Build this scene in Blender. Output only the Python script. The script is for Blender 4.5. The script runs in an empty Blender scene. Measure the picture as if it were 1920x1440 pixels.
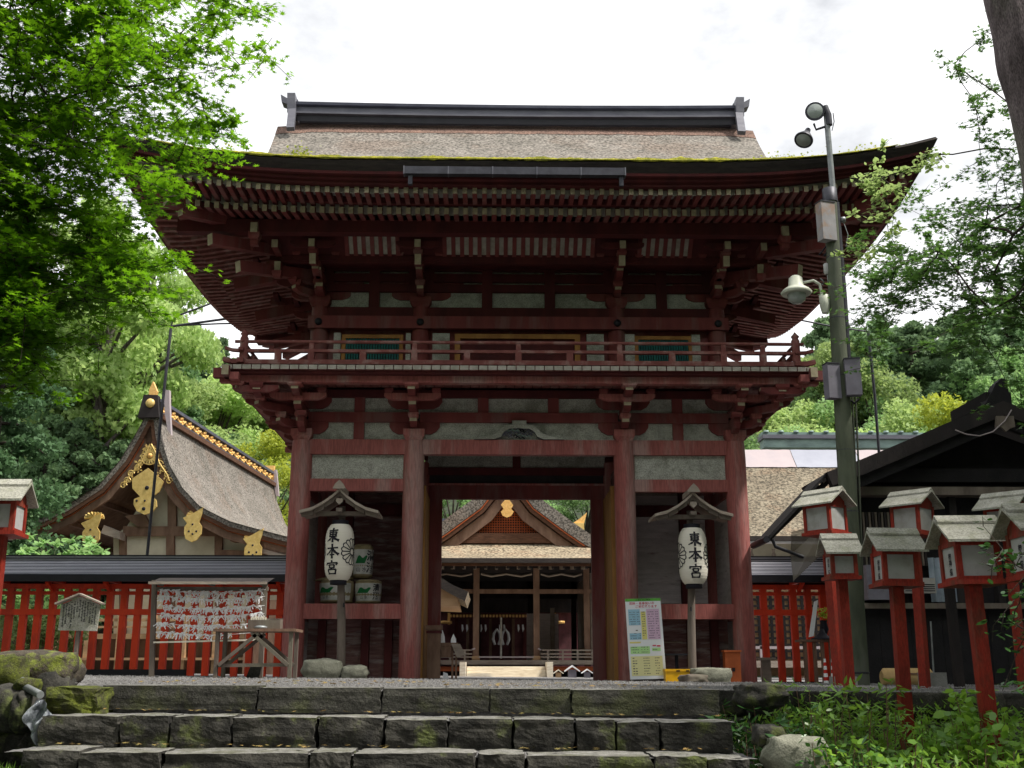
import bpy, bmesh, math, random
import numpy as np
from mathutils import Vector, Matrix, noise
PI = math.pi
rad = math.radians
S = bpy.context.scene
COL = S.collection

# ------------------------------------------------------------------ camera
cam = bpy.data.cameras.new('camera'); camo = bpy.data.objects.new('camera', cam); COL.objects.link(camo)
CAM = Vector((-.5, -20.0, .15)); TILT = rad(14.41); YAW = rad(1.06); FPX = 2094.0
camo.location = CAM; camo.rotation_euler = (PI/2 + TILT, 0, -YAW)
cam.sensor_width = 36.0; cam.lens = 36.0*FPX/1920.0; cam.clip_start = .05; cam.clip_end = 3000
S.camera = camo
_F = Vector((math.sin(YAW)*math.cos(TILT), math.cos(YAW)*math.cos(TILT), math.sin(TILT)))
_R = Vector((math.cos(YAW), -math.sin(YAW), 0)); _U = _R.cross(_F)
def at(px, py, Y):
    """real point seen at a photo pixel (1920x1440) on the vertical plane y = Y"""
    d = _F + _R*((px-960)/FPX) + _U*((720-py)/FPX)
    return CAM + d*((Y-CAM.y)/d.y)
# ------------------------------------------------------------------ world, sun
SUN_EL, SUN_AZ = rad(58), rad(108)      # azimuth from +Y (behind the gate) towards +X (right, a little in front)
w = bpy.data.worlds.new('World'); S.world = w; w.use_nodes = True
nt = w.node_tree; N = nt.nodes; L = nt.links; bg = N['Background']
sky = N.new('ShaderNodeTexSky'); sky.sky_type = 'NISHITA'; sky.sun_disc = False
sky.sun_elevation = SUN_EL; sky.sun_rotation = SUN_AZ; sky.dust_density = 3
tc = N.new('ShaderNodeTexCoord'); mp = N.new('ShaderNodeMapping'); mp.inputs['Scale'].default_value = (1.2, 1.2, 2.2)
nz = N.new('ShaderNodeTexNoise'); nz.inputs['Scale'].default_value = 3.2; nz.inputs['Detail'].default_value = 9; nz.inputs['Roughness'].default_value = .55
cr = N.new('ShaderNodeValToRGB'); cr.color_ramp.elements[0].position = .36; cr.color_ramp.elements[1].position = .56
cr.color_ramp.elements[0].color = (4.9, 5.0, 5.2, 1); cr.color_ramp.elements[1].color = (10.2, 10.2, 10.2, 1)
mx = N.new('ShaderNodeMixRGB'); mx.inputs[0].default_value = .93
L.new(tc.outputs['Generated'], mp.inputs[0]); L.new(mp.outputs[0], nz.inputs['Vector']); L.new(nz.outputs[0], cr.inputs[0])
L.new(sky.outputs[0], mx.inputs[1]); L.new(cr.outputs[0], mx.inputs[2]); L.new(mx.outputs[0], bg.inputs[0]); bg.inputs[1].default_value = .1
sl = bpy.data.lights.new('sun', 'SUN'); so = bpy.data.objects.new('sun', sl); COL.objects.link(so)
sl.energy = 3.7; sl.angle = rad(6); sl.color = (1, .95, .86)
sd = Vector((math.sin(SUN_AZ)*math.cos(SUN_EL), math.cos(SUN_AZ)*math.cos(SUN_EL), math.sin(SUN_EL)))
so.rotation_euler = sd.to_track_quat('Z', 'Y').to_euler(); so.location = (20, 20, 60)
S.view_settings.view_transform = 'Standard'; S.view_settings.look = 'None'; S.view_settings.gamma = 1
S.view_settings.exposure = 0.65
S.cycles.max_bounces = 6; S.cycles.diffuse_bounces = 4; S.cycles.transparent_max_bounces = 8

# ------------------------------------------------------------------ materials
MATS = {}
def mat(name, c, rough=.8, c2=None, scale=4., bump=.0, bscale=None, stretch=(1, 1, 1), c3=None, c3amt=.4, c3scale=1.2, metal=0., spec=.3, fine=0.0, coords='Object', thr=.5):
    m = bpy.data.materials.new(name); m.use_nodes = True; n = m.node_tree.nodes; l = m.node_tree.links
    b = n['Principled BSDF']; b.inputs['Roughness'].default_value = rough; b.inputs['Metallic'].default_value = metal
    b.inputs['Specular IOR Level'].default_value = spec
    t = n.new('ShaderNodeTexCoord'); mp = n.new('ShaderNodeMapping'); mp.inputs['Scale'].default_value = stretch
    l.new(t.outputs[coords], mp.inputs[0])
    c2 = c2 or tuple(x*.62 for x in c)
    def nz(sc, det=5, ro=.6):
        q = n.new('ShaderNodeTexNoise'); q.inputs['Scale'].default_value = sc; q.inputs['Detail'].default_value = det; q.inputs['Roughness'].default_value = ro
        l.new(mp.outputs[0], q.inputs['Vector']); return q
    a = nz(scale); r = n.new('ShaderNodeValToRGB'); r.color_ramp.elements[0].position = .35; r.color_ramp.elements[1].position = .65
    r.color_ramp.elements[0].color = (*c2, 1); r.color_ramp.elements[1].color = (*c, 1); l.new(a.outputs[0], r.inputs[0]); out = r.outputs[0]
    if c3:
        q = nz(c3scale, 6, .65); rr = n.new('ShaderNodeValToRGB'); rr.color_ramp.elements[0].position = thr; rr.color_ramp.elements[1].position = thr+.12
        rr.color_ramp.elements[1].color = (c3amt, c3amt, c3amt, 1); l.new(q.outputs[0], rr.inputs[0])
        x = n.new('ShaderNodeMixRGB'); l.new(rr.outputs[0], x.inputs[0]); l.new(out, x.inputs[1]); x.inputs[2].default_value = (*c3, 1); out = x.outputs[0]
    if fine:
        q = nz(scale*14, 2); x = n.new('ShaderNodeMixRGB'); x.blend_type = 'MULTIPLY'; x.inputs[0].default_value = fine
        rr = n.new('ShaderNodeValToRGB'); rr.color_ramp.elements[0].position = .38; rr.color_ramp.elements[1].position = .6
        rr.color_ramp.elements[0].color = (.25, .25, .25, 1); rr.color_ramp.elements[1].color = (1.25, 1.25, 1.25, 1)
        l.new(q.outputs[0], rr.inputs[0]); l.new(out, x.inputs[1]); l.new(rr.outputs[0], x.inputs[2]); out = x.outputs[0]
    l.new(out, b.inputs['Base Color'])
    if bump:
        q = nz(bscale or scale*5, 4, .7); bp = n.new('ShaderNodeBump'); bp.inputs['Strength'].default_value = min(1, bump); bp.inputs['Distance'].default_value = .02
        l.new(q.outputs[0], bp.inputs['Height']); l.new(bp.outputs[0], b.inputs['Normal'])
    MATS[name] = m; return m
def leafmat(name, c, c2, trans=.4, rough=.5):
    m = bpy.data.materials.new(name); m.use_nodes = True; n = m.node_tree.nodes; l = m.node_tree.links
    b = n['Principled BSDF']; b.inputs['Roughness'].default_value = rough; b.inputs['Specular IOR Level'].default_value = .35
    g = n.new('ShaderNodeNewGeometry'); r = n.new('ShaderNodeValToRGB'); r.color_ramp.elements[0].color = (*c2, 1); r.color_ramp.elements[1].color = (*c, 1)
    t = n.new('ShaderNodeTexCoord'); q = n.new('ShaderNodeTexNoise'); q.inputs['Scale'].default_value = .7; q.inputs['Detail'].default_value = 3
    l.new(t.outputs['Object'], q.inputs['Vector'])
    ma = n.new('ShaderNodeMath'); ma.operation = 'MULTIPLY_ADD'; ma.inputs[1].default_value = .5
    mb = n.new('ShaderNodeMath'); mb.operation = 'MULTIPLY'; mb.inputs[1].default_value = .6
    l.new(q.outputs[0], mb.inputs[0]); l.new(g.outputs['Random Per Island'], ma.inputs[0]); l.new(mb.outputs[0], ma.inputs[2]); l.new(ma.outputs[0], r.inputs[0])
    oi = n.new('ShaderNodeObjectInfo'); hs = n.new('ShaderNodeHueSaturation'); mr = n.new('ShaderNodeMapRange')
    mr.inputs['To Min'].default_value = .65; mr.inputs['To Max'].default_value = 1.3; l.new(oi.outputs['Random'], mr.inputs['Value']); l.new(mr.outputs[0], hs.inputs['Value'])
    l.new(r.outputs[0], hs.inputs['Color'])
    l.new(hs.outputs[0], b.inputs['Base Color'])
    tr = n.new('ShaderNodeBsdfTranslucent'); hs2 = n.new('ShaderNodeHueSaturation'); hs2.inputs['Value'].default_value = 1.5; hs2.inputs['Hue'].default_value = .485
    l.new(hs.outputs[0], hs2.inputs['Color']); l.new(hs2.outputs[0], tr.inputs[0])
    ms = n.new('ShaderNodeMixShader'); ms.inputs[0].default_value = trans; l.new(b.outputs[0], ms.inputs[1]); l.new(tr.outputs[0], ms.inputs[2])
    l.new(ms.outputs[0], n['Material Output'].inputs[0]); MATS[name] = m; return m
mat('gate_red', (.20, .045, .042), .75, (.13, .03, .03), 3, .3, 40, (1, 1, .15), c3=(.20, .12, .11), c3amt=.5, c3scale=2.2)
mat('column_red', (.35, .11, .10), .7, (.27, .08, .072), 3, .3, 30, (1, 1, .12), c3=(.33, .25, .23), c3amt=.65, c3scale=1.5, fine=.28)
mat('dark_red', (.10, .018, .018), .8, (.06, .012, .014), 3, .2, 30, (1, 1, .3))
mat('rail_red', (.24, .085, .075), .8, (.16, .05, .045), 4, .3, 30, c3=(.3, .22, .2), c3amt=.5, c3scale=4)
mat('end_paint', (.42, .36, .25), .8, (.30, .25, .17), 9, .1)
mat('board_end', (.42, .39, .35), .85, (.28, .26, .22), 7, .2, 40)
mat('plaster', (.52, .52, .47), .9, (.36, .36, .32), 6, .35, 60, c3=(.22, .22, .18), c3amt=.7, c3scale=1.8, fine=.6)
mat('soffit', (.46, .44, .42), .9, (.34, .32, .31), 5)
mat('old_plank', (.24, .13, .12), .9, (.13, .06, .06), 3, .5, 30, (1, 1, 6), c3=(.36, .31, .30), c3amt=.65, c3scale=2)
mat('white_plank', (.66, .60, .59), .9, (.50, .45, .44), 3, .4, 30, (1, 1, 5), c3=(.20, .09, .085), c3amt=.75, c3scale=2, thr=.6)
mat('ochre_wood', (.40, .20, .06), .8, (.26, .12, .035), 4, .3, 30, (1, 1, .2))
mat('green_paint', (.015, .14, .13), .7, (.01, .08, .08), 6)
mat('thatch', (.25, .225, .20), .95, (.17, .155, .135), 1.25, 1., 18, (1, 1, 1), c3=(.19, .13, .095), c3amt=.4, c3scale=.8, fine=.85)
mat('bark_red', (.25, .155, .12), .95, (.16, .10, .08), 2.2, .9, 30, fine=.8)
mat('thatch_warm', (.37, .31, .22), .95, (.26, .21, .145), .85, 1., 13, (1, 1, 1), c3=(.25, .14, .08), c3amt=.45, c3scale=.9, fine=.9)
mat('thatch_tan', (.26, .225, .165), .95, (.175, .145, .105), .85, .9, 13, c3=(.17, .10, .06), c3amt=.45, c3scale=.9, fine=.9)
mat('thatch_edge', (.055, .045, .04), .95, (.03, .025, .025), 5, .6, 60, (1, 1, 5))
mat('brown_edge', (.13, .06, .035), .9, (.07, .035, .02), 5, .5, 30, (1, 1, 6))
mat('moss', (.56, .52, .06), .95, (.22, .23, .03), 8, .8, 60, fine=.6)
mat('dark_moss', (.16, .19, .02), .95, (.045, .05, .02), 9, .9, 60, c3=(.06, .05, .04), c3amt=.8, c3scale=5, fine=.6, thr=.5)
mat('ridge_metal', (.115, .12, .16), .45, (.07, .07, .10), 5, .2, 20, (.3, 1, 1), metal=.3)
mat('ridge_light', (.15, .15, .175), .5, (.10, .10, .125), 5, .2, 20, (.3, 1, 1), metal=.2)
mat('fence_roof', (.50, .50, .56), .5, (.38, .385, .44), 3, .1, 20, (.2, 1, 1), metal=.1)
mat('copper_green', (.26, .36, .33), .6, (.16, .22, .21), 4, .2, 20, (.4, 1, 1), metal=.2)
mat('black_paint', (.018, .017, .024), .5, (.011, .011, .015), 5)
mat('vermilion', (.80, .065, .02), .6, (.66, .05, .016), 4, .15, 30, (1, 1, .3), c3=(.28, .03, .02), c3amt=.5, c3scale=3)
mat('lantern_red', (.33, .028, .014), .6, (.20, .020, .011), 5, .25, 30, (1, 1, .3), c3=(.14, .05, .03), c3amt=.75, c3scale=4, fine=.3)
mat('lantern_brown', (.20, .10, .05), .8, (.12, .05, .03), 5, .3, 30, (1, 1, .3))
mat('lantern_roof', (.44, .43, .38), .7, (.30, .295, .25), 4, .4, 40, c3=(.20, .21, .13), c3amt=.5, c3scale=7, fine=.4)
mat('paper', (.42, .42, .43), .8, (.36, .36, .35), 4, .05, c3=(.26, .25, .22), c3amt=.5, c3scale=6)
mat('white_paper', (.86, .86, .88), .8, (.78, .78, .81), 8)
mat('old_wood', (.20, .165, .14), .9, (.12, .095, .08), 5, .4, 30, (1, 1, .25), c3=(.13, .13, .09), c3amt=.5)
mat('grey_wood', (.36, .31, .26), .9, (.25, .20, .17), 5, .4, 30, (.25, 1, 1))
mat('tan_wood', (.50, .33, .19), .85, (.36, .22, .12), 5, .2, 30, (.2, 1, 1))
mat('brown_wood', (.24, .15, .105), .8, (.14, .08, .055), 5, .3, 30, (1, 1, .3))
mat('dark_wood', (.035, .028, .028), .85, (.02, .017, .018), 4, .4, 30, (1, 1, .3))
mat('black_wood', (.018, .016, .018), .85, (.011, .010, .012), 4, .4, 30)
mat('cream_wall', (.62, .58, .46), .9, (.52, .48, .38), 3)
mat('gold', (.84, .62, .24), .45, (.66, .45, .14), 8, .3, 20, metal=.35)
mat('bright_gold', (.95, .60, .22), .45, (.75, .42, .12), 14, .3, 20, metal=.2)
mat('new_wood', (.84, .78, .66), .8, (.62, .54, .42), 3, .1, 20, (1, 1, 8))
mat('stone_lit_top', (.32, .31, .29), .95, (.16, .155, .14), 14, .9, 50, c3=(.10, .10, .05), c3amt=.6, c3scale=4, fine=.5)  # paler stone for upward step faces; sunlit top edges put into the colour
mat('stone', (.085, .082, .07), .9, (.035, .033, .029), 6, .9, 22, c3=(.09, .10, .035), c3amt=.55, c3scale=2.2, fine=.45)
mat('stone_dark', (.075, .07, .06), .92, (.022, .021, .019), 5, 1., 14, c3=(.12, .15, .03), c3amt=.8, c3scale=2.5, fine=.4, thr=.55)
mat('stone_light', (.30, .30, .24), .9, (.18, .18, .14), 6, .8, 20, fine=.3)
mat('mossy_rock', (.11, .09, .07), .9, (.05, .042, .033), 9, 1., 14, c3=(.20, .25, .02), c3amt=.75, c3scale=5, fine=.6, thr=.52)
mat('gravel', (.32, .31, .31), .95, (.14, .135, .135), 30, 1., 90, fine=.5)
mat('soil', (.05, .045, .035), .95, (.025, .022, .018), 8, .8, 30, c3=(.05, .08, .02), c3amt=.6)
mat('forest_floor', (.03, .045, .015), .95, (.015, .022, .01), 1, .4, 5)
mat('bark', (.20, .16, .17), .9, (.07, .052, .056), 9, 1., 14, (1, 1, .25), c3=(.16, .17, .12), c3amt=.5, c3scale=2, fine=.6)
mat('bark_dark', (.06, .045, .035), .9, (.03, .024, .02), 5, 1., 18, (1, 1, .2))
mat('pole_green', (.11, .125, .085), .85, (.06, .07, .05), 5, .3, 20, (1, 1, .25), c3=(.14, .145, .13), c3amt=.7, c3scale=1.2)
mat('metal_grey', (.30, .32, .33), .5, (.20, .21, .22), 6, .1, metal=.4)
mat('metal_dark', (.065, .065, .08), .5, (.04, .04, .05), 6, .1, metal=.4)
mat('glass_grey', (.36, .40, .38), .25, (.28, .31, .30), 3, spec=.6)
mat('lamp_cream', (.55, .57, .48), .5, (.42, .44, .36), 5)
mat('rust', (.42, .20, .09), .8, (.24, .16, .09), 9); mat('box_rust', (.33, .32, .33), .7, (.25, .24, .25), 4, c3=(.30, .17, .09), c3amt=.6, c3scale=5)
mat('box_grey', (.19, .18, .22), .6, (.14, .13, .16), 5)
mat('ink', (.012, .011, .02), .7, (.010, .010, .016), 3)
mat('lantern_paper', (.74, .70, .62), .75, (.66, .62, .54), 3, .25, 3, (.2, .2, 40))
mat('yellow_plastic', (.75, .42, .01), .4, (.65, .34, .01), 3)
mat('orange_wood', (.42, .10, .03), .7, (.30, .07, .02), 4)
mat('label_green', (.01, .19, .05), .6); mat('label_white', (.66, .66, .62), .7); mat('straw', (.36, .30, .17), .95, (.25, .20, .11), 8, .8, 40)
mat('sign_white', (.74, .76, .80), .5, (.70, .72, .76), 2); mat('sign_green', (.12, .42, .06), .5, (.10, .36, .05), 2); mat('sign_blue', (.30, .52, .66), .5, (.28, .48, .62), 2)
mat('sign_pink', (.66, .45, .62), .5, (.6, .42, .57), 2); mat('sign_yellow', (.70, .64, .22), .5, (.66, .6, .2), 2); mat('sign_cream', (.72, .68, .36), .5, (.70, .66, .34), 2)
mat('sign_lime', (.42, .70, .30), .5, (.40, .66, .28), 2); mat('sign_red', (.6, .06, .10), .5, (.5, .05, .08), 2); mat('sign_text', (.10, .09, .12), .6)
mat('rope_white', (.72, .70, .66), .8); mat('beige', (.52, .36, .17), .9, (.42, .28, .12), 7, .4); mat('concrete', (.30, .30, .29), .9, (.22, .22, .21), 8, .4, 40)
mat('cone_red', (.65, .03, .02), .5); mat('water', (.42, .45, .50), .08, (.12, .13, .16), 9, .9, 14, (2.2, 2.2, .5), spec=.9)
mat('sheet', (.42, .35, .36), .7, (.37, .32, .34), 1.5, .3, 6); mat('sheet_grey', (.33, .34, .40), .7, (.29, .30, .36), 1.5, .3, 6)
mat('net', (.14, .12, .10), .9, (.09, .08, .06), 20); mat('purple_cloth', (.16, .06, .07), .85, (.10, .04, .045), 4)
mat('pink_cloth', (.48, .20, .24), .8); mat('ac_white', (.42, .40, .38), .6, (.36, .34, .32), 3); mat('curtain', (.38, .44, .50), .7, (.28, .33, .4), 6)
leafmat('leaf_maple', (.19, .45, .012), (.085, .28, .008), .6)
leafmat('leaf_maple_r', (.09, .20, .035), (.035, .10, .025), .42)
leafmat('leaf_bright', (.38, .50, .19), (.17, .28, .08), .45, .6)
leafmat('leaf_mid', (.30, .48, .18), (.12, .24, .09), .45, .6)
leafmat('leaf_fallen', (.34, .20, .06), (.12, .13, .03), .1, .7)
leafmat('leaf_cedar', (.24, .38, .17), (.09, .17, .09), .35, .7)
leafmat('leaf_dark', (.085, .17, .07), (.03, .07, .03), .3, .7)
leafmat('leaf_yellow', (.42, .48, .06), (.24, .32, .04), .4, .6)
leafmat('leaf_shrub', (.24, .44, .05), (.07, .18, .03), .4, .35)
leafmat('leaf_gloss', (.05, .14, .03), (.02, .06, .015), .2, .25)
leafmat('grass_blade', (.22, .40, .05), (.08, .18, .03), .35, .5)

# ------------------------------------------------------------------ mesh builder
class MB:
    def __init__(s): s.v = []; s.f = []; s.m = []; s.sm = []; s.mats = []; s.uv = None
    def mi(s, m):
        if m not in s.mats: s.mats.append(m)
        return s.mats.index(m)
    def add(s, vs, fs, m, smooth=False):
        o = len(s.v); s.v += [tuple(p) for p in vs]; k = s.mi(m)
        for f in fs: s.f.append([o+i for i in f]); s.m.append(k); s.sm.append(smooth)
        return s
    def bx(s, x0, x1, y0, y1, z0, z1, m, ends=None):
        vs = [(x0, y0, z0), (x1, y0, z0), (x1, y1, z0), (x0, y1, z0), (x0, y0, z1), (x1, y0, z1), (x1, y1, z1), (x0, y1, z1)]
        F = [(0, 3, 2, 1), (4, 5, 6, 7), (0, 1, 5, 4), (1, 2, 6, 5), (2, 3, 7, 6), (3, 0, 4, 7)]
        if ends is None: return s.add(vs, F, m)
        ax, em = ends; E = {'y-': [2], 'y': [2, 4], 'x': [3, 5], 'x-': [5], 'x+': [3]}[ax]
        s.add(vs, [F[i] for i in range(6) if i not in E], m); s.add(vs, [F[i] for i in E], em); return s
    def bar(s, p0, p1, wd, h, m, end=None, up=(0, 0, 1), z='c', taper=1.):
        p0 = Vector(p0); p1 = Vector(p1); d = (p1-p0).normalized(); u = Vector(up); sx = d.cross(u)
        if sx.length < 1e-4: sx = d.cross(Vector((1, 0, 0)))
        sx.normalize(); u = sx.cross(d).normalized()
        o = {'c': 0, 'b': .5, 't': -.5}[z]
        vs = []
        for p, k in ((p0, 1), (p1, taper)):
            c = p+u*h*o
            for a, b in ((-1, -1), (1, -1), (1, 1), (-1, 1)): vs.append(c+sx*a*wd*.5*k+u*b*h*.5*k)
        s.add(vs, [(0, 1, 5, 4), (1, 2, 6, 5), (2, 3, 7, 6), (3, 0, 4, 7), (0, 3, 2, 1)], m)
        s.add(vs[4:], [(0, 1, 2, 3)], end or m); return s
    def tube(s, pts, r, m, n=8, cap=True):
        pts = [Vector(p) for p in pts]; k = len(pts); rs = r if isinstance(r, (list, tuple)) else [r]*k
        vs = []; ref = Vector((0.13, .21, 1)).normalized()
        for i, p in enumerate(pts):
            d = (pts[min(i+1, k-1)]-pts[max(i-1, 0)]).normalized()
            a = d.cross(ref)
            if a.length < .05: a = d.cross(Vector((1, 0, 0)))
            a.normalize(); b = d.cross(a)
            for j in range(n):
                t = 2*PI*j/n; vs.append(p+(a*math.cos(t)+b*math.sin(t))*rs[i])
        fs = [(i*n+j, i*n+(j+1) % n, (i+1)*n+(j+1) % n, (i+1)*n+j) for i in range(k-1) for j in range(n)]
        s.add(vs, fs, m, True)
        if cap: s.add(vs[:n], [tuple(range(n))[::-1]], m); s.add(vs[-n:], [tuple(range(n))], m)
        return s
    def lathe(s, prof, m, c=(0, 0, 0), n=20, smooth=True, cap=True):
        vs = [(c[0]+r*math.cos(2*PI*j/n), c[1]+r*math.sin(2*PI*j/n), c[2]+z) for r, z in prof for j in range(n)]
        fs = [(i*n+j, i*n+(j+1) % n, (i+1)*n+(j+1) % n, (i+1)*n+j) for i in range(len(prof)-1) for j in range(n)]
        s.add(vs, fs, m, smooth)
        if cap: s.add(vs[:n], [tuple(range(n))[::-1]], m); s.add(vs[-n:], [tuple(range(n))], m)
        return s
    def prism(s, poly, axis, a0, a1, m, side=None):
        """polygon given in the plane across `axis`, extruded from a0 to a1"""
        def P(u, v, a): return {'x': (a, u, v), 'y': (u, a, v), 'z': (u, v, a)}[axis]
        n = len(poly); vs = [P(u, v, a0) for u, v in poly]+[P(u, v, a1) for u, v in poly]
        s.add(vs, [tuple(range(n))[::-1], tuple(range(n, 2*n))], m); s.add(vs, [(i, (i+1) % n, n+(i+1) % n, n+i) for i in range(n)], side or m); return s
    def grid(s, fn, nu, nv, m, smooth=True):
        vs = [fn(i/nu, j/nv) for i in range(nu+1) for j in range(nv+1)]; k = nv+1
        return s.add(vs, [(i*k+j, (i+1)*k+j, (i+1)*k+j+1, i*k+j+1) for i in range(nu) for j in range(nv)], m, smooth)
    def tf(s, M, i0=0):
        for i in range(i0, len(s.v)): s.v[i] = tuple(M @ Vector(s.v[i]))
        return s
    def build(s, name, parent=None, loc=(0, 0, 0), rz=0, **kw):
        me = bpy.data.meshes.new(name); me.from_pydata(s.v, [], s.f); me.polygons.foreach_set('material_index', s.m); me.polygons.foreach_set('use_smooth', s.sm)
        for m in s.mats: me.materials.append(MATS[m])
        me.update(); o = bpy.data.objects.new(name, me); COL.objects.link(o); o.location = loc; o.rotation_euler[2] = rz
        if parent: o.parent = parent
        tag(o, **kw); return o
def tag(o, label=None, cat=None, group=None, kind=None):
    if label: o['label'] = label
    if cat: o['category'] = cat
    if group: o['group'] = group
    if kind: o['kind'] = kind
    return o
def thing(name, label, cat, loc=(0, 0, 0), rz=0, group=None):
    o = bpy.data.objects.new(name, None); COL.objects.link(o); o.location = loc; o.rotation_euler[2] = rz; o.empty_display_size = .2
    return tag(o, label, cat, group)
def dup(o, loc=None, rz=None, sc=None, label=None, parent=None):
    kids = list(o.children); c = o.copy(); COL.objects.link(c)
    if parent: c.parent = parent
    if loc is not None: c.location = loc
    if rz is not None: c.rotation_euler[2] = rz
    if sc is not None: c.scale = sc
    if label: c['label'] = label
    for k in kids: dup(k, parent=c)
    return c
def npmesh(name, V, nper, m, parent=None, loc=(0, 0, 0), faces=None, **kw):
    """V: (count, nper, 3) array, each row one leaf polygon"""
    cnt = V.shape[0]; me = bpy.data.meshes.new(name); me.vertices.add(cnt*nper); me.vertices.foreach_set('co', V.reshape(-1).astype('f'))
    me.loops.add(cnt*nper); me.loops.foreach_set('vertex_index', np.arange(cnt*nper, dtype='i')); me.polygons.add(cnt)
    me.polygons.foreach_set('loop_start', np.arange(0, cnt*nper, nper, dtype='i'))
    me.materials.append(MATS[m]); me.update(calc_edges=True); me.validate()
    o = bpy.data.objects.new(name, me); COL.objects.link(o); o.location = loc
    if parent: o.parent = parent
    tag(o, **kw); return o
MAPLE = []
for i in range(7):
    a = rad(-130+i*260/6); r = [.55, .8, .95, 1.1, .95, .8, .55][i]
    MAPLE.append((r*math.sin(a), r*math.cos(a)))
    if i < 6: b = rad(-130+(i+.5)*260/6); MAPLE.append((.34*math.sin(b), .34*math.cos(b)))
MAPLE.append((0, -.12))
LANCE = [(0, 0), (.13, .3), (.15, .65), (0, 1.15), (-.15, .65), (-.13, .3)]
OVAL = [(0, 0), (.30, .35), (.26, .75), (0, 1.1), (-.26, .75), (-.30, .35)]
BLADE = [(-.05, 0), (.05, 0), (.035, .6), (0, 1)]
TUFT = [(0, -.5), (.35, -.15), (.5, .35), (.1, .15), (0, .6), (-.15, .1), (-.5, .3), (-.3, -.2)]
def leaves(rng, C, size, shape, up=.5, jit=.4, droop=None):
    """C: (n,3) leaf centres -> (n,k,3) polygons with random facing, `up` biases the normals upward"""
    n = len(C); nrm = rng.normal(size=(n, 3)); nrm /= np.linalg.norm(nrm, axis=1)[:, None]; nrm[:, 2] = np.abs(nrm[:, 2])
    nrm = nrm*(1-up)+np.array([0, 0, 1])*up; nrm /= np.linalg.norm(nrm, axis=1)[:, None]
    t = rng.normal(size=(n, 3)) if droop is None else rng.normal(size=(n, 3))*.5+np.asarray(droop)
    a = t-(t*nrm).sum(1)[:, None]*nrm; a /= np.linalg.norm(a, axis=1)[:, None]; b = np.cross(nrm, a)
    s = size*(1+jit*(rng.random(n)-.5)*2); P = np.array(shape)
    return C[:, None, :]+s[:, None, None]*(P[None, :, :1]*b[:, None, :]+P[None, :, 1:]*a[:, None, :])
def ball(rng, n, c, r, shell=.55):
    d = rng.normal(size=(n, 3)); d /= np.linalg.norm(d, axis=1)[:, None]
    rr = (shell+(1-shell)*rng.random(n))[:, None]; return np.asarray(c)+d*rr*np.asarray(r)
def rock(mb, c, s, m, seed=0, cuts=6, sq=.55, amp=.12, fr=1.6, M=None, top=None):
    """a squarish boulder / hewn block as one closed smooth surface"""
    k = cuts; vs = {}; fs = []
    def vid(p):
        if p not in vs: vs[p] = len(vs)
        return vs[p]
    for ax in range(3):
        for sg in (0, k):
            for i in range(k):
                for j in range(k):
                    q = []
                    for di, dj in ((0, 0), (1, 0), (1, 1), (0, 1)):
                        p = [0, 0, 0]; p[ax] = sg; p[(ax+1) % 3] = i+di; p[(ax+2) % 3] = j+dj; q.append(vid(tuple(p)))
                    fs.append(q if sg else q[::-1])
    out = []
    for p in vs:
        v = Vector([x/k*2-1 for x in p]); sp = v.normalized()
        l = max(abs(x) for x in v); v = v.lerp(sp*1.15, 1-sq)
        n = noise.noise_vector(v*fr+Vector((seed*3.1, seed*1.7, seed*.9)))*amp + noise.noise_vector(v*fr*3+Vector((seed, seed, 5)))*amp*.35
        v = v+n; q = Vector((v.x*s[0]/2, v.y*s[1]/2, v.z*s[2]/2))
        if M: q = M @ q
        out.append((c[0]+q.x, c[1]+q.y, c[2]+q.z))
    if not top: return mb.add(out, fs, m, sq < .8)
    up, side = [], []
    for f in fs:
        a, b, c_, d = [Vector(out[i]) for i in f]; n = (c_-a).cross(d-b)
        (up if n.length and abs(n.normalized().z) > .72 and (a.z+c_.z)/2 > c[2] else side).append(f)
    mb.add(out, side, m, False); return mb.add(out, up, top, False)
_tcache = {}
def glyphs(body, off=0.0):
    """flat mesh of one character from the built-in font, centred, about 1 high"""
    k = (body, off)
    if k in _tcache: return _tcache[k]
    cu = bpy.data.curves.new('t', 'FONT'); cu.body = body; cu.size = 1; cu.offset = off; cu.resolution_u = 3
    o = bpy.data.objects.new('t', cu); COL.objects.link(o); dg = bpy.context.evaluated_depsgraph_get(); dg.update()
    e = o.evaluated_get(dg); me = e.to_mesh(); v = [tuple(p.co) for p in me.vertices]; f = [tuple(p.vertices) for p in me.polygons]; e.to_mesh_clear()
    bpy.data.objects.remove(o); bpy.data.curves.remove(cu)
    if not v: return ([], [])
    x0 = min(p[0] for p in v); x1 = max(p[0] for p in v); y0 = min(p[1] for p in v); y1 = max(p[1] for p in v)
    v = [((p[0]-(x0+x1)/2), (p[1]-(y0+y1)/2)) for p in v]; _tcache[k] = (v, f); return v, f
def write(mb, body, m, fn, size, step, vertical=True, off=.0, wide=1.):
    """writing laid on a surface: fn(u, v) -> point; u right, v up"""
    n = len(body)
    for i, ch in enumerate(body):
        if ch == ' ': continue
        v, f = glyphs(ch, off); c = ((n-1)/2-i)*step
        cu, cv = (0, c) if vertical else (-c, 0)
        mb.add([fn(cu+p[0]*size*wide, cv+p[1]*size) for p in v], f, m)
# ================================================================== THE GATE
HX, HY, YC = 6.98, 5.1, 2.2
CXS = (-3.94, -1.91, 1.91, 3.94); UXS = (-3.75, -1.85, 1.85, 3.75)
def prof(t): return .30*t + .066*t*t
def lift(a, half): return .49*max(0., 1-(half-abs(a))/4.98)**3
gate = thing('shrine_gate', 'two-storey red wooden shrine gate with bark-thatched roof and railed balcony', 'gate')
def part(mb, name, par=gate, **k): return mb.build(name, par, **k)
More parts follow.
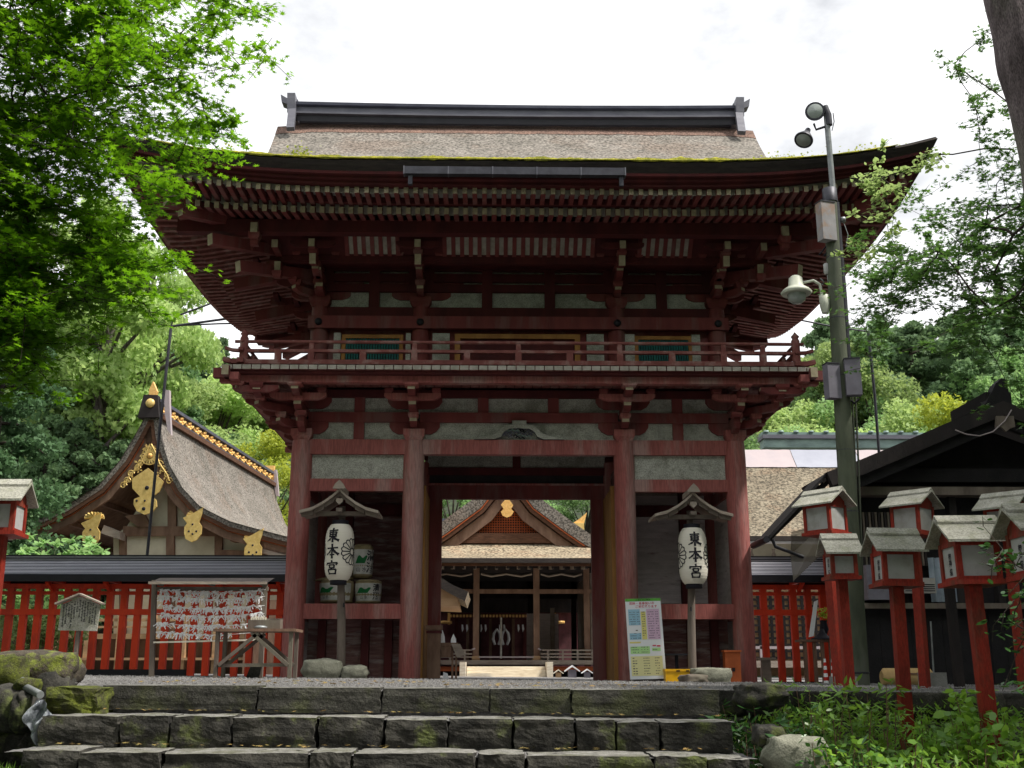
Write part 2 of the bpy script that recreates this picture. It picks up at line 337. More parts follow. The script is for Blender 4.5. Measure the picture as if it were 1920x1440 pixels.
# roof covering
def roof_z(x, y, edge=8.40):
    t = HY-abs(y-YC); ts = HX-abs(x); q = min(t, ts)
    l = lift(x, HX) if t <= ts else lift(y-YC, HY)
    return edge+prof(q)+l*max(0, 1-q/3.2)**2
def thatch_mesh():
    mb = MB()
    # hip skirt round all four sides: u along the side, v inwards
    for sx, sy, ax in ((0, -1, 0), (0, 1, 0), (-1, 0, 1), (1, 0, 1)):
        def fn(u, v, sx=sx, sy=sy, ax=ax):
            q = v*2.75; a = (u*2-1)
            if ax == 0: x = a*(HX-q); y = YC+sy*(HY-q); l = lift(abs(a)*(HX-q)+q, HX)
            else: y = YC+a*(HY-q); x = sx*(HX-q); l = lift(abs(a)*(HY-q)+q, HY)
            wob = .012*noise.noise(Vector((x*3, y*3, 0)))
            return (x, y, 8.40+prof(q)+l*max(0, 1-q/3.2)**2+wob)
        mb.grid(fn, 70, 14, 'thatch')
    # gable slopes
    for sy in (-1, 1):
        def fn(u, v, sy=sy):
            t = 1.9+v*(HY-1.9); xv = 4.72+.46*v**.7; x = (u*2-1)*xv; y = YC+sy*(HY-t); sag = .10*max(0, abs(u*2-1)-.86)/.14
            return (x, y, 8.42+prof(t)-sag*.6)
        mb.grid(fn, 50, 16, 'thatch')
        mb.grid(lambda u, v, fn=fn: (lambda p: (p[0], p[1], p[2]+.012))(fn(u, .86+.13*v+.02*noise.noise(Vector((u*30, v*2, 0))))), 120, 3, 'bark_red')
        def fe(u, v, sy=sy):       # verge thickness
            t = 1.9+u*(HY-1.9); return t
        for sx in (-1, 1):
            def fe(u, v, sy=sy, sx=sx):
                t = 1.9+u*(HY-1.9); xv = sx*(4.72+.46*u**.7); return (xv, YC+sy*(HY-t), 8.42+prof(t)-.06-.34*v)
            mb.grid(fe, 16, 2, 'thatch_edge')
    return mb
th = part(thatch_mesh(), 'roof_thatch')
# gable triangle walls, bargeboards, pendant
for sx in (-1, 1):
    mb = MB(); pts = [(YC+s*(HY-t), 8.36+prof(t)-.4) for s, ts in ((-1, np.linspace(2.6, 5.1, 8)), (1, np.linspace(5.05, 2.6, 8))) for t in ts]
    mb.prism(pts, 'x', sx*4.05, sx*4.12, 'dark_red'); part(mb, 'gable_wall')
    mb = MB()
    for sy in (-1, 1):
        for i in range(10):
            t0, t1 = 2.1+i*.3, 2.1+(i+1)*.3
            p = [(sx*(4.6+.30*(t-1.9)/3.2), YC+sy*(HY-t), 8.42+prof(t)-.52) for t in (t0, t1)]
            mb.bar(p[0], p[1], .08, .26, 'brown_edge')
    part(mb, 'bargeboard')
# eave edge courses swept round the roof
def sweep(mb, pr, m, n=60, z0=8.40, wob=0., axes=(0, 1), sgs=(-1, 1)):
    """pr: list of (inset, dz, lift factor) joined in order"""
    for ax, sg in ((0, -1), (0, 1), (1, -1), (1, 1)):
        if ax not in axes or sg not in sgs: continue
        vs = []
        for i in range(n+1):
            u = i/n*2-1
            for d, dz, lf in pr:
                hx, hy = HX-d, HY-d
                if ax == 0: x = u*hx; y = YC+sg*hy; l = lift(abs(u)*hx+d, HX)
                else: y = YC+u*hy; x = sg*hx; l = lift(abs(u)*hy+d, HY)
                zz = z0+dz+l*lf + (wob*noise.noise(Vector((x*2.3, y*2.3, dz*9))) if wob else 0)
                vs.append((x, y, zz))
        k = len(pr); mb.add(vs, [(i*k+j, (i+1)*k+j, (i+1)*k+j+1, i*k+j+1) for i in range(n) for j in range(k-1)], m)
mb = MB(); sweep(mb, [(0, 0, 1), (-.02, -.04, 1), (.02, -.10, 1), (.09, -.18, 1)], 'thatch_edge', wob=.015); part(mb, 'thatch_edge')
mb = MB(); sweep(mb, [(.09, -.18, 1), (.09, -.23, 1), (.17, -.235, 1), (.17, -.285, 1), (.25, -.29, 1), (.25, -.345, 1), (.42, -.345, 1)], 'dark_red'); part(mb, 'eave_board')
rng = np.random.default_rng(5)
# moss rim growing on the front edge of the thatch
mb = MB()
def mfn(u, v):
    x = -6.3+12.6*u; amp = .25+.95*abs(noise.noise(Vector((x*1.7, 0, 3))))+.35*abs(noise.noise(Vector((x*7, 0, 5)))) if -5.0 < x < 4.7 else .15+.35*abs(noise.noise(Vector((x*2.1, 0, 3))))
    k = noise.noise(Vector((x*9, v*2.5, 0))); q = [(-2.935, -.07-.05*k), (-2.955, -.01), (-2.94, .07), (-2.88, .115), (-2.78, .14), (-2.62, .13)][int(round(v*5))]; return (x, q[0]+.01*k, 8.40+lift(x, HX)+(q[1] if q[1] > 0 else q[1]*.6)*amp*(1 if v < 1 else 1)+.02*k*amp)
mb.grid(mfn, 500, 5, 'moss', False); mo = part(mb, 'moss')
P = []
for i in range(2600):
    x = rng.uniform(-5.0, 5.0) if i % 4 else rng.uniform(-6.6, 6.7); P.append((x, -2.88+rng.uniform(0, .22), 8.41+lift(x, HX)+prof(.1)*.6))
for cx, n, r in ((-3.75, 140, .14), (4.5, 160, .28), (-4.95, 40, .06), (5.9, 60, .3)):
    for i in range(n): P.append((cx+rng.normal()*r, -2.85+rng.uniform(0, .2), 8.44+lift(cx, HX)+abs(rng.normal())*.10*(1 if r < .2 else .5)))
npmesh('moss_tuft', leaves(rng, np.array(P), .045, TUFT, .2), 8, 'leaf_yellow', gate, kind='stuff')
# ridge
def ridge():
    mb = MB(); n = 24
    def sag(x): return .045*(x/5.0)**2-.02
    pr = [(.30, 11.60), (.30, 11.74), (.36, 11.76), (.36, 11.80), (.22, 11.82), (.20, 11.92), (.19, 12.0), (.26, 12.02), (.27, 12.08), (.16, 12.13), (.06, 12.17)]
    for sy in (-1, 1):
        for j in range(len(pr)-1):
            vs = []
            for i in range(n+1):
                x = -4.9+9.8*i/n
                for d, z in (pr[j], pr[j+1]): vs.append((x, YC+sy*d, z+sag(x)-.03))
            m = 'ridge_metal' if j in (0, 1, 8, 9) else ('ridge_light' if j in (2, 3, 4, 5) else 'ridge_metal')
            if j == 0: m = 'black_paint'
            mb.add(vs, [(i*2, i*2+2, i*2+3, i*2+1) for i in range(n)], m)
    return mb
part(ridge(), 'ridge')
for sx in (-1, 1):
    mb = MB(); x = sx*4.83
    mb.prism([(x-.085, 11.75), (x+.085, 11.75), (x+.085+sx*.02, 12.2), (x-.085+sx*.02, 12.2)], 'y', YC-.40, YC+.40, 'ridge_light')
    for sy in (-1, 1): mb.bar((x-sx*.02, YC+sy*.37, 11.8), (x-sx*.07, YC+sy*.72, 11.18), .16, .10, 'ridge_light', up=(0, sy, .5))
    q = [(x-sx*.08, 12.19), (x+sx*.10, 12.19), (x+sx*.30, 12.31), (x+sx*.27, 12.13), (x+sx*.10, 12.06), (x-sx*.08, 12.06)]
    mb.prism(q if sx < 0 else q[::-1], 'y', YC-.13, YC+.13, 'ridge_light')
    part(mb, 'ridge_end')
# ---- under the eaves
for axs, mm in (((0,), 'soffit'), ((1,), 'dark_wood')):  # side soffit near-black: the shade between rafters is painted into its colour
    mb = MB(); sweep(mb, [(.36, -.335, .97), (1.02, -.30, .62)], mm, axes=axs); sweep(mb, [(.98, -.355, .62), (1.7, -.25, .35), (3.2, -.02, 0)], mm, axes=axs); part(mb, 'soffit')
for sg_ in (-1, 1):
    mb = MB(); sweep(mb, [(.43, -.335, .97), (.43, -.44, .95)], 'board_end', axes=(0,), sgs=(sg_,)); part(mb, 'eave_filler')
    mb = MB(); sweep(mb, [(1.05, -.40, .62), (1.05, -.56, .62)], 'board_end', axes=(0,), sgs=(sg_,)); part(mb, 'eave_filler')
for sg_ in (-1, 1): mb = MB(); sweep(mb, [(.255, -.348, 1), (.255, -.41, 1), (.37, -.41, 1), (.37, -.34, 1)], 'rail_red', axes=(1,), sgs=(sg_,)); part(mb, 'side_eave_board')
mb = MB(); sweep(mb, [(.86, -.315, .66), (.86, -.425, .64), (.97, -.425, .64), (.97, -.33, .62)], 'dark_red'); part(mb, 'eave_beam')
def rafter(name, c, inset0, inset1, side, z0, z1, l0, l1, wd, hg, parent=gate, mbx=None):
    half = HX if side in 'fb' else HY; L0 = lift(c, half); a = abs(c)
    far = max(inset0+.05, half-a) if half-a < inset1 else inset1
    far = min(inset1, half-a+.0)
    if far-inset0 < .12: return
    k = (far-inset0)/(inset1-inset0); zz = z1*k+z0*(1-k); ll = l1*k+l0*(1-k)
    if side == 'f': p0 = (c, YC-HY+far, zz+L0*ll); p1 = (c, YC-HY+inset0, z0+L0*l0)
    elif side == 'b': p0 = (c, YC+HY-far, zz+L0*ll); p1 = (c, YC+HY-inset0, z0+L0*l0)
    elif side == 'r': p0 = (HX-far, YC+c, zz+L0*ll); p1 = (HX-inset0, YC+c, z0+L0*l0)
    else: p0 = (-HX+far, YC+c, zz+L0*ll); p1 = (-HX+inset0, YC+c, z0+L0*l0)
    b = mbx or MB(); b.bar(p0, p1, wd, hg, 'gate_red' if side in 'fb' else 'rail_red', end='end_paint' if side in 'fb' else 'rail_red', z='b')  # side rafters in a lighter red: ground-bounce light on undersides painted in
    if mbx is None: part(b, name, parent)
STF = MB(); STB = MB(); pitch = .1655
for i in range(-40, 41):
    c = i*pitch+.02
    rafter('flying_rafter', c, .35, 1.05, 'f', 7.945, 7.985, .95, .62, .078, .105)
    rafter('base_rafter', c, .93, 2.6, 'f', 7.815, 8.12, .62, .25, .085, .115)
for i in range(-40, 41):
    c = i*pitch+.02
    rafter('', c, .35, 1.05, 'b', 7.945, 7.985, .95, .62, .078, .105, mbx=STF); rafter('', c, .93, 2.6, 'b', 7.815, 8.12, .62, .25, .085, .115, mbx=STB)
for i in range(-22, 23):
    for sd_ in 'lr':
        rafter('', i*.215, .35, 1.05, sd_, 7.945, 7.985, .95, .62, .10, .12, mbx=STF); rafter('', i*.215, .93, 3.2, sd_, 7.79, 8.20, .62, .1, .10, .135, mbx=STB)
part(STF, 'flying_rafter', kind='stuff'); part(STB, 'base_rafter', kind='stuff')
# hip rafters and the corner tail beams
for sx in (-1, 1):
    for sy, yb in ((-1, .2), (1, 4.2)):
        def dg(t, z): return (sx*(3.75+t), yb+sy*t, z)
        mb = MB(); mb.bar(dg(.2, 8.05), dg(2.35, 7.98), .17, .22, 'gate_red', end='end_paint'); mb.bar(dg(2.0, 7.99), dg(2.62, 8.17), .14, .18, 'gate_red', end='end_paint'); part(mb, 'hip_rafter')
        for t, z in ((2.15, 7.86), (1.72, 7.50), (1.3, 7.15)):
            mb = MB(); mb.bar(dg(-.1, z+.30), dg(t, z), .16, .20, 'gate_red', end='end_paint'); part(mb, 'tail_rafter')
for y in (-1.3, 5.7): mb = MB(); mb.bx(-6.1, 6.1, y-.1, y+.1, 7.70, 7.94, 'dark_red'); part(mb, 'eave_purlin')
# ---- columns
def column(x, y, z0, z1, r, m='column_red', name='column'):
    mb = MB(); mb.lathe([(r*1.02, z0-.2), (r, z0+.3), (r, z1-.3), (r*.93, z1)], m, (x, y, 0), 28); part(mb, name)
gz = lambda x: -.0105*x
for x in CXS:
    for y in (0, 2.2, 4.4):
        if y == 2.2 and abs(x) < 3: column(x, y, 0, 4.2, .17)
        else: column(x, y, 0, 4.2, .19)
for x in UXS:
    for y in (.2, 4.2): column(x, y, 5.3, 6.85, .17, 'gate_red')
for x in (-3.75, 3.75): column(x, 2.2, 5.3, 6.85, .17, 'gate_red')
# ---- lower storey walls and beams
def wallpanel(x0, x1, y, z0, z1, m='plaster', name='plaster_panel', d=.05):
    mb = MB(); mb.bx(x0, x1, y-d/2, y+d/2, z0, z1, m); return part(mb, name)
def beam(x0, x1, y, z0, z1, d=.14, m='column_red', name='tie_beam'):
    mb = MB(); mb.bx(x0, x1, y-d/2, y+d/2, z0, z1, m); return part(mb, name)
bays = [(-3.94, -1.91), (-1.91, 1.91), (1.91, 3.94)]
for (a, b) in bays:
    for y in (0, 4.4):
        beam(a+.15, b-.15, y, 3.95, 4.22, .17)
        wallpanel(a, b, y+.04, 4.2, 4.56); wallpanel(a, b, y+.04, 4.72, 5.03)
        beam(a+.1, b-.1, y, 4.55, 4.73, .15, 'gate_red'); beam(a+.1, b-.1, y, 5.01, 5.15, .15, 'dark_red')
    if b-a < 3:
        for y in (0, 4.4):
            wallpanel(a, b, y+.03, 3.48, 3.97); beam(a+.15, b-.15, y, 3.28, 3.50, .15)
        beam(a+.15, b-.15, 0, 1.03, 1.29, .17)
# struts between the plaster panels
for y in (0, 4.4):
    for x in (-2.92, 2.91):
        for z0, z1 in ((4.2, 4.56), (4.71, 5.03)):
            mb = MB(); mb.bx(x-.095, x+.095, y-.055, y+.07, z0, z1, 'gate_red'); part(mb, 'strut')
    for x in (-.66, .63):
        mb = MB(); mb.bx(x-.10, x+.10, y-.055, y+.07, 4.71, 5.03, 'gate_red'); part(mb, 'strut')
# sides, lower storey
for x in (-3.94, 3.94):
    for y0, y1 in ((0, 2.2), (2.2, 4.4)):
        mb = MB(); mb.bx(x-.03, x+.03, y0+.1, y1-.1, 0, 3.95, 'old_plank' if y0 else 'white_plank'); part(mb, 'side_wall')
        for z0, z1, m in ((3.95, 4.22, 'column_red'), (3.28, 3.5, 'column_red'), (1.03, 1.29, 'column_red'), (4.55, 4.73, 'gate_red'), (5.01, 5.15, 'dark_red')):
            mb = MB(); mb.bx(x-.085, x+.085, y0+.12, y1-.12, z0, z1, m); part(mb, 'side_beam')
        mb = MB(); mb.bx(x-.035, x+.035, y0, y1, 4.2, 5.03, 'plaster'); part(mb, 'plaster_panel')
# niche backs at the middle row, niche floors, inner walls
for (a, b), m in ((bays[0], 'old_plank'), (bays[2], 'white_plank')):
    s = -1 if a < 0 else 1
    mb = MB()
    for i in range(10): mb.bx(a+.15, b-.15, 2.16+.006*(i % 3), 2.22, 1.2+i*.235, 1.2+(i+1)*.235-.002, m)
    part(mb, 'niche_back')
    beam(a+.1, b-.1, 2.12, 3.12, 3.34, .16, 'dark_red'); beam(a+.1, b-.1, 2.12, 1.25, 1.42, .14, 'old_plank')
    mb = MB(); mb.bx(s*3.32-.10, s*3.32+.10, 1.96, 2.14, 0, 3.9, 'dark_red'); part(mb, 'niche_post')
    mb = MB(); mb.bx(a+.1, b-.1, .10, 2.1, 1.16, 1.24, 'old_plank'); part(mb, 'niche_floor')
    mb = MB()
    for i in range(5): mb.bx(a+.15, b-.15, .62+.006*(i % 2), .68, i*.235-.05, (i+1)*.235-.053, 'old_plank')
    part(mb, 'lower_boarding')
    for px in (a+.42, (a+b)/2+.18, b-.42):
        mb = MB(); mb.bx(px-.07, px+.07, .46, .61, -.1, 1.03, 'dark_red'); part(mb, 'lower_post')
    mb = MB(); xx = s*1.91; mb.bx(xx-.03, xx+.03, .15, 2.05, -.1, 3.95, 'old_plank'); part(mb, 'inner_wall')
    mb = MB(); mb.bx(s*1.91-.06, s*1.91+.06, .2, 2.0, 3.28, 3.5, 'dark_red'); part(mb, 'side_beam')
# ceiling of the lower storey
mb = MB(); mb.bx(-3.9, 3.9, .1, 4.35, 5.0, 5.06, 'dark_wood'); part(mb, 'ceiling')
# doorway
mb = MB(); mb.bx(-1.78, 1.78, 2.13, 2.27, 3.47, 3.74, 'gate_red'); mb.bx(-1.78, 1.78, 2.10, 2.30, 3.74, 3.78, 'column_red'); part(mb, 'lintel')
mb = MB(); mb.bx(-1.78, 1.78, 2.12, 2.28, 3.97-.02, 4.10, 'dark_red'); mb.bx(-1.78, 1.78, 2.16, 2.22, 4.10, 4.45, 'plaster'); mb.bx(-.08, .08, 2.11, 2.16, 4.10, 4.45, 'dark_red'); mb.bx(-1.78, 1.78, 2.14, 2.24, 4.45, 5.0, 'dark_red'); part(mb, 'door_transom')
mb = MB(); mb.bx(-1.78, 1.78, 2.17, 2.23, 3.78, 3.95, 'dark_wood'); part(mb, 'transom_board')
for s in (-1, 1):
    mb = MB(); mb.bx(s*1.61-.13, s*1.61+.13, 2.11, 2.29, -.1, 3.47, 'gate_red'); part(mb, 'door_jamb')
    mb = MB(); mb.bx(min(s*1.72, s*1.80), max(s*1.72, s*1.80), .8, 2.05, -.1, 3.44, 'ochre_wood'); part(mb, 'door_leaf')
    mb = MB(); mb.bx(s*1.77-.05, s*1.77+.05, .66, .80, -.1, 3.5, 'ochre_wood'); part(mb, 'door_frame')
# frog-leg carving over the doorway
mb = MB(); half = [(0, 4.50), (.22, 4.49), (.33, 4.44), (.38, 4.36), (.50, 4.30), (.78, 4.24), (.82, 4.225), (.45, 4.225), (.33, 4.27), (.28, 4.36), (.18, 4.42), (0, 4.43)]
pl = half + [(-x, z) for x, z in half[::-1][1:-1]]
mb.prism([(x, z) for x, z in pl], 'y', -.12, -.03, 'plaster', 'ridge_metal')
for i in range(26):
    a = i*2.4; r = .26*math.sqrt((i+.5)/26); cx, cz = r*math.cos(a)*1.1, 4.335+r*math.sin(a)*.36
    mb.tube([(cx-.035, -.06, cz), (cx, -.10, cz+.02), (cx+.035, -.06, cz-.005)], .013, ('ridge_light', 'ridge_metal', 'copper_green', 'ink')[i % 4], 5)
mb.bx(-.13, .13, -.13, -.02, 4.495, 4.57, 'plaster'); part(mb, 'frog_leg_carving')
# ---- brackets
def arm(mb, c, d, L, z0, z1, wd=.13, m='gate_red', end='end_paint', sym=True):
    """boat-shaped bracket arm, centred at c running along unit direction d"""
    c = Vector((c[0], c[1], 0)); d = Vector((d[0], d[1], 0)).normalized(); n = Vector((-d.y, d.x, 0)); h = z1-z0
    a0 = -L if sym else -.1
    pr = [(a0+(.16 if sym else 0), z0), (L-.16, z0), (L-.06, z0+h*.22), (L, z0+h*.55), (L, z1), (a0, z1)]
    if sym: pr += [(a0, z0+h*.55), (a0+.06, z0+h*.22)]
    k = len(pr); vs = [tuple(c+d*a-n*wd/2+Vector((0, 0, z))) for a, z in pr]+[tuple(c+d*a+n*wd/2+Vector((0, 0, z))) for a, z in pr]
    mb.add(vs, [tuple(range(k))[::-1], tuple(range(k, 2*k))], m)
    ends = {3} | ({5} if sym else set())
    for i in range(k):
        e = (i == 3) or (sym and i == 5)
        mb.add([vs[i], vs[(i+1) % k], vs[k+(i+1) % k], vs[k+i]], [(0, 1, 2, 3)], end if e else m)
def block(mb, x, y, z0, z1, s=.19, m='gate_red'):
    h = z1-z0; a = s*.36; b = s*.5
    mb.add([(x-a, y-a, z0), (x+a, y-a, z0), (x+a, y+a, z0), (x-a, y+a, z0)]+[(x+i*b, y+j*b, z) for z in (z0+h*.45, z1) for i, j in ((-1, -1), (1, -1), (1, 1), (-1, 1))],
           [(3, 2, 1, 0)]+[(i, (i+1) % 4, 4+(i+1) % 4, 4+i) for i in range(4)]+[(4+i, 4+(i+1) % 4, 8+(i+1) % 4, 8+i) for i in range(4)]+[(8, 9, 10, 11)], m)
def bracket_lower(x, y, outs, name='bracket_set'):
    mb = MB(); block(mb, x, y, 4.19, 4.40, .38, 'column_red')
    for d in outs:
        dl = math.hypot(*d); u = (d[0]/dl, d[1]/dl); lat = (-u[1], u[0]); diag = dl > 1.1
        steps = [(.34, 4.42, 4.55), (.67, 4.65, 4.78), (1.0, 4.86, 4.97)]
        if not diag:
            arm(mb, (x-u[0]*.03, y-u[1]*.03), lat, .46, 4.33, 4.58, .12, end='gate_red'); arm(mb, (x-u[0]*.03, y-u[1]*.03), lat, .50, 4.80, 5.05, .12, end='gate_red')
            for k in (-.52, .52): block(mb, x+lat[0]*k-u[0]*.05, y+lat[1]*k-u[1]*.05, 4.56, 4.64, .18)
        for i, (r, z0, z1) in enumerate(steps):
            q = r*dl; arm(mb, (x, y), u, q+.07, z0, z1, .13, sym=False)
            zz = steps[i+1][1] if i < 2 else 5.03
            block(mb, x+u[0]*q, y+u[1]*q, z1, zz, .19 if i < 2 else .25, 'column_red')
            if not diag and i == 1:
                cx, cy = x+u[0]*q, y+u[1]*q; arm(mb, (cx, cy), lat, .50, zz-.05, zz+.07, .11, 'column_red', end='column_red')
                for k in (-.42, .42): block(mb, cx+lat[0]*k, cy+lat[1]*k, zz+.07, zz+.16, .15)
    part(mb, name)
def bracket_upper(x, y, outs, name='bracket_set'):
    mb = MB(); block(mb, x, y, 6.80, 7.0, .40)
    for d in outs:
        dl = math.hypot(*d); u = (d[0]/dl, d[1]/dl); lat = (-u[1], u[0]); diag = dl > 1.1
        steps = [(.40, 6.98, 7.11), (.78, 7.22, 7.35)]
        if not diag:
            arm(mb, (x-u[0]*.04, y-u[1]*.04), lat, .56, 6.97, 7.12, .13); arm(mb, (x-u[0]*.04, y-u[1]*.04), lat, .8, 7.22, 7.34, .12)
        for i, (r, z0, z1) in enumerate(steps):
            q = r*dl; arm(mb, (x, y), u, q+.07, z0, z1, .12, sym=False); zz = steps[i+1][1] if i < 1 else 7.44
            cx, cy = x+u[0]*q, y+u[1]*q; block(mb, cx, cy, z1, zz, .18, 'gate_red')
            if not diag and i == 1:
                arm(mb, (cx, cy), lat, .42, zz+.02, zz+.12, .10, 'dark_red', end='dark_red')
                for k in (-.36, .36): block(mb, cx+lat[0]*k, cy+lat[1]*k, zz+.12, zz+.2, .15)
        if not diag:
            sd = abs(u[0]) > .5; t = 1.65 if sd else 1.18; mb.bar((x, y, 7.62), (x+u[0]*t, y+u[1]*t, 7.62-.22*t), .16 if sd else .115, .21 if sd else .19, 'gate_red', end='dark_red' if sd else 'end_paint')
            cx, cy = x+u[0]*1.3, y+u[1]*1.3; block(mb, x+u[0]*1.12, y+u[1]*1.12, 7.46, 7.55, .17); arm(mb, (x+u[0]*1.2, y+u[1]*1.2), lat, .40, 7.57, 7.68, .10, 'dark_red', end='dark_red')
            mb.bar((x+u[0]*.9, y+u[1]*.9, 7.60), (x+u[0]*1.36, y+u[1]*1.36, 7.60), .11, .15, 'gate_red', end='end_paint')
        else:
            for t, z in ((.55, 7.15), (.95, 7.3), (1.35, 7.5)): block(mb, x+u[0]*t*1.2, y+u[1]*t*1.2, z, z+.1, .17)
    part(mb, name)
for x in CXS:
    for y in (0, 2.2, 4.4):
        o = []
        if y == 0: o.append((0, -1))
        if y == 4.4: o.append((0, 1))
        if abs(x) > 3: o.append((math.copysign(1, x), 0))
        if len(o) == 2: o.append((math.copysign(1, x), -1 if y == 0 else 1))
        if o: bracket_lower(x, y, o)
for x in UXS:
    for y in (.2, 2.2, 4.2):
        o = []
        if y == .2: o.append((0, -1))
        if y == 4.2: o.append((0, 1))
        if abs(x) > 3: o.append((math.copysign(1, x), 0))
        if len(o) == 2: o.append((math.copysign(1, x), -1 if y < 1 else 1))
        if o: bracket_upper(x, y, o)
# extra outriggers next to the corner, as in the balcony and eaves
for s in (-1, 1):
    mb = MB(); arm(mb, (s*4.62, -1.0), (1, 0), .4, 4.86, 4.98, .12); arm(mb, (s*4.60, -.7), (0, -1), .38, 4.82, 4.97, .13); block(mb, s*4.6, -1.0, 4.93, 5.03, .24); part(mb, 'outrigger')
    mb = MB(); mb.bar((s*4.42, -.2, 7.6), (s*4.42, -1.1, 7.6), .11, .15, 'gate_red', end='end_paint'); mb.bar((s*4.42, .0, 7.45), (s*4.42, -.75, 7.3), .11, .17, 'gate_red', end='end_paint'); block(mb, s*4.42, -.72, 7.08, 7.2, .17); part(mb, 'outrigger')
    mb = MB(); mb.bar((s*4.72, -1.36, 7.45), (s*4.72, -1.36, 7.9), .12, .14, 'gate_red'); mb.bx(s*4.72-.06, s*4.72+.06, -1.50, -1.42, 7.66, 7.84, 'end_paint'); block(mb, s*4.72, -1.38, 7.55, 7.68, .2); part(mb, 'corner_strut')
# ---- balcony
mb = MB()
for y in (-1.0, 5.4): mb.bx(-5.25, 5.25, y-.08, y+.08, 5.03, 5.15, 'column_red')
for x in (-4.95, 4.95): mb.bx(x-.08, x+.08, -1.3, 5.7, 5.028, 5.152, 'column_red')
part(mb, 'balcony_purlin')
mb = MB()
for y in (-1.16, 5.56): mb.bx(-5.18, 5.18, y-.07, y+.07, 5.155, 5.205, 'dark_red')
for x in (-5.1, 5.1): mb.bx(x-.07, x+.07, -1.22, 5.62, 5.155, 5.205, 'dark_red')
part(mb, 'balcony_fascia')
for s in (-1, 1):
    mb = MB(); mb.bar((s*4.9, -1.16, 5.16), (s*5.33, -1.16, 5.16), .13, .17, 'gate_red', end='end_paint'); mb.bar((s*5.08, -1.0, 5.16), (s*5.08, -1.42, 5.16), .12, .17, 'gate_red', end='end_paint'); part(mb, 'corner_nosing')
mb = MB(); n = 63
for i in range(n):
    x = -5.15+i*10.3/n
    mb.bx(x+.008, x+10.3/n-.008, -1.3, .05, 5.207, 5.285, 'rail_red', ('y-', 'board_end')); mb.bx(x+.008, x+10.3/n-.008, 4.35, 5.7, 5.207, 5.285, 'rail_red')
for i in range(30):
    y = .06+i*4.28/30
    for s in (-1, 1): mb.bx(min(s*3.8, s*5.2), max(s*3.8, s*5.2), y+.008, y+.135, 5.207, 5.285, 'rail_red', ('x', 'board_end'))
part(mb, 'balcony_floor')
mb = MB(); mb.bx(-3.7, 3.7, .1, 4.3, 5.16, 5.2, 'dark_wood'); part(mb, 'upper_floor')
def rails(z0, z1, d, over, m='rail_red', rnd=False, name='handrail'):
    for y in (-1.15, 5.55):
        mb = MB(); e = 4.9
        pts = [(-e-over, y, (z0+z1)/2+(.05 if over > .2 else 0)), (-e-over*.5, y, (z0+z1)/2+(.012 if over > .2 else 0)), (-e+.1, y, (z0+z1)/2), (e-.1, y, (z0+z1)/2), (e+over*.5, y, (z0+z1)/2+(.012 if over > .2 else 0)), (e+over, y, (z0+z1)/2+(.05 if over > .2 else 0))]
        if rnd: mb.tube(pts, (z1-z0)/2, m, 10)
        else:
            for a, b in zip(pts[:-1], pts[1:]): mb.bar(a, b, d, z1-z0, m)
        part(mb, name)
    for x in (-4.86, 4.86):
        mb = MB(); e0, e1 = -1.2, 5.6; c = (z0+z1)/2+.003; over = over*.45
        pts = [(x, e0-over, c+(.05 if over > .2 else 0)), (x, e0-over*.5, c+(.012 if over > .2 else 0)), (x, e0+.1, c), (x, e1-.1, c), (x, e1+over, c+.04)]
        if rnd: mb.tube(pts, (z1-z0)/2, m, 10)
        else:
            for a, b in zip(pts[:-1], pts[1:]): mb.bar(a, b, d-.006, z1-z0, m)
        part(mb, name)
rails(5.71, 5.77, .07, .10, rnd=True); rails(5.545, 5.595, .09, .26, name='middle_rail'); rails(5.325, 5.405, .12, .28, name='bottom_rail')
for i, x in enumerate([-4.84, -4.24, -3.66, -2.76, -1.86, -.94, -.04, .86, 1.74, 2.66, 3.57, 4.27, 4.86]):
    for y in (-1.15, 5.55):
        mb = MB()
        if i in (0, 12): mb.lathe([(.075, 5.28), (.075, 5.80), (.05, 5.84), (.075, 5.88), (.03, 5.93), (.0, 5.97)], 'rail_red', (x, y, 0), 14)
        else:
            mb.bx(x-.055, x+.055, y-.05, y+.05, 5.285, 5.55, 'rail_red')
            if i % 2 == 0 or i == 11: mb.bx(x-.04, x+.04, y-.035, y+.035, 5.594, 5.715, 'rail_red')
        part(mb, 'rail_post')
for i in range(1, 8):
    for x in (-4.86, 4.86):
        y = -1.15+i*6.7/8; mb = MB(); mb.bx(x-.05, x+.05, y-.055, y+.055, 5.285, 5.55, 'rail_red'); mb.bx(x-.035, x+.035, y-.04, y+.04, 5.594, 5.715, 'rail_red'); part(mb, 'rail_post')
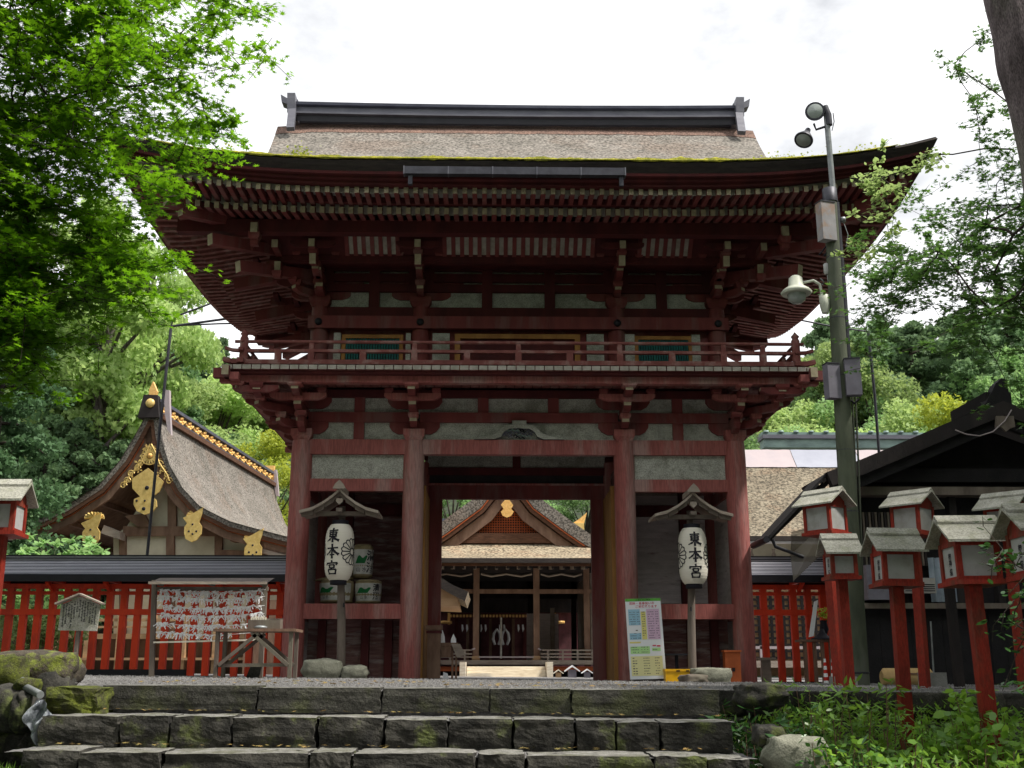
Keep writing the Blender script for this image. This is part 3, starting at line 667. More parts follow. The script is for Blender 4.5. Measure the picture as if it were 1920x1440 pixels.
# ---- upper storey walls
for yy, s in ((.2, -1), (4.2, 1)):
    mb = MB(); mb.bx(-3.7, 3.7, yy+.02 if s < 0 else yy-.10, yy+.10 if s < 0 else yy-.02, 5.28, 6.6, 'gate_red'); part(mb, 'upper_wall')
    mb = MB(); mb.bx(-3.95, 3.95, yy+s*.20, yy+s*.13, 6.36, 6.60, 'gate_red') if False else mb.bx(-3.95, 3.95, min(yy+s*.2, yy+s*.05), max(yy+s*.2, yy+s*.05), 6.36, 6.60, 'gate_red'); part(mb, 'wall_plate')
    f0, f1 = (yy-.06, yy+.06)
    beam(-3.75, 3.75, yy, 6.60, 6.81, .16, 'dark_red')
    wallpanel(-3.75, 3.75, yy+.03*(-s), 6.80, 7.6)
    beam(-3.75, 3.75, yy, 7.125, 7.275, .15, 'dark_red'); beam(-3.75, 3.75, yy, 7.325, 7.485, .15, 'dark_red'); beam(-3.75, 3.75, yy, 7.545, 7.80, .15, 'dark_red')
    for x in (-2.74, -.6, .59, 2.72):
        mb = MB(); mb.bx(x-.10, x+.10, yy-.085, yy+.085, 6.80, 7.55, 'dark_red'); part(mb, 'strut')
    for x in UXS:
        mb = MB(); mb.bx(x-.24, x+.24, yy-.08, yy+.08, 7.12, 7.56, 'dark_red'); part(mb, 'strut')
for x, s in ((-3.75, -1), (3.75, 1)):
    mb = MB(); mb.bx(x-.05, x+.05, .3, 4.1, 5.28, 6.6, 'gate_red'); part(mb, 'upper_side_wall')
    mb = MB(); mb.bx(x-.03, x+.03, .2, 4.2, 6.8, 7.6, 'plaster'); part(mb, 'plaster_panel')
    for z0, z1 in ((6.36, 6.6), (6.6, 6.81), (7.125, 7.275), (7.325, 7.485), (7.545, 7.8)):
        mb = MB(); mb.bx(x-.09, x+.09, .05 if z0 < 6.5 else .24, 4.35 if z0 < 6.5 else 4.16, z0+.002, z1-.002, 'gate_red'); part(mb, 'side_beam')
# windows, door, white boards of the upper front
for x0, x1 in ((-3.25, -2.24), (2.25, 3.20)):
    fr = MB(); yy = .14
    for a, b, c, d in ((x0-.07, x1+.07, 6.2, 6.27), (x0-.07, x1+.07, 5.66, 5.73), (x0-.07, x0, 5.73, 6.2), (x1, x1+.07, 5.73, 6.2)): fr.bx(a, b, yy-.01, yy+.1, c, d, 'ochre_wood')
    wn = part(fr, 'window'); g = MB(); k = 20
    for i in range(k): q = x0+(i+.5)*(x1-x0)/k; g.bx(q-.016, q+.016, yy+.01, yy+.06, 5.73, 6.2, 'green_paint')
    g.bx(x0, x1, yy+.062, yy+.08, 5.73, 6.2, 'ink'); g.build('lattice', wn)
for x0, x1 in ((-3.47, -3.34), (-2.12, -2.03), (-1.62, -1.30), (1.28, 1.60), (2.0, 2.18), (3.26, 3.42)):
    mb = MB(); mb.bx(x0, x1, .12, .20, 5.4, 6.3, 'plaster'); part(mb, 'wall_board')
mb = MB(); mb.bx(-1.2, 1.15, .08, .16, 6.19, 6.28, 'ochre_wood'); mb.bx(-1.2, -1.1, .08, .16, 5.3, 6.19, 'ochre_wood'); mb.bx(1.05, 1.15, .08, .16, 5.3, 6.19, 'ochre_wood'); df = part(mb, 'upper_door')
mb = MB()
for i in range(2): mb.bx(-1.08+i*1.07, -.03+i*1.07, .13, .19, 5.3, 6.18, 'dark_red')
mb.build('door_leaf', df)
for x in (-3.75, -1.85, 1.85, 3.75):
    mb = MB(); mb.lathe([(.07, 0), (.07, .02), (.04, .04), (0, .05)], 'black_paint', n=12); mb.tf(Matrix.Translation((x, 0, 6.48)) @ Matrix.Rotation(PI/2, 4, 'X')); part(mb, 'nail_cover')
# ---- ceilings between wall and eave purlin
for s, yw in ((-1, .2), (1, 4.2)):
    def Y(d): return yw+s*d
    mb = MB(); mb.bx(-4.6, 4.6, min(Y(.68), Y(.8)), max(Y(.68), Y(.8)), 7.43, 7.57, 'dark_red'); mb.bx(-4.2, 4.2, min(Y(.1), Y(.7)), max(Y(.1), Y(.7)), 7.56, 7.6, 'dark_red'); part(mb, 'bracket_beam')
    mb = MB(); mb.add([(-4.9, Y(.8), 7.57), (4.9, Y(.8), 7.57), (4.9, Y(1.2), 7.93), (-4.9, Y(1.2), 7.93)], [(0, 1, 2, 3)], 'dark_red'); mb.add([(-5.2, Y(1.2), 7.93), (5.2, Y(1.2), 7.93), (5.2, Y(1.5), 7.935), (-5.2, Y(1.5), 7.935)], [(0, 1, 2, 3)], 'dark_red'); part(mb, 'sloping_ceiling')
    for x0, x1 in ((-3.17, -2.24), (-1.38, 1.34), (2.21, 3.14)):
        pan = MB(); e = .005
        pan.add([(x0, Y(.83), 7.59), (x1, Y(.83), 7.59), (x1, Y(1.19)+0, 7.915), (x0, Y(1.19), 7.915)], [(0, 1, 2, 3)], 'board_end'); pp = part(pan.tf(Matrix.Translation((0, s*.006, -.006))), 'lattice_panel')
        r = MB(); k = round((x1-x0)/.157)
        for i in range(k+1):
            x = x0+i*(x1-x0)/k; r.bar((x, Y(.81), 7.56), (x, Y(1.2), 7.905), .075, .035, 'gate_red')
        r.build('rib', pp)
for s in (-1, 1):
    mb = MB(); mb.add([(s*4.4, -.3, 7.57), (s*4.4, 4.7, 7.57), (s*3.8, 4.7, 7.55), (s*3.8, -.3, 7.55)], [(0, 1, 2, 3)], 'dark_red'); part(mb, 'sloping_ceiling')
# gutter on the front eave
mb = MB(); mb.bx(-1.97, 1.69, -3.06, -2.93, 8.07, 8.20, 'metal_dark')
for i in range(6): mb.bx(-1.975+i*.73, -1.955+i*.73, -3.065, -2.925, 8.065, 8.205, 'ridge_light')
for x in (-1.86, 1.62): mb.bx(x-.035, x+.035, -3.02, -2.95, 7.9, 8.07, 'metal_dark')
part(mb, 'gutter')
# ================================================================== GROUND AND STEPS
def step01(a, b, x): t = max(0., min(1., (x-a)/(b-a))); return t*t*(3-2*t)
def ground_h(x, y):
    g = -.0105*max(-12, min(12, x))
    low = -1.42
    e = -9.9 if -4.3 < x < 1.6 else (-7.6 if x >= 1.6 else -8.6)     # edge of the upper court
    if y > e: h = 0
    else:
        d = e-y; h = -(.16 if x >= 1.6 or x <= -4.3 else .42)-d*(.40 if not (-4.3 < x < 1.6) else .42)
    h = max(low, h)
    if x < -4.3 and y < -8.4: h = min(h+.1, 0)
    if abs(x) < 14 and -16 < y < -5 and h < -.1: h += .05*noise.noise(Vector((x*1.3, y*1.3, 0)))
    hill = 0
    if y > 36: hill = .30*(y-36)
    if x < -24: hill += .35*(-24-x)
    if x > 26: hill += .30*(x-26)
    return h+g+min(hill, 60)
xs = list(np.arange(-300, -30, 30))+list(np.arange(-30, -8, 2))+list(np.arange(-8, 8, .2))+list(np.arange(8, 30, 2))+list(np.arange(30, 301, 30))
ys = list(np.arange(-60, -20, 5))+list(np.arange(-20, -5, .2))+list(np.arange(-5, 36, 2))+list(np.arange(36, 401, 14))
mb = MB(); V = [(float(x), float(y), ground_h(x, y)-.02) for x in xs for y in ys]; k = len(ys)
court = []; 
F1, F2, F3 = [], [], []
for i in range(len(xs)-1):
    for j in range(k-1):
        x, y = (xs[i]+xs[i+1])/2, (ys[j]+ys[j+1])/2; f = (i*k+j, (i+1)*k+j, (i+1)*k+j+1, i*k+j+1)
        if y > 34 or abs(x) > 26: F3.append(f)
        elif ground_h(x, y) > -.15 and y > -10: F1.append(f)
        elif -4.3 < x < 1.7: F1.append(f)
        else: F2.append(f)
mb.add(V, F1, 'gravel', False); mb.add(V, F2, 'soil', True); mb.add(V, F3, 'forest_floor', True)
mb.build('ground', kind='structure')
# loose gravel
rng = np.random.default_rng(11)
def pebbles(n, xr, yr, s0, s1, name, lab, m='gravel', zf=None):
    x = rng.uniform(*xr, n); y = rng.uniform(*yr, n); s = rng.uniform(s0, s1, n)
    z = np.array([(zf(a, b) if zf else -.0105*a) for a, b in zip(x, y)])
    oc = np.array([(1, 0, 0), (-1, 0, 0), (0, 1, 0), (0, -1, 0), (0, 0, .8), (0, 0, -.8)], float)
    fc = [(0, 2, 4), (2, 1, 4), (1, 3, 4), (3, 0, 4)]
    T = np.array([[oc[i] for i in f] for f in fc])
    C = np.stack([x, y, z], 1); a = rng.uniform(0, 6.3, n); ca, sa = np.cos(a), np.sin(a)
    st = rng.uniform(.6, 1.3, (n, 3))
    P = T[None]*st[:, None, None]*s[:, None, None, None]
    X = P[..., 0]*ca[:, None, None]-P[..., 1]*sa[:, None, None]; Yy = P[..., 0]*sa[:, None, None]+P[..., 1]*ca[:, None, None]
    P = np.stack([X, Yy, P[..., 2]], -1)+C[:, None, None]
    npmesh(name, P.reshape(-1, 3, 3), 3, m, kind='stuff', label=lab, cat='gravel')
pebbles(26000, (-4.6, 4.4), (-9.75, -5.5), .008, .022, 'gravel', 'grey gravel covering the court between the top step and the gate')
pebbles(9000, (-9, 9), (-5.5, -.3), .012, .026, 'court_gravel', 'grey gravel spread in front of the gate columns and fences')
pebbles(5000, (1.55, 2.6), (-13, -10.4), .008, .02, 'path_gravel', 'dark gravel beside the steps below the shrubs', zf=lambda a, b: ground_h(a, b)+.0)
st = thing('stone_steps', 'rough stone steps with gravel treads leading up to the gate court', 'steps')
def course(y, top, hgt, x0, x1, xs_, m, dep, seed, sq, amp, par=st):
    rr = random.Random(seed); e = [x0]+xs_+[x1]
    for i in range(len(e)-1):
        mb = MB(); a, b = e[i]+.006, e[i+1]-.006; hh = hgt*rr.uniform(.92, 1.02); off = rr.uniform(-.03, .03); tp = top-.0105*(a+b)/2+rr.uniform(-.015, .008)
        rock(mb, ((a+b)/2, y+dep/2+off, tp-hh/2), ((b-a)*1.01, dep, hh*1.04), m, seed*7+i, 12, sq, amp, top='stone_lit_top'); mb.build('step_stone', par)
def pxs(l, y): return [at(p, 1300, y).x for p in l]
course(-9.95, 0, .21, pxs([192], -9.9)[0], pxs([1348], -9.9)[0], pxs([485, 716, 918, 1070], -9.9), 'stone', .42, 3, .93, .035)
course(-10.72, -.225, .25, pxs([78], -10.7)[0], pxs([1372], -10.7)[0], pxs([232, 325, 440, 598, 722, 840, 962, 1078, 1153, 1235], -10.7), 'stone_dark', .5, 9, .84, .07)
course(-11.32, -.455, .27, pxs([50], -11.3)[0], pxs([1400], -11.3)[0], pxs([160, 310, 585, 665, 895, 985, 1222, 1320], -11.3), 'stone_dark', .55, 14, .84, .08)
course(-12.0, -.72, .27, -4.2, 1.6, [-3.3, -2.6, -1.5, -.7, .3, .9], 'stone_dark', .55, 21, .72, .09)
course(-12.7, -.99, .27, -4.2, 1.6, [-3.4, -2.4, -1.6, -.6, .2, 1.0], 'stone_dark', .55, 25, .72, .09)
mb = MB()
for y0, y1, z in ((-9.9, -9.5, -.035), (-10.65, -9.8, -.24), (-11.25, -10.4, -.475), (-11.9, -11.0, -.74), (-12.6, -11.7, -1.01)):
    mb.grid(lambda u, v: (-4.1+5.6*u, y0+(y1-y0)*v, z-.0105*(-4.1+5.6*u)+.012*noise.noise(Vector((u*40, v*8, z)))), 120, 10, 'gravel', False)
mb.build('tread_gravel', st)
# retaining stones right of the steps and along the court edge
ew = thing('stone_edging', 'low mossy stone edging along the court behind the shrubs on the right', 'stone edging')
for i in range(9):
    mb = MB(); rr = random.Random(i); x = 1.9+i*.55
    rock(mb, (x, -7.72+rr.uniform(-.05, .05), -.15-.0105*x), (rr.uniform(.45, .6), .4, .28), 'stone_dark' if i not in (4, 5) else 'stone', i+40, 6, .7, .1); mb.build('edging_stone', ew)

# ================================================================== FENCES
def fence(name, label, x0, x1, zb, pitch, steps, px0=0., back=None):
    f = thing(name, label, 'fence', (x0, 2.2, 0)); W = x1-x0; top = 1.75
    mb = MB(); n = 9                        # metal roof in overlapping courses, both slopes
    for s in (-1, 1):
        for i in range(n):
            a, b = i/n, (i+1)/n; y0_, y1_ = s*(.10+.44*a), s*(.10+.44*b); z0, z1 = 2.24-.30*a**.9, 2.24-.30*b**.9
            mb.add([(0, y0_, z0), (W, y0_, z0), (W, y1_+s*.012, z1+.012), (0, y1_+s*.012, z1+.012)], [(0, 1, 2, 3)], 'fence_roof')
            mb.add([(0, y1_+s*.012, z1+.012), (W, y1_+s*.012, z1+.012), (W, y1_+s*.012, z1-.012), (0, y1_+s*.012, z1-.012)], [(0, 1, 2, 3)], 'ridge_metal')
    mb.add([(0, -.55, 1.94), (0, .55, 1.94), (0, .1, 2.24), (0, -.1, 2.24)], [(0, 1, 2, 3)], 'black_paint'); mb.add([(W, -.55, 1.94), (W, .55, 1.94), (W, .1, 2.24), (W, -.1, 2.24)], [(0, 1, 2, 3)], 'black_paint')
    mb.build('roof', f)
    mb = MB()
    for i, (d, z0, z1) in enumerate(((.13, 2.20, 2.245), (.11, 2.245, 2.27), (.13, 2.27, 2.29), (.10, 2.29, 2.32), (.12, 2.32, 2.345))): mb.bx(0, W, -d, d, z0, z1, 'black_paint' if i % 2 == 0 else 'fence_roof')
    mb.build('ridge', f)
    mb = MB(); mb.bx(0, W, -.55, -.49, 1.80, 1.93, 'black_paint'); mb.bx(0, W, .49, .55, 1.80, 1.93, 'black_paint'); mb.bx(0, W, -.49, .49, 1.915, 1.93, 'black_paint'); mb.build('fascia', f)
    mb = MB(); mb.bx(0, W, -.07, .07, 1.70, 1.79, 'vermilion'); mb.bx(0, W, -.05, .05, 1.585, 1.65, 'vermilion'); mb.bx(0, W, -.075, .075, 1.20, 1.31, 'vermilion'); mb.build('rail', f)
    for (a, b, z) in steps:
        mb = MB(); mb.bx(a, b, -.09, .09, z-.16, z, 'black_paint'); mb.build('sill', f)
    i = 0; x = px0
    while x < W-.1:
        zb_ = [z for a, b, z in steps if a-.01 <= x <= b+.01]; zb_ = zb_[0] if zb_ else zb
        mb = MB(); mb.bx(x-.062, x+.062, -.055, .055, zb_, 1.70, 'vermilion'); mb.build('slat', f); x += pitch; i += 1
    x = .3
    while x < W:
        mb = MB(); mb.bar((x, -.49, 1.86), (x, .49, 1.86), .07, .08, 'vermilion'); mb.bar((x, -.04, 1.66), (x, -.4, 1.82), .06, .07, 'vermilion'); mb.build('roof_bracket', f); x += 1.1
    return f
fence('lattice_fence', 'long red slatted fence with black metal roof left of the gate', -12.6, -4.14, .18, .274, [(0, 6.27, .18), (6.27, 8.46, -.02)], .05)
fence('lattice_fence', 'short red slatted fence with pale metal roof between gate and dark building', 4.14, 9.6, -.1, .292, [(0, 5.46, -.05)], .12)
mb = MB(); mb.bx(-9.0, -5.75, 1.85, 2.0, -.2, .06, 'stone'); mb.build('fence_footing', label='low grey stone footing under the left end of the red fence', cat='footing')
mb = MB(); mb.bx(4.2, 4.85, 1.95, 2.05, -.2, -.06, 'vermilion'); mb.build('kick_board', label='low red board on the ground at the foot of the right-hand fence', cat='board')

# ================================================================== LEFT SHRINE
SX, SY, SR = -11.0, 14.0, -rad(4.6)
lsh = thing('shrine_hall', 'thatched shrine hall with gold gable ornaments behind the left fence', 'building', (SX, SY, 0), SR)
def loc(px, py, d=0.):
    """photo pixel on the gable plane of the left shrine, in that building's own coordinates"""
    c, s = math.cos(SR), math.sin(SR); n = Vector((-s, c, 0)); o = Vector((SX, SY, 0))+n*d
    r = _F+_R*((px-960)/FPX)+_U*((720-py)/FPX); t = (o-CAM).dot(n)/r.dot(n); p = CAM+r*t-Vector((SX, SY, 0))
    return (p.x*c+p.y*s, -p.x*s+p.y*c, p.z)
Lp = [loc(*p) for p in ((290, 781), (277, 785), (257, 822), (233, 863), (190, 913), (131, 951), (87, 971), (48, 989))]
Rp = [loc(*p) for p in ((290, 781), (301, 785), (306, 822), (324, 875), (347, 916), (379, 951), (437, 980), (534, 1006), (600, 1020))]
DEP = 13.0
mb = MB()
for pr in (Lp, Rp):
    n = len(pr); sg = 1 if pr is Lp else -1
    def fn(u, v, pr=pr, n=n):
        i = min(int(u*(n-1)), n-2); f = u*(n-1)-i; a = Vector(pr[i]).lerp(Vector(pr[i+1]), f)
        return (a.x, -.25+v*(DEP+.5), a.z+.02*noise.noise(Vector((a.x*2, v*20, 0))))
    mb.grid(fn, (n-1)*3, 30, 'thatch')
mb.build('roof_thatch', lsh)
def strip(pr, y0, y1, a, b, m, name, par):
    """band hanging below the roof profile between depths a and b (metres, along the inward normal)"""
    mb = MB(); o = []
    for i, p in enumerate(pr):
        q0, q1 = pr[max(0, i-1)], pr[min(len(pr)-1, i+1)]; tx, tz = q1[0]-q0[0], q1[2]-q0[2]; l = math.hypot(tx, tz); nx, nz = tz/l, -tx/l
        if nz > 0: nx, nz = -nx, -nz
        if i == 0: nx, nz = 0, -1
        o.append(((p[0]+nx*a, p[2]+nz*a), (p[0]+nx*b, p[2]+nz*b)))
    for i in range(len(o)-1):
        mb.prism([o[i][0], o[i+1][0], o[i+1][1], o[i][1]], 'y', y0, y1, m)
    mb.build(name, par)
for pr in (Lp, Rp):
    strip(pr, -.22, DEP+.22, .01, .15, 'thatch', 'thatch_edge', lsh); strip(pr, -.21, -.06, .15, .27, 'brown_edge', 'verge_board', lsh)
    strip(pr, -.10, .02, .25, .52, 'brown_wood', 'bargeboard', lsh); strip(pr[1:], -.13, -.10, .27, .30, 'orange_wood', 'verge_trim', lsh)
    strip(pr[1:], .0, DEP, .30, .36, 'brown_wood', 'soffit', lsh)
for pr in (Lp, Rp):
    for i in range(2, 8):
        if i >= len(pr): continue
        p = pr[i]; mb = MB(); mb.bar((p[0], 0, p[2]-.48), (p[0], DEP, p[2]-.48), .12, .14, 'brown_wood'); mb.build('purlin', lsh)
# ridge of the left shrine
rz0 = Lp[0][2]
mb = MB(); mb.bx(-.36, .36, -.1, DEP, rz0-.1, rz0+.05, 'brown_edge'); mb.bx(-.26, .26, -.1, DEP, rz0+.05, rz0+.14, 'ridge_metal'); mb.bx(-.12, .12, -.1, DEP, rz0+.14, rz0+.44, 'ridge_light'); mb.bx(-.24, .24, -.12, DEP, rz0+.44, rz0+.54, 'ridge_metal'); mb.bx(-.1, .1, -.12, DEP, rz0+.54, rz0+.6, 'ridge_metal'); mb.build('ridge', lsh)
mb = MB()
for i in range(17):
    y = .5+i*.76
    for s in (-1, 1):
        x = s*.13; rr = .13
        for k in range(5): a = 2*PI*k/5; mb.lathe([(0, -.06), (.085, -.04), (.085, .04), (0, .06)], 'bright_gold', (x, y+rr*math.cos(a)*.8, rz0+.29+rr*.8*math.sin(a)), 6)
        mb.tube([(x, y+.15, rz0+.22), (x+s*.04, y+.3, rz0+.34), (x, y+.42, rz0+.3), (x+s*.03, y+.55, rz0+.22)], .045, 'bright_gold', 5)
mb.build('ridge_ornament', lsh)
mb = MB(); mb.prism([(-.36, rz0-.10), (.32, rz0-.10), (.22, rz0+.60), (-.22, rz0+.62)], 'y', -.35, -.12, 'dark_wood'); e = mb.build('ridge_end', lsh)
mb = MB(); mb.lathe([(0, 0), (.14, .0), (.14, .05), (.08, .08), (0, .08)], 'gold', n=18); mb.tf(Matrix.Translation((.02, -.35, rz0+.34)) @ Matrix.Rotation(PI/2, 4, 'X')); mb.build('crest', e)
mb = MB(); mb.prism([(-.08, rz0+.62), (.14, rz0+.60), (.17, rz0+.74), (.02, rz0+1.05), (-.08, rz0+.8)], 'y', -.30, -.16, 'bright_gold'); mb.build('horn', e)
mb = MB(); mb.prism([(.40, rz0+.78), (.56, rz0+.76), (.60, rz0+.3), (.72, rz0-.65), (.60, rz0-.5), (.46, rz0+.1)], 'y', -.3, -.16, 'sheet'); mb.build('flange', e)
mb = MB(); mb.prism([(.1, rz0+.62), (.34, rz0+.62), (.5, rz0-.5), (.38, rz0-.5)], 'y', DEP, DEP+.14, 'sheet'); mb.bx(-.2, .25, DEP, DEP+.12, rz0, rz0+.8, 'bright_gold'); mb.build('ridge_end', lsh)
# gold pendants
def flat(poly, y0, y1, m): b = MB(); b.prism([(p[0], p[2]) for p in poly], 'y', y0, y1, m); return b
big = [(283, 880), (312, 905), (303, 925), (291, 933), (298, 940), (299, 952), (290, 963), (276, 967), (262, 960), (256, 948), (257, 938), (268, 933), (254, 918), (253, 900)]
b = flat([loc(*p) for p in big], -.24, -.17, 'gold'); pd = b.build('gable_pendant', lsh)
for (px_, py_, r) in ((281, 917, 4), (275, 956, 3.5), (262, 941, 2.2), (292, 941, 2.2), (277, 941, 2)):
    b = MB(); c = loc(px_, py_); i0 = len(b.v); b.lathe([(0, 0), (r*.017, 0), (r*.012, .02), (0, .02)], 'ink', n=10); b.tf(Matrix.Translation((c[0], -.24, c[2])) @ Matrix.Rotation(PI/2, 4, 'X'), i0); b.build('stud', pd)
b = MB(); c = loc(286, 857)
for k in range(16):
    a = 2*PI*k/16; b.bar((c[0]+.10*math.cos(a), -.2, c[2]+.10*math.sin(a)), (c[0]+.24*math.cos(a), -.2, c[2]+.24*math.sin(a)), .05, .035, 'gold', up=(0, 1, 0))
b.tube([(c[0]+.27*math.cos(t), -.2, c[2]+.27*math.sin(t)) for t in np.linspace(0, 2*PI, 20)], .02, 'gold', 5)
i0 = len(b.v); b.lathe([(0, 0), (.09, 0), (.06, .04), (0, .04)], 'bright_gold', n=12); b.tf(Matrix.Translation((c[0], -.21, c[2])) @ Matrix.Rotation(PI/2, 4, 'X'), i0)
for s, pts in ((1, [(286, 835), (282, 845), (268, 872), (262, 880), (250, 890), (243, 903), (236, 912)]), (1, [(288, 835), (296, 850), (304, 872), (311, 882), (318, 892), (322, 904)])):
    q = [loc(*p) for p in pts]; b.tube([(p[0], -.2, p[2]) for p in q], .03, 'gold', 6)
    for j, p in enumerate(q[1:]):
        b.tube([(p[0]+.11*math.cos(t)*(1-t/12), -.2, p[2]+.11*math.sin(t)*(1-t/12)) for t in np.linspace(0, 6.5, 14)], .022, 'gold', 5)
for (lx, ly, lr) in ((262, 872, .13), (270, 862, .12), (252, 890, .12), (243, 905, .11), (300, 866, .12), (308, 880, .12), (316, 896, .10), (278, 842, .11), (292, 842, .10), (266, 884, .09), (302, 890, .08)):
    c = loc(lx, ly)
    for k in range(3):
        a = k*2.1+lx; b.prism([(c[0]+lr*.2*math.cos(a-1), c[2]+lr*.2*math.sin(a-1)), (c[0]+lr*.8*math.cos(a-.35), c[2]+lr*.8*math.sin(a-.35)), (c[0]+lr*1.1*math.cos(a), c[2]+lr*1.1*math.sin(a)), (c[0]+lr*.7*math.cos(a+.4), c[2]+lr*.7*math.sin(a+.4))], 'y', -.21, -.18, 'gold')
b.build('scrollwork', lsh)
def small_pendant(cx, cy, sc=1., fan=None):
    pts = [(-18, -22), (0, -30), (20, -42), (18, -30), (12, -14), (17, -6), (16, 8), (8, 19), (-2, 23), (-13, 17), (-16, 6), (-15, -6), (-10, -12)]
    b = flat([loc(cx+x*sc, cy+y*sc) for x, y in pts], -.24, -.18, 'gold'); o = b.build('pendant', lsh)
    for dx, dy in ((0, -10), (0, 8), (-7, 3), (7, 3)):
        b = MB(); c = loc(cx+dx*sc, cy+dy*sc); i0 = len(b.v); b.lathe([(0, 0), (.035, 0), (0, .02)], 'ink', n=8); b.tf(Matrix.Translation((c[0], -.24, c[2])) @ Matrix.Rotation(PI/2, 4, 'X'), i0); b.build('stud', o)
    if fan:
        b = MB(); c = loc(*fan)
        for k in range(9):
            a = PI*k/8; b.tube([(c[0], -.16, c[2]), (c[0]+.30*math.cos(a), -.15, c[2]+.17*math.sin(a))], [.02, .05], 'gold', 5)
        b.build('crest', lsh)
small_pendant(176, 1005, 1, (181, 972)); b = None
mir = -1
small_pendant(366, 995, 1, (372, 968)); small_pendant(478, 1034, 1, (480, 1008))
# gable wall and timbers
def quad(p, y0, y1, m, name, par=lsh): flat([loc(*q) for q in p], y0, y1, m).build(name, par)
quad([(200, 1000), (225, 985), (286, 880), (345, 960), (420, 1000), (560, 1040), (560, 1270), (200, 1270)], .5, .6, 'cream_wall', 'wall')
quad([(222, 984), (400, 984), (400, 1002), (222, 1002)], .35, .5, 'brown_wood', 'beam'); quad([(395, 1028), (560, 1034), (560, 1042), (395, 1040)], .35, .5, 'brown_wood', 'beam')
for a, b_, t, bt in ((303, 318, 1002, 1250), (306, 322, 925, 984), (395, 409, 1000, 1250), (214, 226, 1000, 1250), (480, 492, 1030, 1250)): quad([(a, t), (b_, t), (b_, bt), (a, bt)], .36, .49, 'brown_wood', 'post')
quad([(226, 965), (262, 960), (275, 985), (250, 985)], .3, .5, 'brown_wood', 'brace')
quad([(196, 985), (226, 998), (226, 1012), (190, 1000)], -.05, .5, 'grey_wood', 'beam_end')
quad([(480, 1022), (545, 1040), (545, 1052), (480, 1034)], -.1, .4, 'grey_wood', 'beam_end')
for i in range(9):
    a = 245+i*5; q0, q1 = loc(205-i*1.5+i*9, 990-i*8), loc(262+i*2.2, 930-i*3)
# timber base of the left shrine (seen through the slats)
mb = MB(); mb.bx(-2.2, 5.6, -.6, 4, 1.05, 1.2, 'tan_wood'); mb.bx(-2.2, 5.6, -.62, -.5, 1.55, 1.63, 'tan_wood'); mb.bx(-2.2, 5.6, -.62, -.5, 1.36, 1.42, 'tan_wood'); mb.build('veranda', lsh)
for i in range(9): mb = MB(); mb.bx(-2.2+i*.95, -2.05+i*.95, -.66, -.46, 0, 1.8, 'tan_wood'); mb.build('veranda_post', lsh)
mb = MB(); mb.bx(-2.0, 5.4, -.2, 3.6, -.2, 1.04, 'brown_wood'); mb.bx(-2.3, 5.7, -.75, -.25, .45, .52, 'tan_wood'); mb.build('base', lsh)
# ================================================================== WORSHIP HALL SEEN THROUGH THE DOORWAY
hx = .04
hd = thing('worship_hall', 'thatched worship hall with latticed gable seen through the gate doorway', 'building', (hx, 18, 0))
def hp(px, py, Y=18.): p = at(px, py, Y); return (p.x-hx, Y-18, p.z)
def sym(l): return l
ho = [(0, 7.25), (.45, 6.75), (.95, 6.05)] + [(abs(hp(x, y)[0]), hp(x, y)[2]) for x, y in ((1016, 939), (1074, 982), (1108, 1005), (1150, 1025))]
for s in (-1, 1):
    pr = [(s*x, 0, z) for x, z in [ho[0], ho[1]]+ho[3:]]
    mb = MB(); n = len(pr)
    for i in range(n-1):
        a, b = pr[i], pr[i+1]
        mb.grid(lambda u, v: (a[0]+(b[0]-a[0])*u, -.3+v*9, a[2]+(b[2]-a[2])*u), 5, 12, 'thatch')
    mb.build('roof_thatch', hd)
    strip(pr, -.3, .3, .0, .40, 'thatch', 'verge_thatch', hd); strip(pr, -.26, .1, .40, .58, 'brown_edge', 'verge_board', hd); strip(pr[:-1], -.10, .05, .62, .95, 'brown_wood', 'bargeboard', hd); strip(pr[:-1], -.29, -.24, .42, .46, 'orange_wood', 'verge_trim', hd)
g = [hp(888, 1003), hp(1022, 1003), (0, 0, 6.6)]
mb = MB(); mb.prism([(p[0], p[2]) for p in g], 'y', .2, .26, 'dark_wood'); gw = mb.build('gable_wall', hd)
mb = MB(); z0 = g[0][2]; H = 6.6-z0; W = g[1][0]
for i in range(-16, 17):
    x = i*.085
    if abs(x) < W: mb.bx(x-.014, x+.014, .15, .19, z0, z0+H*(1-abs(x)/W), 'orange_wood')
for j in range(22):
    z = z0+.06+j*.085; ww = W*(1-(z-z0)/H)
    if ww > .05: mb.bx(-ww, ww, .16, .2, z-.013, z+.013, 'orange_wood')
mb.build('lattice', gw)
pts = [(951, 935), (962, 950), (958, 957), (963, 962), (958, 970), (950, 973), (942, 969), (939, 962), (944, 957), (939, 949)]
mb = MB(); mb.prism([(hp(*p)[0], hp(*p)[2]) for p in pts], 'y', -.36, -.3, 'bright_gold'); pd = mb.build('gable_pendant', hd)
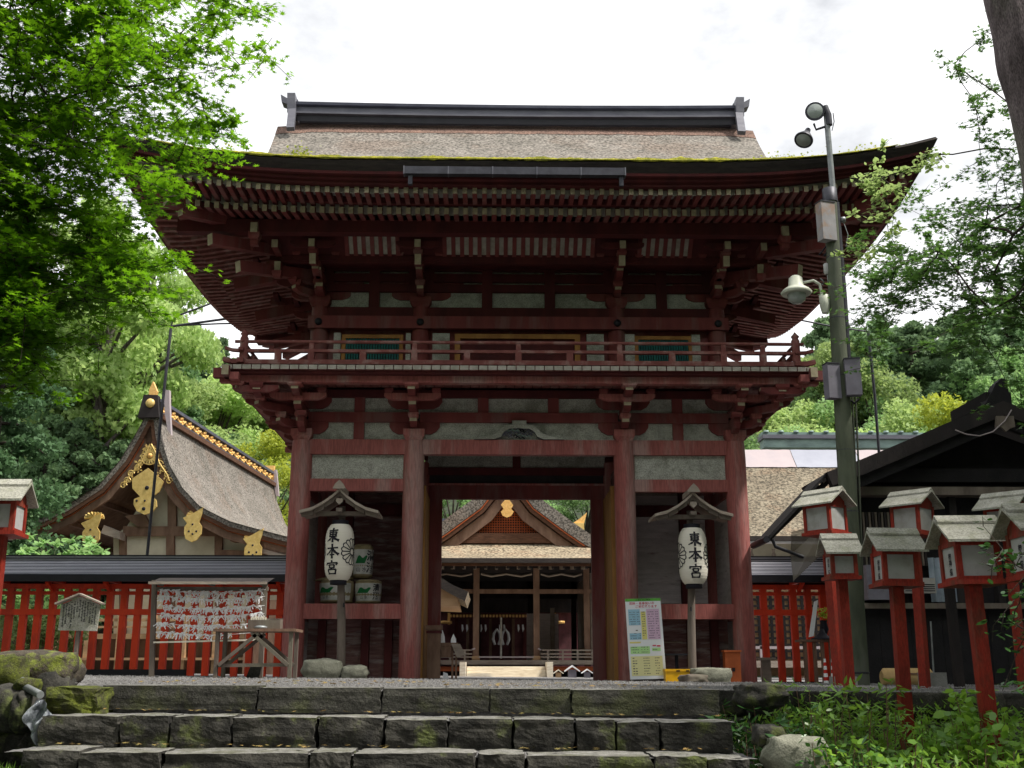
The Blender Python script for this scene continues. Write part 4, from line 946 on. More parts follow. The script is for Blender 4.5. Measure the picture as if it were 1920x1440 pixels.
# lower front roof
et, eb = hp(950, 1012), at(950, 1046, 15.9)
mb = MB(); mb.grid(lambda u, v: (-5.5+11*u, .35-2.45*v, et[2]+(eb.z-et[2])*v-.12*math.sin(PI*v)), 40, 10, 'thatch_warm'); mb.build('front_roof', hd)
mb = MB(); mb.bx(-5.5, 5.5, -2.12, -1.9, eb.z-.15, eb.z-.01, 'thatch_edge'); mb.bx(-5.4, 5.4, -1.95, -1.85, eb.z-.24, eb.z-.15, 'brown_edge'); mb.build('eave_edge', hd)
mb = MB(); mb.add([(-5.4, -1.9, eb.z-.2), (5.4, -1.9, eb.z-.2), (5.4, .2, eb.z-.05), (-5.4, .2, eb.z-.05)], [(0, 1, 2, 3)], 'grey_wood'); mb.build('soffit', hd)
mb = MB(); mb.bx(-5.4, 5.4, -.05, .35, et[2]-.12, et[2]+.22, 'brown_edge'); mb.build('gable_base', hd)
for i in range(-12, 13):
    mb = MB(); mb.bar((i*.36, .1, eb.z-.12), (i*.36, -1.86, eb.z-.27), .09, .11, 'grey_wood', end='dark_wood'); mb.build('rafter', hd)
C = [at(p, 1200, 18).x-hx for p in (778, 892.5, 1006, 1101)]
for x in C:
    for y in (0, 6):
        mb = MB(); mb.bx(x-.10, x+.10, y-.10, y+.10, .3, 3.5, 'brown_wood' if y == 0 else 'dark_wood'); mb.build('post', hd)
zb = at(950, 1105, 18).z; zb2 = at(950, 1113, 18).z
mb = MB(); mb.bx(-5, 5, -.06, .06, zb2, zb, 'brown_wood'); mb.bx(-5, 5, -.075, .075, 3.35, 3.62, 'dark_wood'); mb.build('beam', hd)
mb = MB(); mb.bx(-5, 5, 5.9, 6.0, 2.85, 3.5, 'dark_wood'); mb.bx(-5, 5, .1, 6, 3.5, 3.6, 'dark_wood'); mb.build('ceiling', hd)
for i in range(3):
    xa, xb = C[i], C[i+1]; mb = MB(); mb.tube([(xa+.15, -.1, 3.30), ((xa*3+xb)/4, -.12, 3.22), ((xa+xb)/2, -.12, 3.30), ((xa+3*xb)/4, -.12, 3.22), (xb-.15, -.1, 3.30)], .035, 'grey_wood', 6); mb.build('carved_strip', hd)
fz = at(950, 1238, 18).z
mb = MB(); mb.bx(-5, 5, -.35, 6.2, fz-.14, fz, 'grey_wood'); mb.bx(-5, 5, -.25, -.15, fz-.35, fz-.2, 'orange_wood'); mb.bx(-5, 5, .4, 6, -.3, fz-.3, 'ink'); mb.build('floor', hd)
for xa, xb in ((-5, C[1]-.12), (C[2]+.12, 5)):
    mb = MB()
    for z in (.10, .20, .32): mb.bar((xa, -.25, fz+z), (xb, -.25, fz+z), .05, .045, 'grey_wood')
    for k in range(8): x = xa+(xb-xa)*(k+.5)/8; mb.bx(x-.03, x+.03, -.28, -.22, fz, fz+.3, 'grey_wood')
    if xa < 0: mb.bar((xb-.05, -.25, fz+.32), (xb+.10, -.25, fz+.38), .05, .05, 'sheet')
    else: mb.bar((xa+.05, -.25, fz+.32), (xa-.08, -.25, fz+.37), .05, .05, 'sheet')
    mb.build('railing', hd)
mb = MB(); mb.bar((C[1]+.1, -.22, fz+.10), (C[2]-.1, -.22, fz+.10), .06, .05, 'sheet'); mb.build('threshold_rail', hd)
for x in (C[1], C[2]):
    mb = MB(); mb.bx(x-.13, x+.13, -.13, .13, fz, fz+.14, 'tan_wood'); mb.build('post_base', hd)
mb = MB(); mb.bx(C[3]+.14, C[3]+.2, .1, 6, fz, 3.4, 'grey_wood'); mb.build('side_wall', hd); mb = MB(); mb.bx(-5, -4.9, .1, 6, fz, 3.4, 'grey_wood'); mb.build('side_wall', hd)
mb = MB(); mb.bx(C[2]-.2, 1.95, 4.0, 4.05, fz, 2.2, 'white_plank'); mb.bx(1.65, 1.8, 3.9, 4.1, fz, 2.4, 'grey_wood'); mb.build('rear_panel', hd)
# white-edged steps up to the hall
SY_ = 14.4
s0, s1 = at(862, 1241, SY_), at(1037, 1275, SY_)
ws = thing('wooden_steps', 'pale new timber steps with white end posts below the worship hall', 'steps', ((s0.x+s1.x)/2, SY_, 0)); hw = (s1.x-s0.x)/2
mb = MB()
nst = 4; rs_ = (at(950, 1249, SY_).z-s1.z)/nst
for i in range(nst): mb.bx(-hw+.2, hw-.2, i*.3, .34+i*.3 if i < 3 else 2.6, s1.z-.05+i*rs_, s1.z-.004+(i+1)*rs_, 'new_wood')
mb.build('tread', ws)
for s in (-1, 1): mb = MB(); mb.bx(s*(hw-.09)-.09, s*(hw-.09)+.09, -.05, .95, -.3, s0.z, 'new_wood'); mb.build('end_post', ws)
# inner sanctuary
sn = thing('inner_sanctuary', 'dark-doored inner sanctuary with gold-studded beam behind the worship hall', 'building', (0, 27, 0))
def sp(px, py): p = at(px, py, 27.); return p
za = sp(940, 1155).z
mb = MB(); mb.bx(-6, 6, .3, .5, -.3, 4.6, 'purple_cloth'); mb.build('wall', sn)
mb = MB(); mb.bx(-6, 6, .1, .3, za+.15, za+.9, 'dark_wood'); mb.build('eave_beam', sn)
a, b = sp(842, 1155).x, sp(1040, 1155).x
n = 32
for i in range(n):
    mb = MB(); x = a+(i+.5)*(b-a)/n; mb.bx(x-.045, x+.045, -.1, .1, za-.05, za+.05, 'bright_gold'); mb.build('gold_stud', sn)
for s, x in ((-1, a), (1, b)):
    mb = MB(); mb.bx(x-.05, x+.05, -.15, .1, za-.35, za+.12, 'bright_gold'); q = sp(835 if s < 0 else 1046, 1167); i0 = len(mb.v); mb.lathe([(0, -.07), (.28, -.05), (.28, .05), (0, .07)], 'bright_gold', n=16); mb.tf(Matrix.Translation((q.x, -.1, q.z)), i0); mb.build('gold_fitting', sn)
for i in range(9):
    x = a+.3+i*(b-a-.6)/8; mb = MB(); mb.bx(x-.06, x+.06, .18, .29, .3, za-.1, 'brown_wood' if i % 2 else 'dark_red'); mb.build('door_post', sn)
for i in range(10):
    x = a+.45+i*(b-a-.9)/9+.1*(-1)**i; mb = MB(); z = sp(940, 1178).z; mb.prism([(x-.03, z+.15), (x+.03, z+.15), (x+.06, z-.03), (x, z-.16), (x-.03, z-.02)], 'y', .0, .02, 'white_paper'); mb.build('paper_streamer', sn)
mb = MB()
for x_ in (931.5, 947.5):
    c = sp(x_, 1195)
    for s in (-1, 1):
        mb.tube([(c.x, 0, c.z+.34), (c.x+s*.12, 0, c.z+.15), (c.x+s*.15, 0, c.z-.08), (c.x+s*.07, 0, c.z-.30)], [.03, .055, .06, .05], 'white_paper', 6)
mb.build('crest_pair', sn)
mb = MB(); c = at(939.5, 1158, 19); mb.tube([(c.x, 19, c.z), (c.x, 19, at(939, 1235, 19).z)], .038, 'rope_white', 8)
mb.build('bell_rope', label='white bell rope hanging in the middle of the worship hall opening', cat='rope')
q = at(1068, 975, 31); mb = MB(); mb.bx(-6, q.x-.1+.0, 3.6, 4.4, q.z-.28, q.z, 'ridge_metal'); mb.bx(-6, q.x, 3.7, 4.3, q.z-.55, q.z-.28, 'gold'); mb.build('ridge', sn)
q = at(1090, 980, 31); mb = MB(); mb.bx(q.x-.55, q.x+.1, 3.7, 4.3, q.z-.7, q.z-.05, 'gold'); mb.prism([(q.x-.4, q.z-.05), (q.x+.1, q.z-.1), (q.x+.25, q.z+.45), (q.x-.1, q.z+.15)], 'y', 3.8, 4.2, 'bright_gold'); mb.build('ridge_end', sn)
mb = MB()
for s in (-1, 1): mb.add([(-7, 4+s*.2, q.z-.5), (q.x, 4+s*.2, q.z-.5), (q.x, 4+s*4.2, q.z-3.6), (-7, 4+s*4.2, q.z-3.6)], [(0, 1, 2, 3)], 'thatch')
mb.build('roof', sn)
# offertory-like house-shaped markers beside the steps
for px_, y0_, y1_, ww, lab in ((1047, 1255, 1274, 8, 'small pale house-shaped marker just right of the timber steps'), (1073, 1247, 1275, 12, 'tallest house-shaped marker, grey with white roof, between two smaller ones'), (1101, 1254, 1274, 9, 'small grey house-shaped marker closest to the right door jamb')):
    p = at(px_, y1_, 14.); top = at(px_, y0_, 14.).z; w_ = ww/60
    mb = MB(); h_ = top-p.z; mb.bx(-w_*.6, w_*.6, -.08, .08, p.z-.1, p.z+h_*.7, 'box_grey' if px_ > 1050 else 'tan_wood')
    o = thing('house_shaped_marker', lab, 'marker', (p.x, 14., 0), group='house-shaped markers by the timber steps'); mb.build('body', o)
    mb = MB(); mb.prism([(-w_*1.15, p.z+h_*.62), (0, p.z+h_), (w_*1.15, p.z+h_*.62), (w_*1.1, p.z+h_*.55), (0, p.z+h_*.88), (-w_*1.1, p.z+h_*.55)], 'y', -.12, .12, 'white_paper' if px_ > 1050 else 'new_wood'); mb.build('roof', o)
# eave corner of the hall left of the doorway view
ec = thing('side_hall', 'curved thatched eave corner of a hall showing beside the left door jamb', 'building', (at(826, 1080, 12).x-3, 12, 0))
x0 = ec.location.x
def cp(px, py): p = at(px, py, 12.); return (p.x-x0, p.z)
T = [cp(790, 1065), cp(826, 1083), cp(850, 1098), cp(878, 1110)]; B = [cp(872, 1128), cp(850, 1117), cp(826, 1103), cp(790, 1085)]
mb = MB(); mb.prism(T+B, 'y', -.2, 3.5, 'thatch_edge', 'thatch_warm'); mb.build('roof', ec)
mb = MB(); mb.prism([cp(790, 1080), cp(826, 1102), cp(857, 1120), cp(860, 1137), cp(826, 1136), cp(790, 1134)], 'y', -.1, 3.2, 'tan_wood'); mb.build('gable_board', ec)
mb = MB(); mb.bx(-2.5, cp(800, 1140)[0], .3, 3, 0, 2.1, 'brown_wood'); mb.build('wall', ec)

# ================================================================== RIGHT SHRINE
rs = thing('thatched_hall', 'low thatched hall with green copper ridge behind the right fence', 'building', (13, 19, 0))
def wp(px, py, Y): p = at(px, py, Y); return (p.x-13, Y-19, p.z)
zr0, zr1 = at(1500, 813, 20).z, at(1500, 842, 20).z
mb = MB(); mb.bx(-3.6, 9, .7, 1.3, zr1, zr0-.22, 'copper_green'); mb.bx(-3.65, 9, .6, 1.4, zr0-.26, zr0-.12, 'ridge_light'); mb.bx(-3.65, 9, .75, 1.25, zr0-.12, zr0, 'copper_green'); mb.build('ridge', rs)
for i in range(22): mb = MB(); mb.lathe([(.1, 0), (.1, .06), (0, .08)], 'copper_green', (-3.5+i*.55, .7, zr0-.02), 8); mb.build('ridge_knob', rs)
ztop, zeav = at(1500, 843, 19.2).z, at(1480, 1005, 15).z
def slope(v): return (.4-4.4*v, ztop+(zeav-ztop)*(1.25*v-.25*v*v))
mb = MB(); mb.grid(lambda u, v: (-4.6-1.6*v+16*u, slope(v)[0], slope(v)[1]), 50, 22, 'thatch_tan'); mb.build('roof_thatch', rs)
yv = .18
mb = MB()
xsq = [-4.8, -2.75, -.4, 1.6, 3.9, 6.5]
for i in range(5):
    mb.grid(lambda u, v: (xsq[i]+(xsq[i+1]-xsq[i]-.02)*u, slope(yv*v)[0]-.02, slope(yv*v)[1]+.03+.02*noise.noise(Vector((u*6+i*5, v*4, 0)))), 10, 6, 'sheet' if i % 2 == 0 else 'sheet_grey')
mb.build('roof_sheet', rs)
mb = MB(); mb.bx(-6.2, 9.8, -4.1, -3.9, zeav-.16, zeav-.01, 'thatch_edge'); mb.bx(-6.1, 9.8, -3.95, -3.8, zeav-.22, zeav-.16, 'white_paper'); mb.build('eave_edge', rs)
mb = MB(); mb.bx(-6, 9, -3.0, -2.9, zeav-1.1, zeav-.1, 'cream_wall'); mb.bx(-6, 9, -3.1, -2.95, zeav-.85, zeav-.62, 'brown_wood'); mb.build('wall', rs)
for i in range(20): mb = MB(); mb.lathe([(.06, 0), (.08, .1), (.04, .2), (.06, .3)], 'grey_wood', (-5.9+i*.72, -3.2, zeav-.62), 8); mb.build('post_cap', rs)
mb = MB(); mb.bx(-6, 9, -2.95, -2.9, 0, 3.1, 'tan_wood')
for i in range(70): x = -6+i*.2; mb.bx(x-.04, x+.04, -3.02, -2.96, .5, 2.6, 'dark_wood')
for j in range(11): z = .55+j*.2; mb.bx(-6, 8, -3.03, -3.0, z-.035, z+.035, 'dark_wood')
mb.build('lattice_shutters', rs)
mb = MB(); mb.bx(-6.4, 9, -4.2, -3, .25, .45, 'grey_wood')
for i in range(16): mb.bx(-6.3+i, -6.2+i, -4.2, -4.1, -.2, .9, 'sheet')
mb.bx(-6.4, 9, -4.2, -4.1, .8, .88, 'sheet'); mb.build('veranda', rs)
# near stepped black roof line of the neighbouring wall between fence roof and hall
# ================================================================== DARK BUILDING ON THE RIGHT
db = thing('dark_shed', 'nearly black timber building with gable roof at the right edge behind the red lanterns', 'building', (8.5, -1, 0))
def dp(px, py, Y=-1.): p = at(px, py, Y); return (p.x-8.5, Y+1, p.z)
pl = [dp(1874, 757), dp(1785, 791), dp(1671, 840), dp(1606, 867), dp(1546, 889), dp(1490, 950), dp(1437, 1008)]
ax = pl[0][0]; pr_ = [(2*ax-p[0], 0, p[2]) for p in pl[:5]]
for pr in (pl, pr_):
    strip(pr[:5], -.1, 1.5, .0, .05, 'black_wood', 'roof', db); strip(pr[4:], -.1, .9, .0, .05, 'black_wood', 'side_eave', db) if len(pr) > 5 else None; strip(pr[:5], -.16, .02, -.01, .24, 'dark_wood', 'bargeboard', db); strip(pr[:5], -.05, .05, .22, .42, 'black_wood', 'rafter', db)
mb = MB(); mb.bx(ax-.25, ax+.2, -.05, 1.5, pl[0][2]-.02, pl[0][2]+.2, 'black_wood'); mb.build('ridge', db)
q = [dp(1840, 765), dp(1862, 722), dp(1872, 712), dp(1880, 715), dp(1893, 765)]
mb = MB(); mb.prism([(p[0], p[2]) for p in q], 'y', -.12, .12, 'black_wood'); mb.build('ridge_end', db)
q = [dp(1858, 785), dp(1890, 785), dp(1893, 805), dp(1884, 808), dp(1876, 814), dp(1868, 806), dp(1857, 806)]
mb = MB(); mb.prism([(p[0], p[2]) for p in q], 'y', -.22, -.17, 'old_wood'); mb.build('gable_pendant', db)
mb = MB(); p = [dp(1884, 775), dp(1872, 795), dp(1850, 815), dp(1825, 823), dp(1800, 820), dp(1780, 812)]; mb.tube([(a[0], -.26, a[2]) for a in p], .012, 'sheet', 5); mb.build('cable', db)
g = [dp(1620, 885, 0), dp(1700, 845, 0), dp(1874, 775, 0)]; 
mb = MB(); xw = dp(1600, 1000, -.4)[0]
mb.prism([(xw, -.2), (xw, pl[3][2]-.25), (ax, pl[0][2]-.35), (2*ax-xw, pl[3][2]-.25), (2*ax-xw, -.2)], 'y', .62, .7, 'black_wood'); mb.build('wall', db)
zf = lambda py: dp(1700, py, -.6)[2]
mb = MB(); mb.bx(xw-.3, 3.4, .3, .6, zf(905), zf(880), 'black_wood'); mb.bx(xw+.1, 3.4, .25, .6, zf(930), zf(915), 'old_wood'); mb.bx(xw-.4, 3.4, .2, .58, zf(1142), zf(1132), 'old_wood'); mb.build('beam', db)
for px_ in (1612, 1690, 1795, 1870, 1930):
    x = dp(px_, 1100, -.4)[0]; mb = MB(); mb.bx(x-.06, x+.06, .45, .62, -.2, zf(915), 'dark_wood'); mb.build('post', db)
mb = MB()
for i in range(14): x = xw+i*.27; mb.bx(x, x+.262, .40+.006*(i % 2), .5, -.2, zf(1142), 'black_wood')
mb.build('lower_boarding', db)
mb = MB()
for i in range(22): x = xw+.02+i*.055; mb.bx(x, x+.035, .44, .6, zf(1060), zf(960), 'dark_wood' if i % 2 else 'old_wood')
mb.build('corrugated_panel', db)
mb = MB(); a = dp(1690, 1113, -.6); b = dp(1747, 1085, -.6); mb.bx(a[0], b[0], .25, .44, a[2], b[2], 'ac_white')
for j in range(4): mb.bx(a[0]+.02, b[0]-.02, .243, .25, a[2]+.03+j*.035, a[2]+.045+j*.035, 'ink')
mb.build('air_conditioner', db)
mb = MB(); a = dp(1750, 1128, -.6); b = dp(1815, 1045, -.6)
mb.grid(lambda u, v: (a[0]+(b[0]-a[0])*u, .48+.03*math.sin(u*40), a[2]+(b[2]-a[2])*v), 60, 4, 'curtain'); mb.build('curtain', db)
mb = MB(); a = dp(1625, 1125, -.8); b = dp(1680, 1060, -.8); mb.bx(a[0], b[0], .1, .5, a[2], b[2], 'box_grey'); mb.build('cabinet', db)
# side eave rafters and hanging net
p0, p1 = pl[4], pl[6]
for i in range(3):
    y = .1+i*.3; mb = MB(); mb.bar((p0[0]+.1, y, p0[2]-.1), (p1[0]+.05, y, p1[2]-.03), .06, .07, 'dark_wood'); mb.build('side_rafter', db)
mb = MB(); mb.tube([(p1[0]-.02, -.1, p1[2]-.04), (p1[0]-.02, .9, p1[2]-.04)], .06, 'black_paint', 8); d = dp(1447, 1012); e = dp(1505, 1045); mb.tube([(d[0], -.05, d[2]), (d[0]+.04, -.05, d[2]-.12), (e[0], -.05, e[2])], .03, 'black_paint', 6); mb.build('gutter', db)
nq = [dp(1478, 1000), dp(1540, 985), dp(1538, 1040), dp(1487, 1090), dp(1483, 1040)]
m_ = bpy.data.materials.new('net_mesh'); m_.use_nodes = True; n_ = m_.node_tree.nodes; l_ = m_.node_tree.links
b_ = n_['Principled BSDF']; b_.inputs['Base Color'].default_value = (.12, .10, .08, 1); b_.inputs['Alpha'].default_value = .72; MATS['net_mesh'] = m_
mb = MB(); mb.add([(p[0], -.2+.06*i, p[2]) for i, p in enumerate(nq)], [(0, 1, 2, 3, 4)], 'net_mesh'); mb.build('hanging_net', label='brown mesh net hanging from the eave corner of the dark building', cat='net', loc=(8.5, -1, 0))
# ================================================================== GATE LANTERNS
TOU = [[(-.36, .31), (.38, .35)], [(-.27, .21), (-.24, -.14)], [(-.27, .19), (.28, .21), (.24, -.12)], [(-.24, .04), (.23, .05)], [(-.24, -.10), (.24, -.09)], [(0, .50), (0, -.5)], [(-.03, -.12), (-.2, -.30), (-.46, -.42)], [(.03, -.12), (.2, -.28), (.48, -.40)]]
HON = [[(-.42, .20), (.42, .24)], [(0, .50), (0, -.50)], [(-.02, .20), (-.18, -.05), (-.47, -.25)], [(.02, .20), (.2, -.05), (.49, -.24)], [(-.17, -.25), (.18, -.24)]]
GUU = [[(-.03, .50), (.03, .37)], [(-.38, .34), (-.44, .17)], [(-.38, .29), (.42, .32), (.33, .17)], [(-.2, .17), (-.17, -.04)], [(-.2, .17), (.2, .18), (.17, -.04)], [(-.17, -.03), (.17, -.03)], [(.02, -.03), (-.04, -.14)], [(-.31, -.15), (-.26, -.47)], [(-.31, -.15), (.32, -.14), (.27, -.47)], [(-.27, -.43), (.27, -.43)]]
def brush(mb, fn, size, step):
    for k, ch in enumerate((TOU, HON, GUU)):
        c = (1-k)*step
        for stk in ch:
            for (a, b) in zip(stk[:-1], stk[1:]):
                dx, dy = b[0]-a[0], b[1]-a[1]; l = math.hypot(dx, dy); nx, ny = -dy/l, dx/l; hor = abs(dx) > abs(dy)*3; n = 6
                def wdt(f): return (.052 if hor else .074)*(1.15-.35*math.sin(PI*f))+(.03*f if (not hor and dx > .12) else 0)-(.035*f if (dx < -.12 and not hor) else 0)
                for i in range(n):
                    f0, f1 = i/n-.02, (i+1)/n+.02; P = []
                    for f, s in ((f0, -1), (f0, 1), (f1, 1), (f1, -1)):
                        w_ = wdt(max(0, min(1, f))); P.append(fn((a[0]+dx*f+nx*s*w_)*size, c+(a[1]+dy*f+ny*s*w_)*size))
                    mb.add(P, [(0, 1, 2, 3)], 'ink')

def gate_lantern(px_base, px_lan, topz, label, rot, lean):
    b = at(px_base, 1268, -1.); c = at(px_lan, 1040, -1.); X = b.x
    o = thing('lantern_post', label, 'lantern', (X, -1., gz(X)), 0, 'paper lanterns on wooden posts before the gate'); dx = c.x-X
    mb = MB(); mb.tube([(0, .10, -.1), (dx*.3, .10, .9), (dx*.8, .10, 1.7), (dx, .10, 2.85)], [.075, .07, .06, .055], 'old_wood', 10)
    mb.lathe([(.012, 0), (.012, .07)], 'ink', (.01, .02, 1.15), 6); mb.build('post', o)
    # little gabled roof, curved
    R = MB(); zt = topz
    cur = [(0, 0), (.10, -.10), (.26, -.22), (.44, -.32), (.66, -.38)]
    for s in (-1, 1):
        for k in range(len(cur)-1):
            (a, za), (d, zd) = cur[k], cur[k+1]
            R.prism([(dx+s*a, zt+za), (dx+s*d, zt+zd), (dx+s*d, zt+zd-.045), (dx+s*a, zt+za-.05)], 'y', -.34, .50, 'grey_wood')
            R.prism([(dx+s*a*.98, zt+za-.05), (dx+s*d*.97, zt+zd-.045), (dx+s*d*.95, zt+zd-.10), (dx+s*a, zt+za-.13)], 'y', -.27, -.21, 'old_wood')
    R.bx(dx-.045, dx+.045, -.36, .5, zt-.02, zt+.07, 'grey_wood'); R.build('roof', o)
    R = MB(); R.prism([(dx-.11, zt-.02), (dx+.11, zt-.02), (dx+.07, zt+.06), (dx, zt+.13), (dx-.07, zt+.06)], 'y', -.40, -.35, 'grey_wood'); R.build('ridge_end', o)
    R = MB(); R.prism([(dx-.05, zt-.17), (dx+.05, zt-.17), (dx+.06, zt-.22), (dx, zt-.28), (dx-.06, zt-.22)], 'y', -.31, -.27, 'grey_wood'); R.build('pendant', o)
    R = MB(); R.bar((dx-.42, -.05, zt-.40), (dx+.42, -.05, zt-.40), .12, .07, 'old_wood'); R.bar((dx, -.3, zt-.36), (dx, .4, zt-.36), .1, .06, 'old_wood'); R.build('frame', o)
    zc = c.z; H = at(px_lan, 988, -1.).z-at(px_lan, 1092, -1.).z; r0 = .245
    def rr(v): return r0*(1-.36*abs(v)**5)*(.985+.015*math.sin(v*60))
    L_ = MB(); L_.lathe([(rr(v), v*H/2) for v in np.linspace(-1, 1, 49)], 'lantern_paper', (dx, -.05, zc), 40); lb = L_.build('lantern_body', o)
    k = MB(); k.lathe([(.13, H/2-.02), (.14, H/2+.0), (.14, H/2+.07), (.10, H/2+.07)], 'ink', (dx, -.05, zc), 20); k.build('cap', o)
    k = MB(); k.lathe([(.10, -H/2-.07), (.14, -H/2-.07), (.14, -H/2), (.12, -H/2+.01)], 'ink', (dx, -.05, zc), 20); k.build('cap', o)
    def surf(u, v, e=.006):       # u metres round the body, v metres up
        a = u/r0+rot; q = rr(max(-1, min(1, v*2/H)))+e; return (dx+q*math.sin(a), -.05-q*math.cos(a), zc+v)
    t = MB(); brush(t, surf, .235, .268); t.build('lettering', lb)
    for s in (-1, 1):
        t = MB(); uc = s*r0*rad(88); R1, R0 = .215, .055
        def ring(R_, w_, m_=48):
            for i in range(m_):
                a0, a1 = 2*PI*i/m_, 2*PI*(i+1)/m_
                t.add([surf(uc+q*math.cos(a), .0+q*math.sin(a)*1.0) for q, a in ((R_-w_, a0), (R_+w_, a0), (R_+w_, a1), (R_-w_, a1))], [(0, 1, 2, 3)], 'ink')
        ring(R0, .008, 20)
        for i in range(16):
            a = 2*PI*i/16; px_, py_ = -math.sin(a), math.cos(a)
            for j in range(4):
                q0, q1 = R0+(R1-.01-R0)*j/4, R0+(R1-.01-R0)*(j+1)/4; w_ = .0085
                t.add([surf(uc+q*math.cos(a)+k_*w_*px_, q*math.sin(a)+k_*w_*py_) for q, k_ in ((q0, -1), (q0, 1), (q1, 1), (q1, -1))], [(0, 1, 2, 3)], 'ink')
            for j in range(6):     # rounded petal ends
                f0, f1 = j/6, (j+1)/6; pts_ = []
                for f, w_ in ((f0, -.009), (f0, .011), (f1, .011), (f1, -.009)):
                    aa = a+2*PI/16*f; q = R1-.018+.022*math.sin(PI*f)+w_; pts_.append(surf(uc+q*math.cos(aa), q*math.sin(aa)))
                t.add(pts_, [(0, 1, 2, 3)], 'ink')
        t.build('crest', lb)
    return o
gate_lantern(638, 637, 3.10, 'white paper lantern under a small roof on the left, turned to show its flower crest', -rad(22), 0)
gate_lantern(1300, 1298, 3.12, 'white paper lantern under a small roof on the right, characters facing straight ahead', 0, 0)

# ================================================================== SAKE BARRELS
def barrel(px, pyb, pyt, wpx, Y, label, lean=0, flare=0):
    b = at(px, pyb, Y); t = at(px, pyt, Y); h = t.z-b.z; r = wpx/2/at_ppm(Y)
    o = thing('sake_barrel', label, 'barrel', (b.x, Y, b.z), rad(lean), 'straw-wrapped barrels in the left niche')
    mb = MB(); mb.lathe([(r*.80, 0), (r*.9, h*.1), (r*.98, h*.35), (r, h*.75), (r*.96, h*.9), (r*.75, h)], 'straw', n=28); mb.build('body', o)
    lb = MB()
    def s(u, v, e=.004): a = u/r; q = r*(.9+.1*min(1, v/h*1.6))+e; return (q*math.sin(a), -q*math.cos(a), v)
    lb.grid(lambda u, v: s((u-.5)*r*2.6, h*(.10+.74*v)), 24, 6, 'label_white'); la = lb.build('label', o)
    g = MB()
    g.grid(lambda u, v: s(-r*.95+(u)*r*.9+v*r*.25, h*(.42+.20*v*(1+.2*math.sin(u*9))), .008), 16, 4, 'label_green')
    write(g, '清酒', 'ink', lambda u, v: s(r*.62+u, h*.48+v, .009), h*.34, h*.36, off=.02)
    write(g, '山水', 'ink', lambda u, v: s(-r*.35+u, h*.24+v, .009), h*.16, h*.2, vertical=False)
    g.build('lettering', la)
    mb = MB()
    for z in (.06, .93): mb.tube([(r*(.93 if z < .5 else .93)*math.cos(a), r*.93*math.sin(a), h*z) for a in np.linspace(0, 2*PI, 24)], .012, 'straw', 5)
    if flare: mb.prism([(-r*1.5, h*1.0), (-r*.9, h*1.12), (0, h*1.15), (r*.9, h*1.12), (r*.85, h*1.04), (-r*.9, h*1.02)], 'y', -.03, .1, 'straw')
    mb.build('rope', o)
def at_ppm(Y): return (at(1000, 1100, Y)-at(900, 1100, Y)).length and 100/(at(1000, 1100, Y)-at(900, 1100, Y)).length
barrel(631, 1131, 1088, 64, 1.0, 'lower left sake barrel, partly behind the left paper lantern and its post', -15, 1)
barrel(690, 1132, 1088, 50, 1.0, 'lower right sake barrel with green mountain label, clear of the lantern post', 5)
barrel(679, 1084, 1022, 40, 1.2, 'topmost sake barrel, stacked on the other two behind the white lantern', 20)

# ================================================================== PRICE SIGN
a, b_, c_ = at(1182, 1275, -.75), at(1250, 1275, -.75), at(1178, 1120, -.55); Wd = b_.x-a.x; Hh = 1.375
sg = thing('notice_sign', 'tall narrow notice board with green top and blue, pink and yellow columns', 'sign', ((a.x+b_.x)/2, -.75, gz(2)+.01))
M_ = Matrix.Rotation(rad(-7), 4, 'X') @ Matrix.Rotation(rad(-1.5), 4, 'Y')
def sb(name, par=sg): return (MB(), name, par)
mb = MB(); mb.bx(-Wd/2, Wd/2, 0, .02, .03, Hh, 'sign_white'); mb.bx(-Wd/2, Wd/2, .003, .03, 0, .035, 'dark_wood'); mb.tf(M_); pan = mb.build('panel', sg)
mb = MB(); U = lambda x: -Wd/2+Wd*x; Vv = lambda y: .03+(Hh-.03)*(1-y)
def rect(x0, x1, y0, y1, m, e): mb.add([(U(x0), -e, Vv(y1)), (U(x1), -e, Vv(y1)), (U(x1), -e, Vv(y0)), (U(x0), -e, Vv(y0))], [(0, 1, 2, 3)], m)
rect(0, 1, 0, .035, 'sign_green', .003)
rect(.06, .39, .135, .335, 'sign_blue', .003); rect(.06, .39, .435, .515, 'sign_blue', .003); rect(.41, .55, .165, .515, 'sign_yellow', .003); rect(.57, .93, .135, .515, 'sign_pink', .003)
rect(.05, .36, .54, .56, 'sign_yellow', .003); rect(.06, .60, .60, .69, 'sign_lime', .003); rect(.66, .90, .62, .66, 'sign_lime', .003); rect(.05, .93, .72, .96, 'sign_cream', .003)
rr = random.Random(4)
def marks(x0, x1, y, n, h=.010, m='sign_text'):
    w_ = (x1-x0)/n
    for i in range(n):
        if rr.random() < .85: rect(x0+i*w_, x0+(i+.72)*w_, y-h/2*rr.uniform(.5, 1), y+h/2*rr.uniform(.5, 1), m, .006)
for i in range(12):
    y = .172+i*.0295
    if i < 6 or i > 8: marks(.09, .26, y, 5); marks(.30, .38, y, 2)
    marks(.44, .53, y, 2, .012); marks(.61, .78, y, 5); marks(.82, .91, y, 2)
for i in range(3): marks(.09, .30, .61+i*.03, 5); marks(.36, .56, .61+i*.03, 5)
marks(.68, .86, .64, 4)
for i in range(7): y = .745+i*.0315; marks(.10, .24, y, 2, .013); marks(.40, .58, y, 5); marks(.72, .86, y, 3)
rect(.68, .78, .585, .60, 'sign_red', .006); rect(.80, .90, .59, .607, 'sign_red', .006); rect(.24, .30, .395, .405, 'ink', .006)
def sgn(cy, sc, txt, m, cx=.5): write(mb, txt, m, lambda u, v: (U(cx)+u, -.006, Vv(cy)+v), sc, sc*1.08, vertical=False, off=.015)
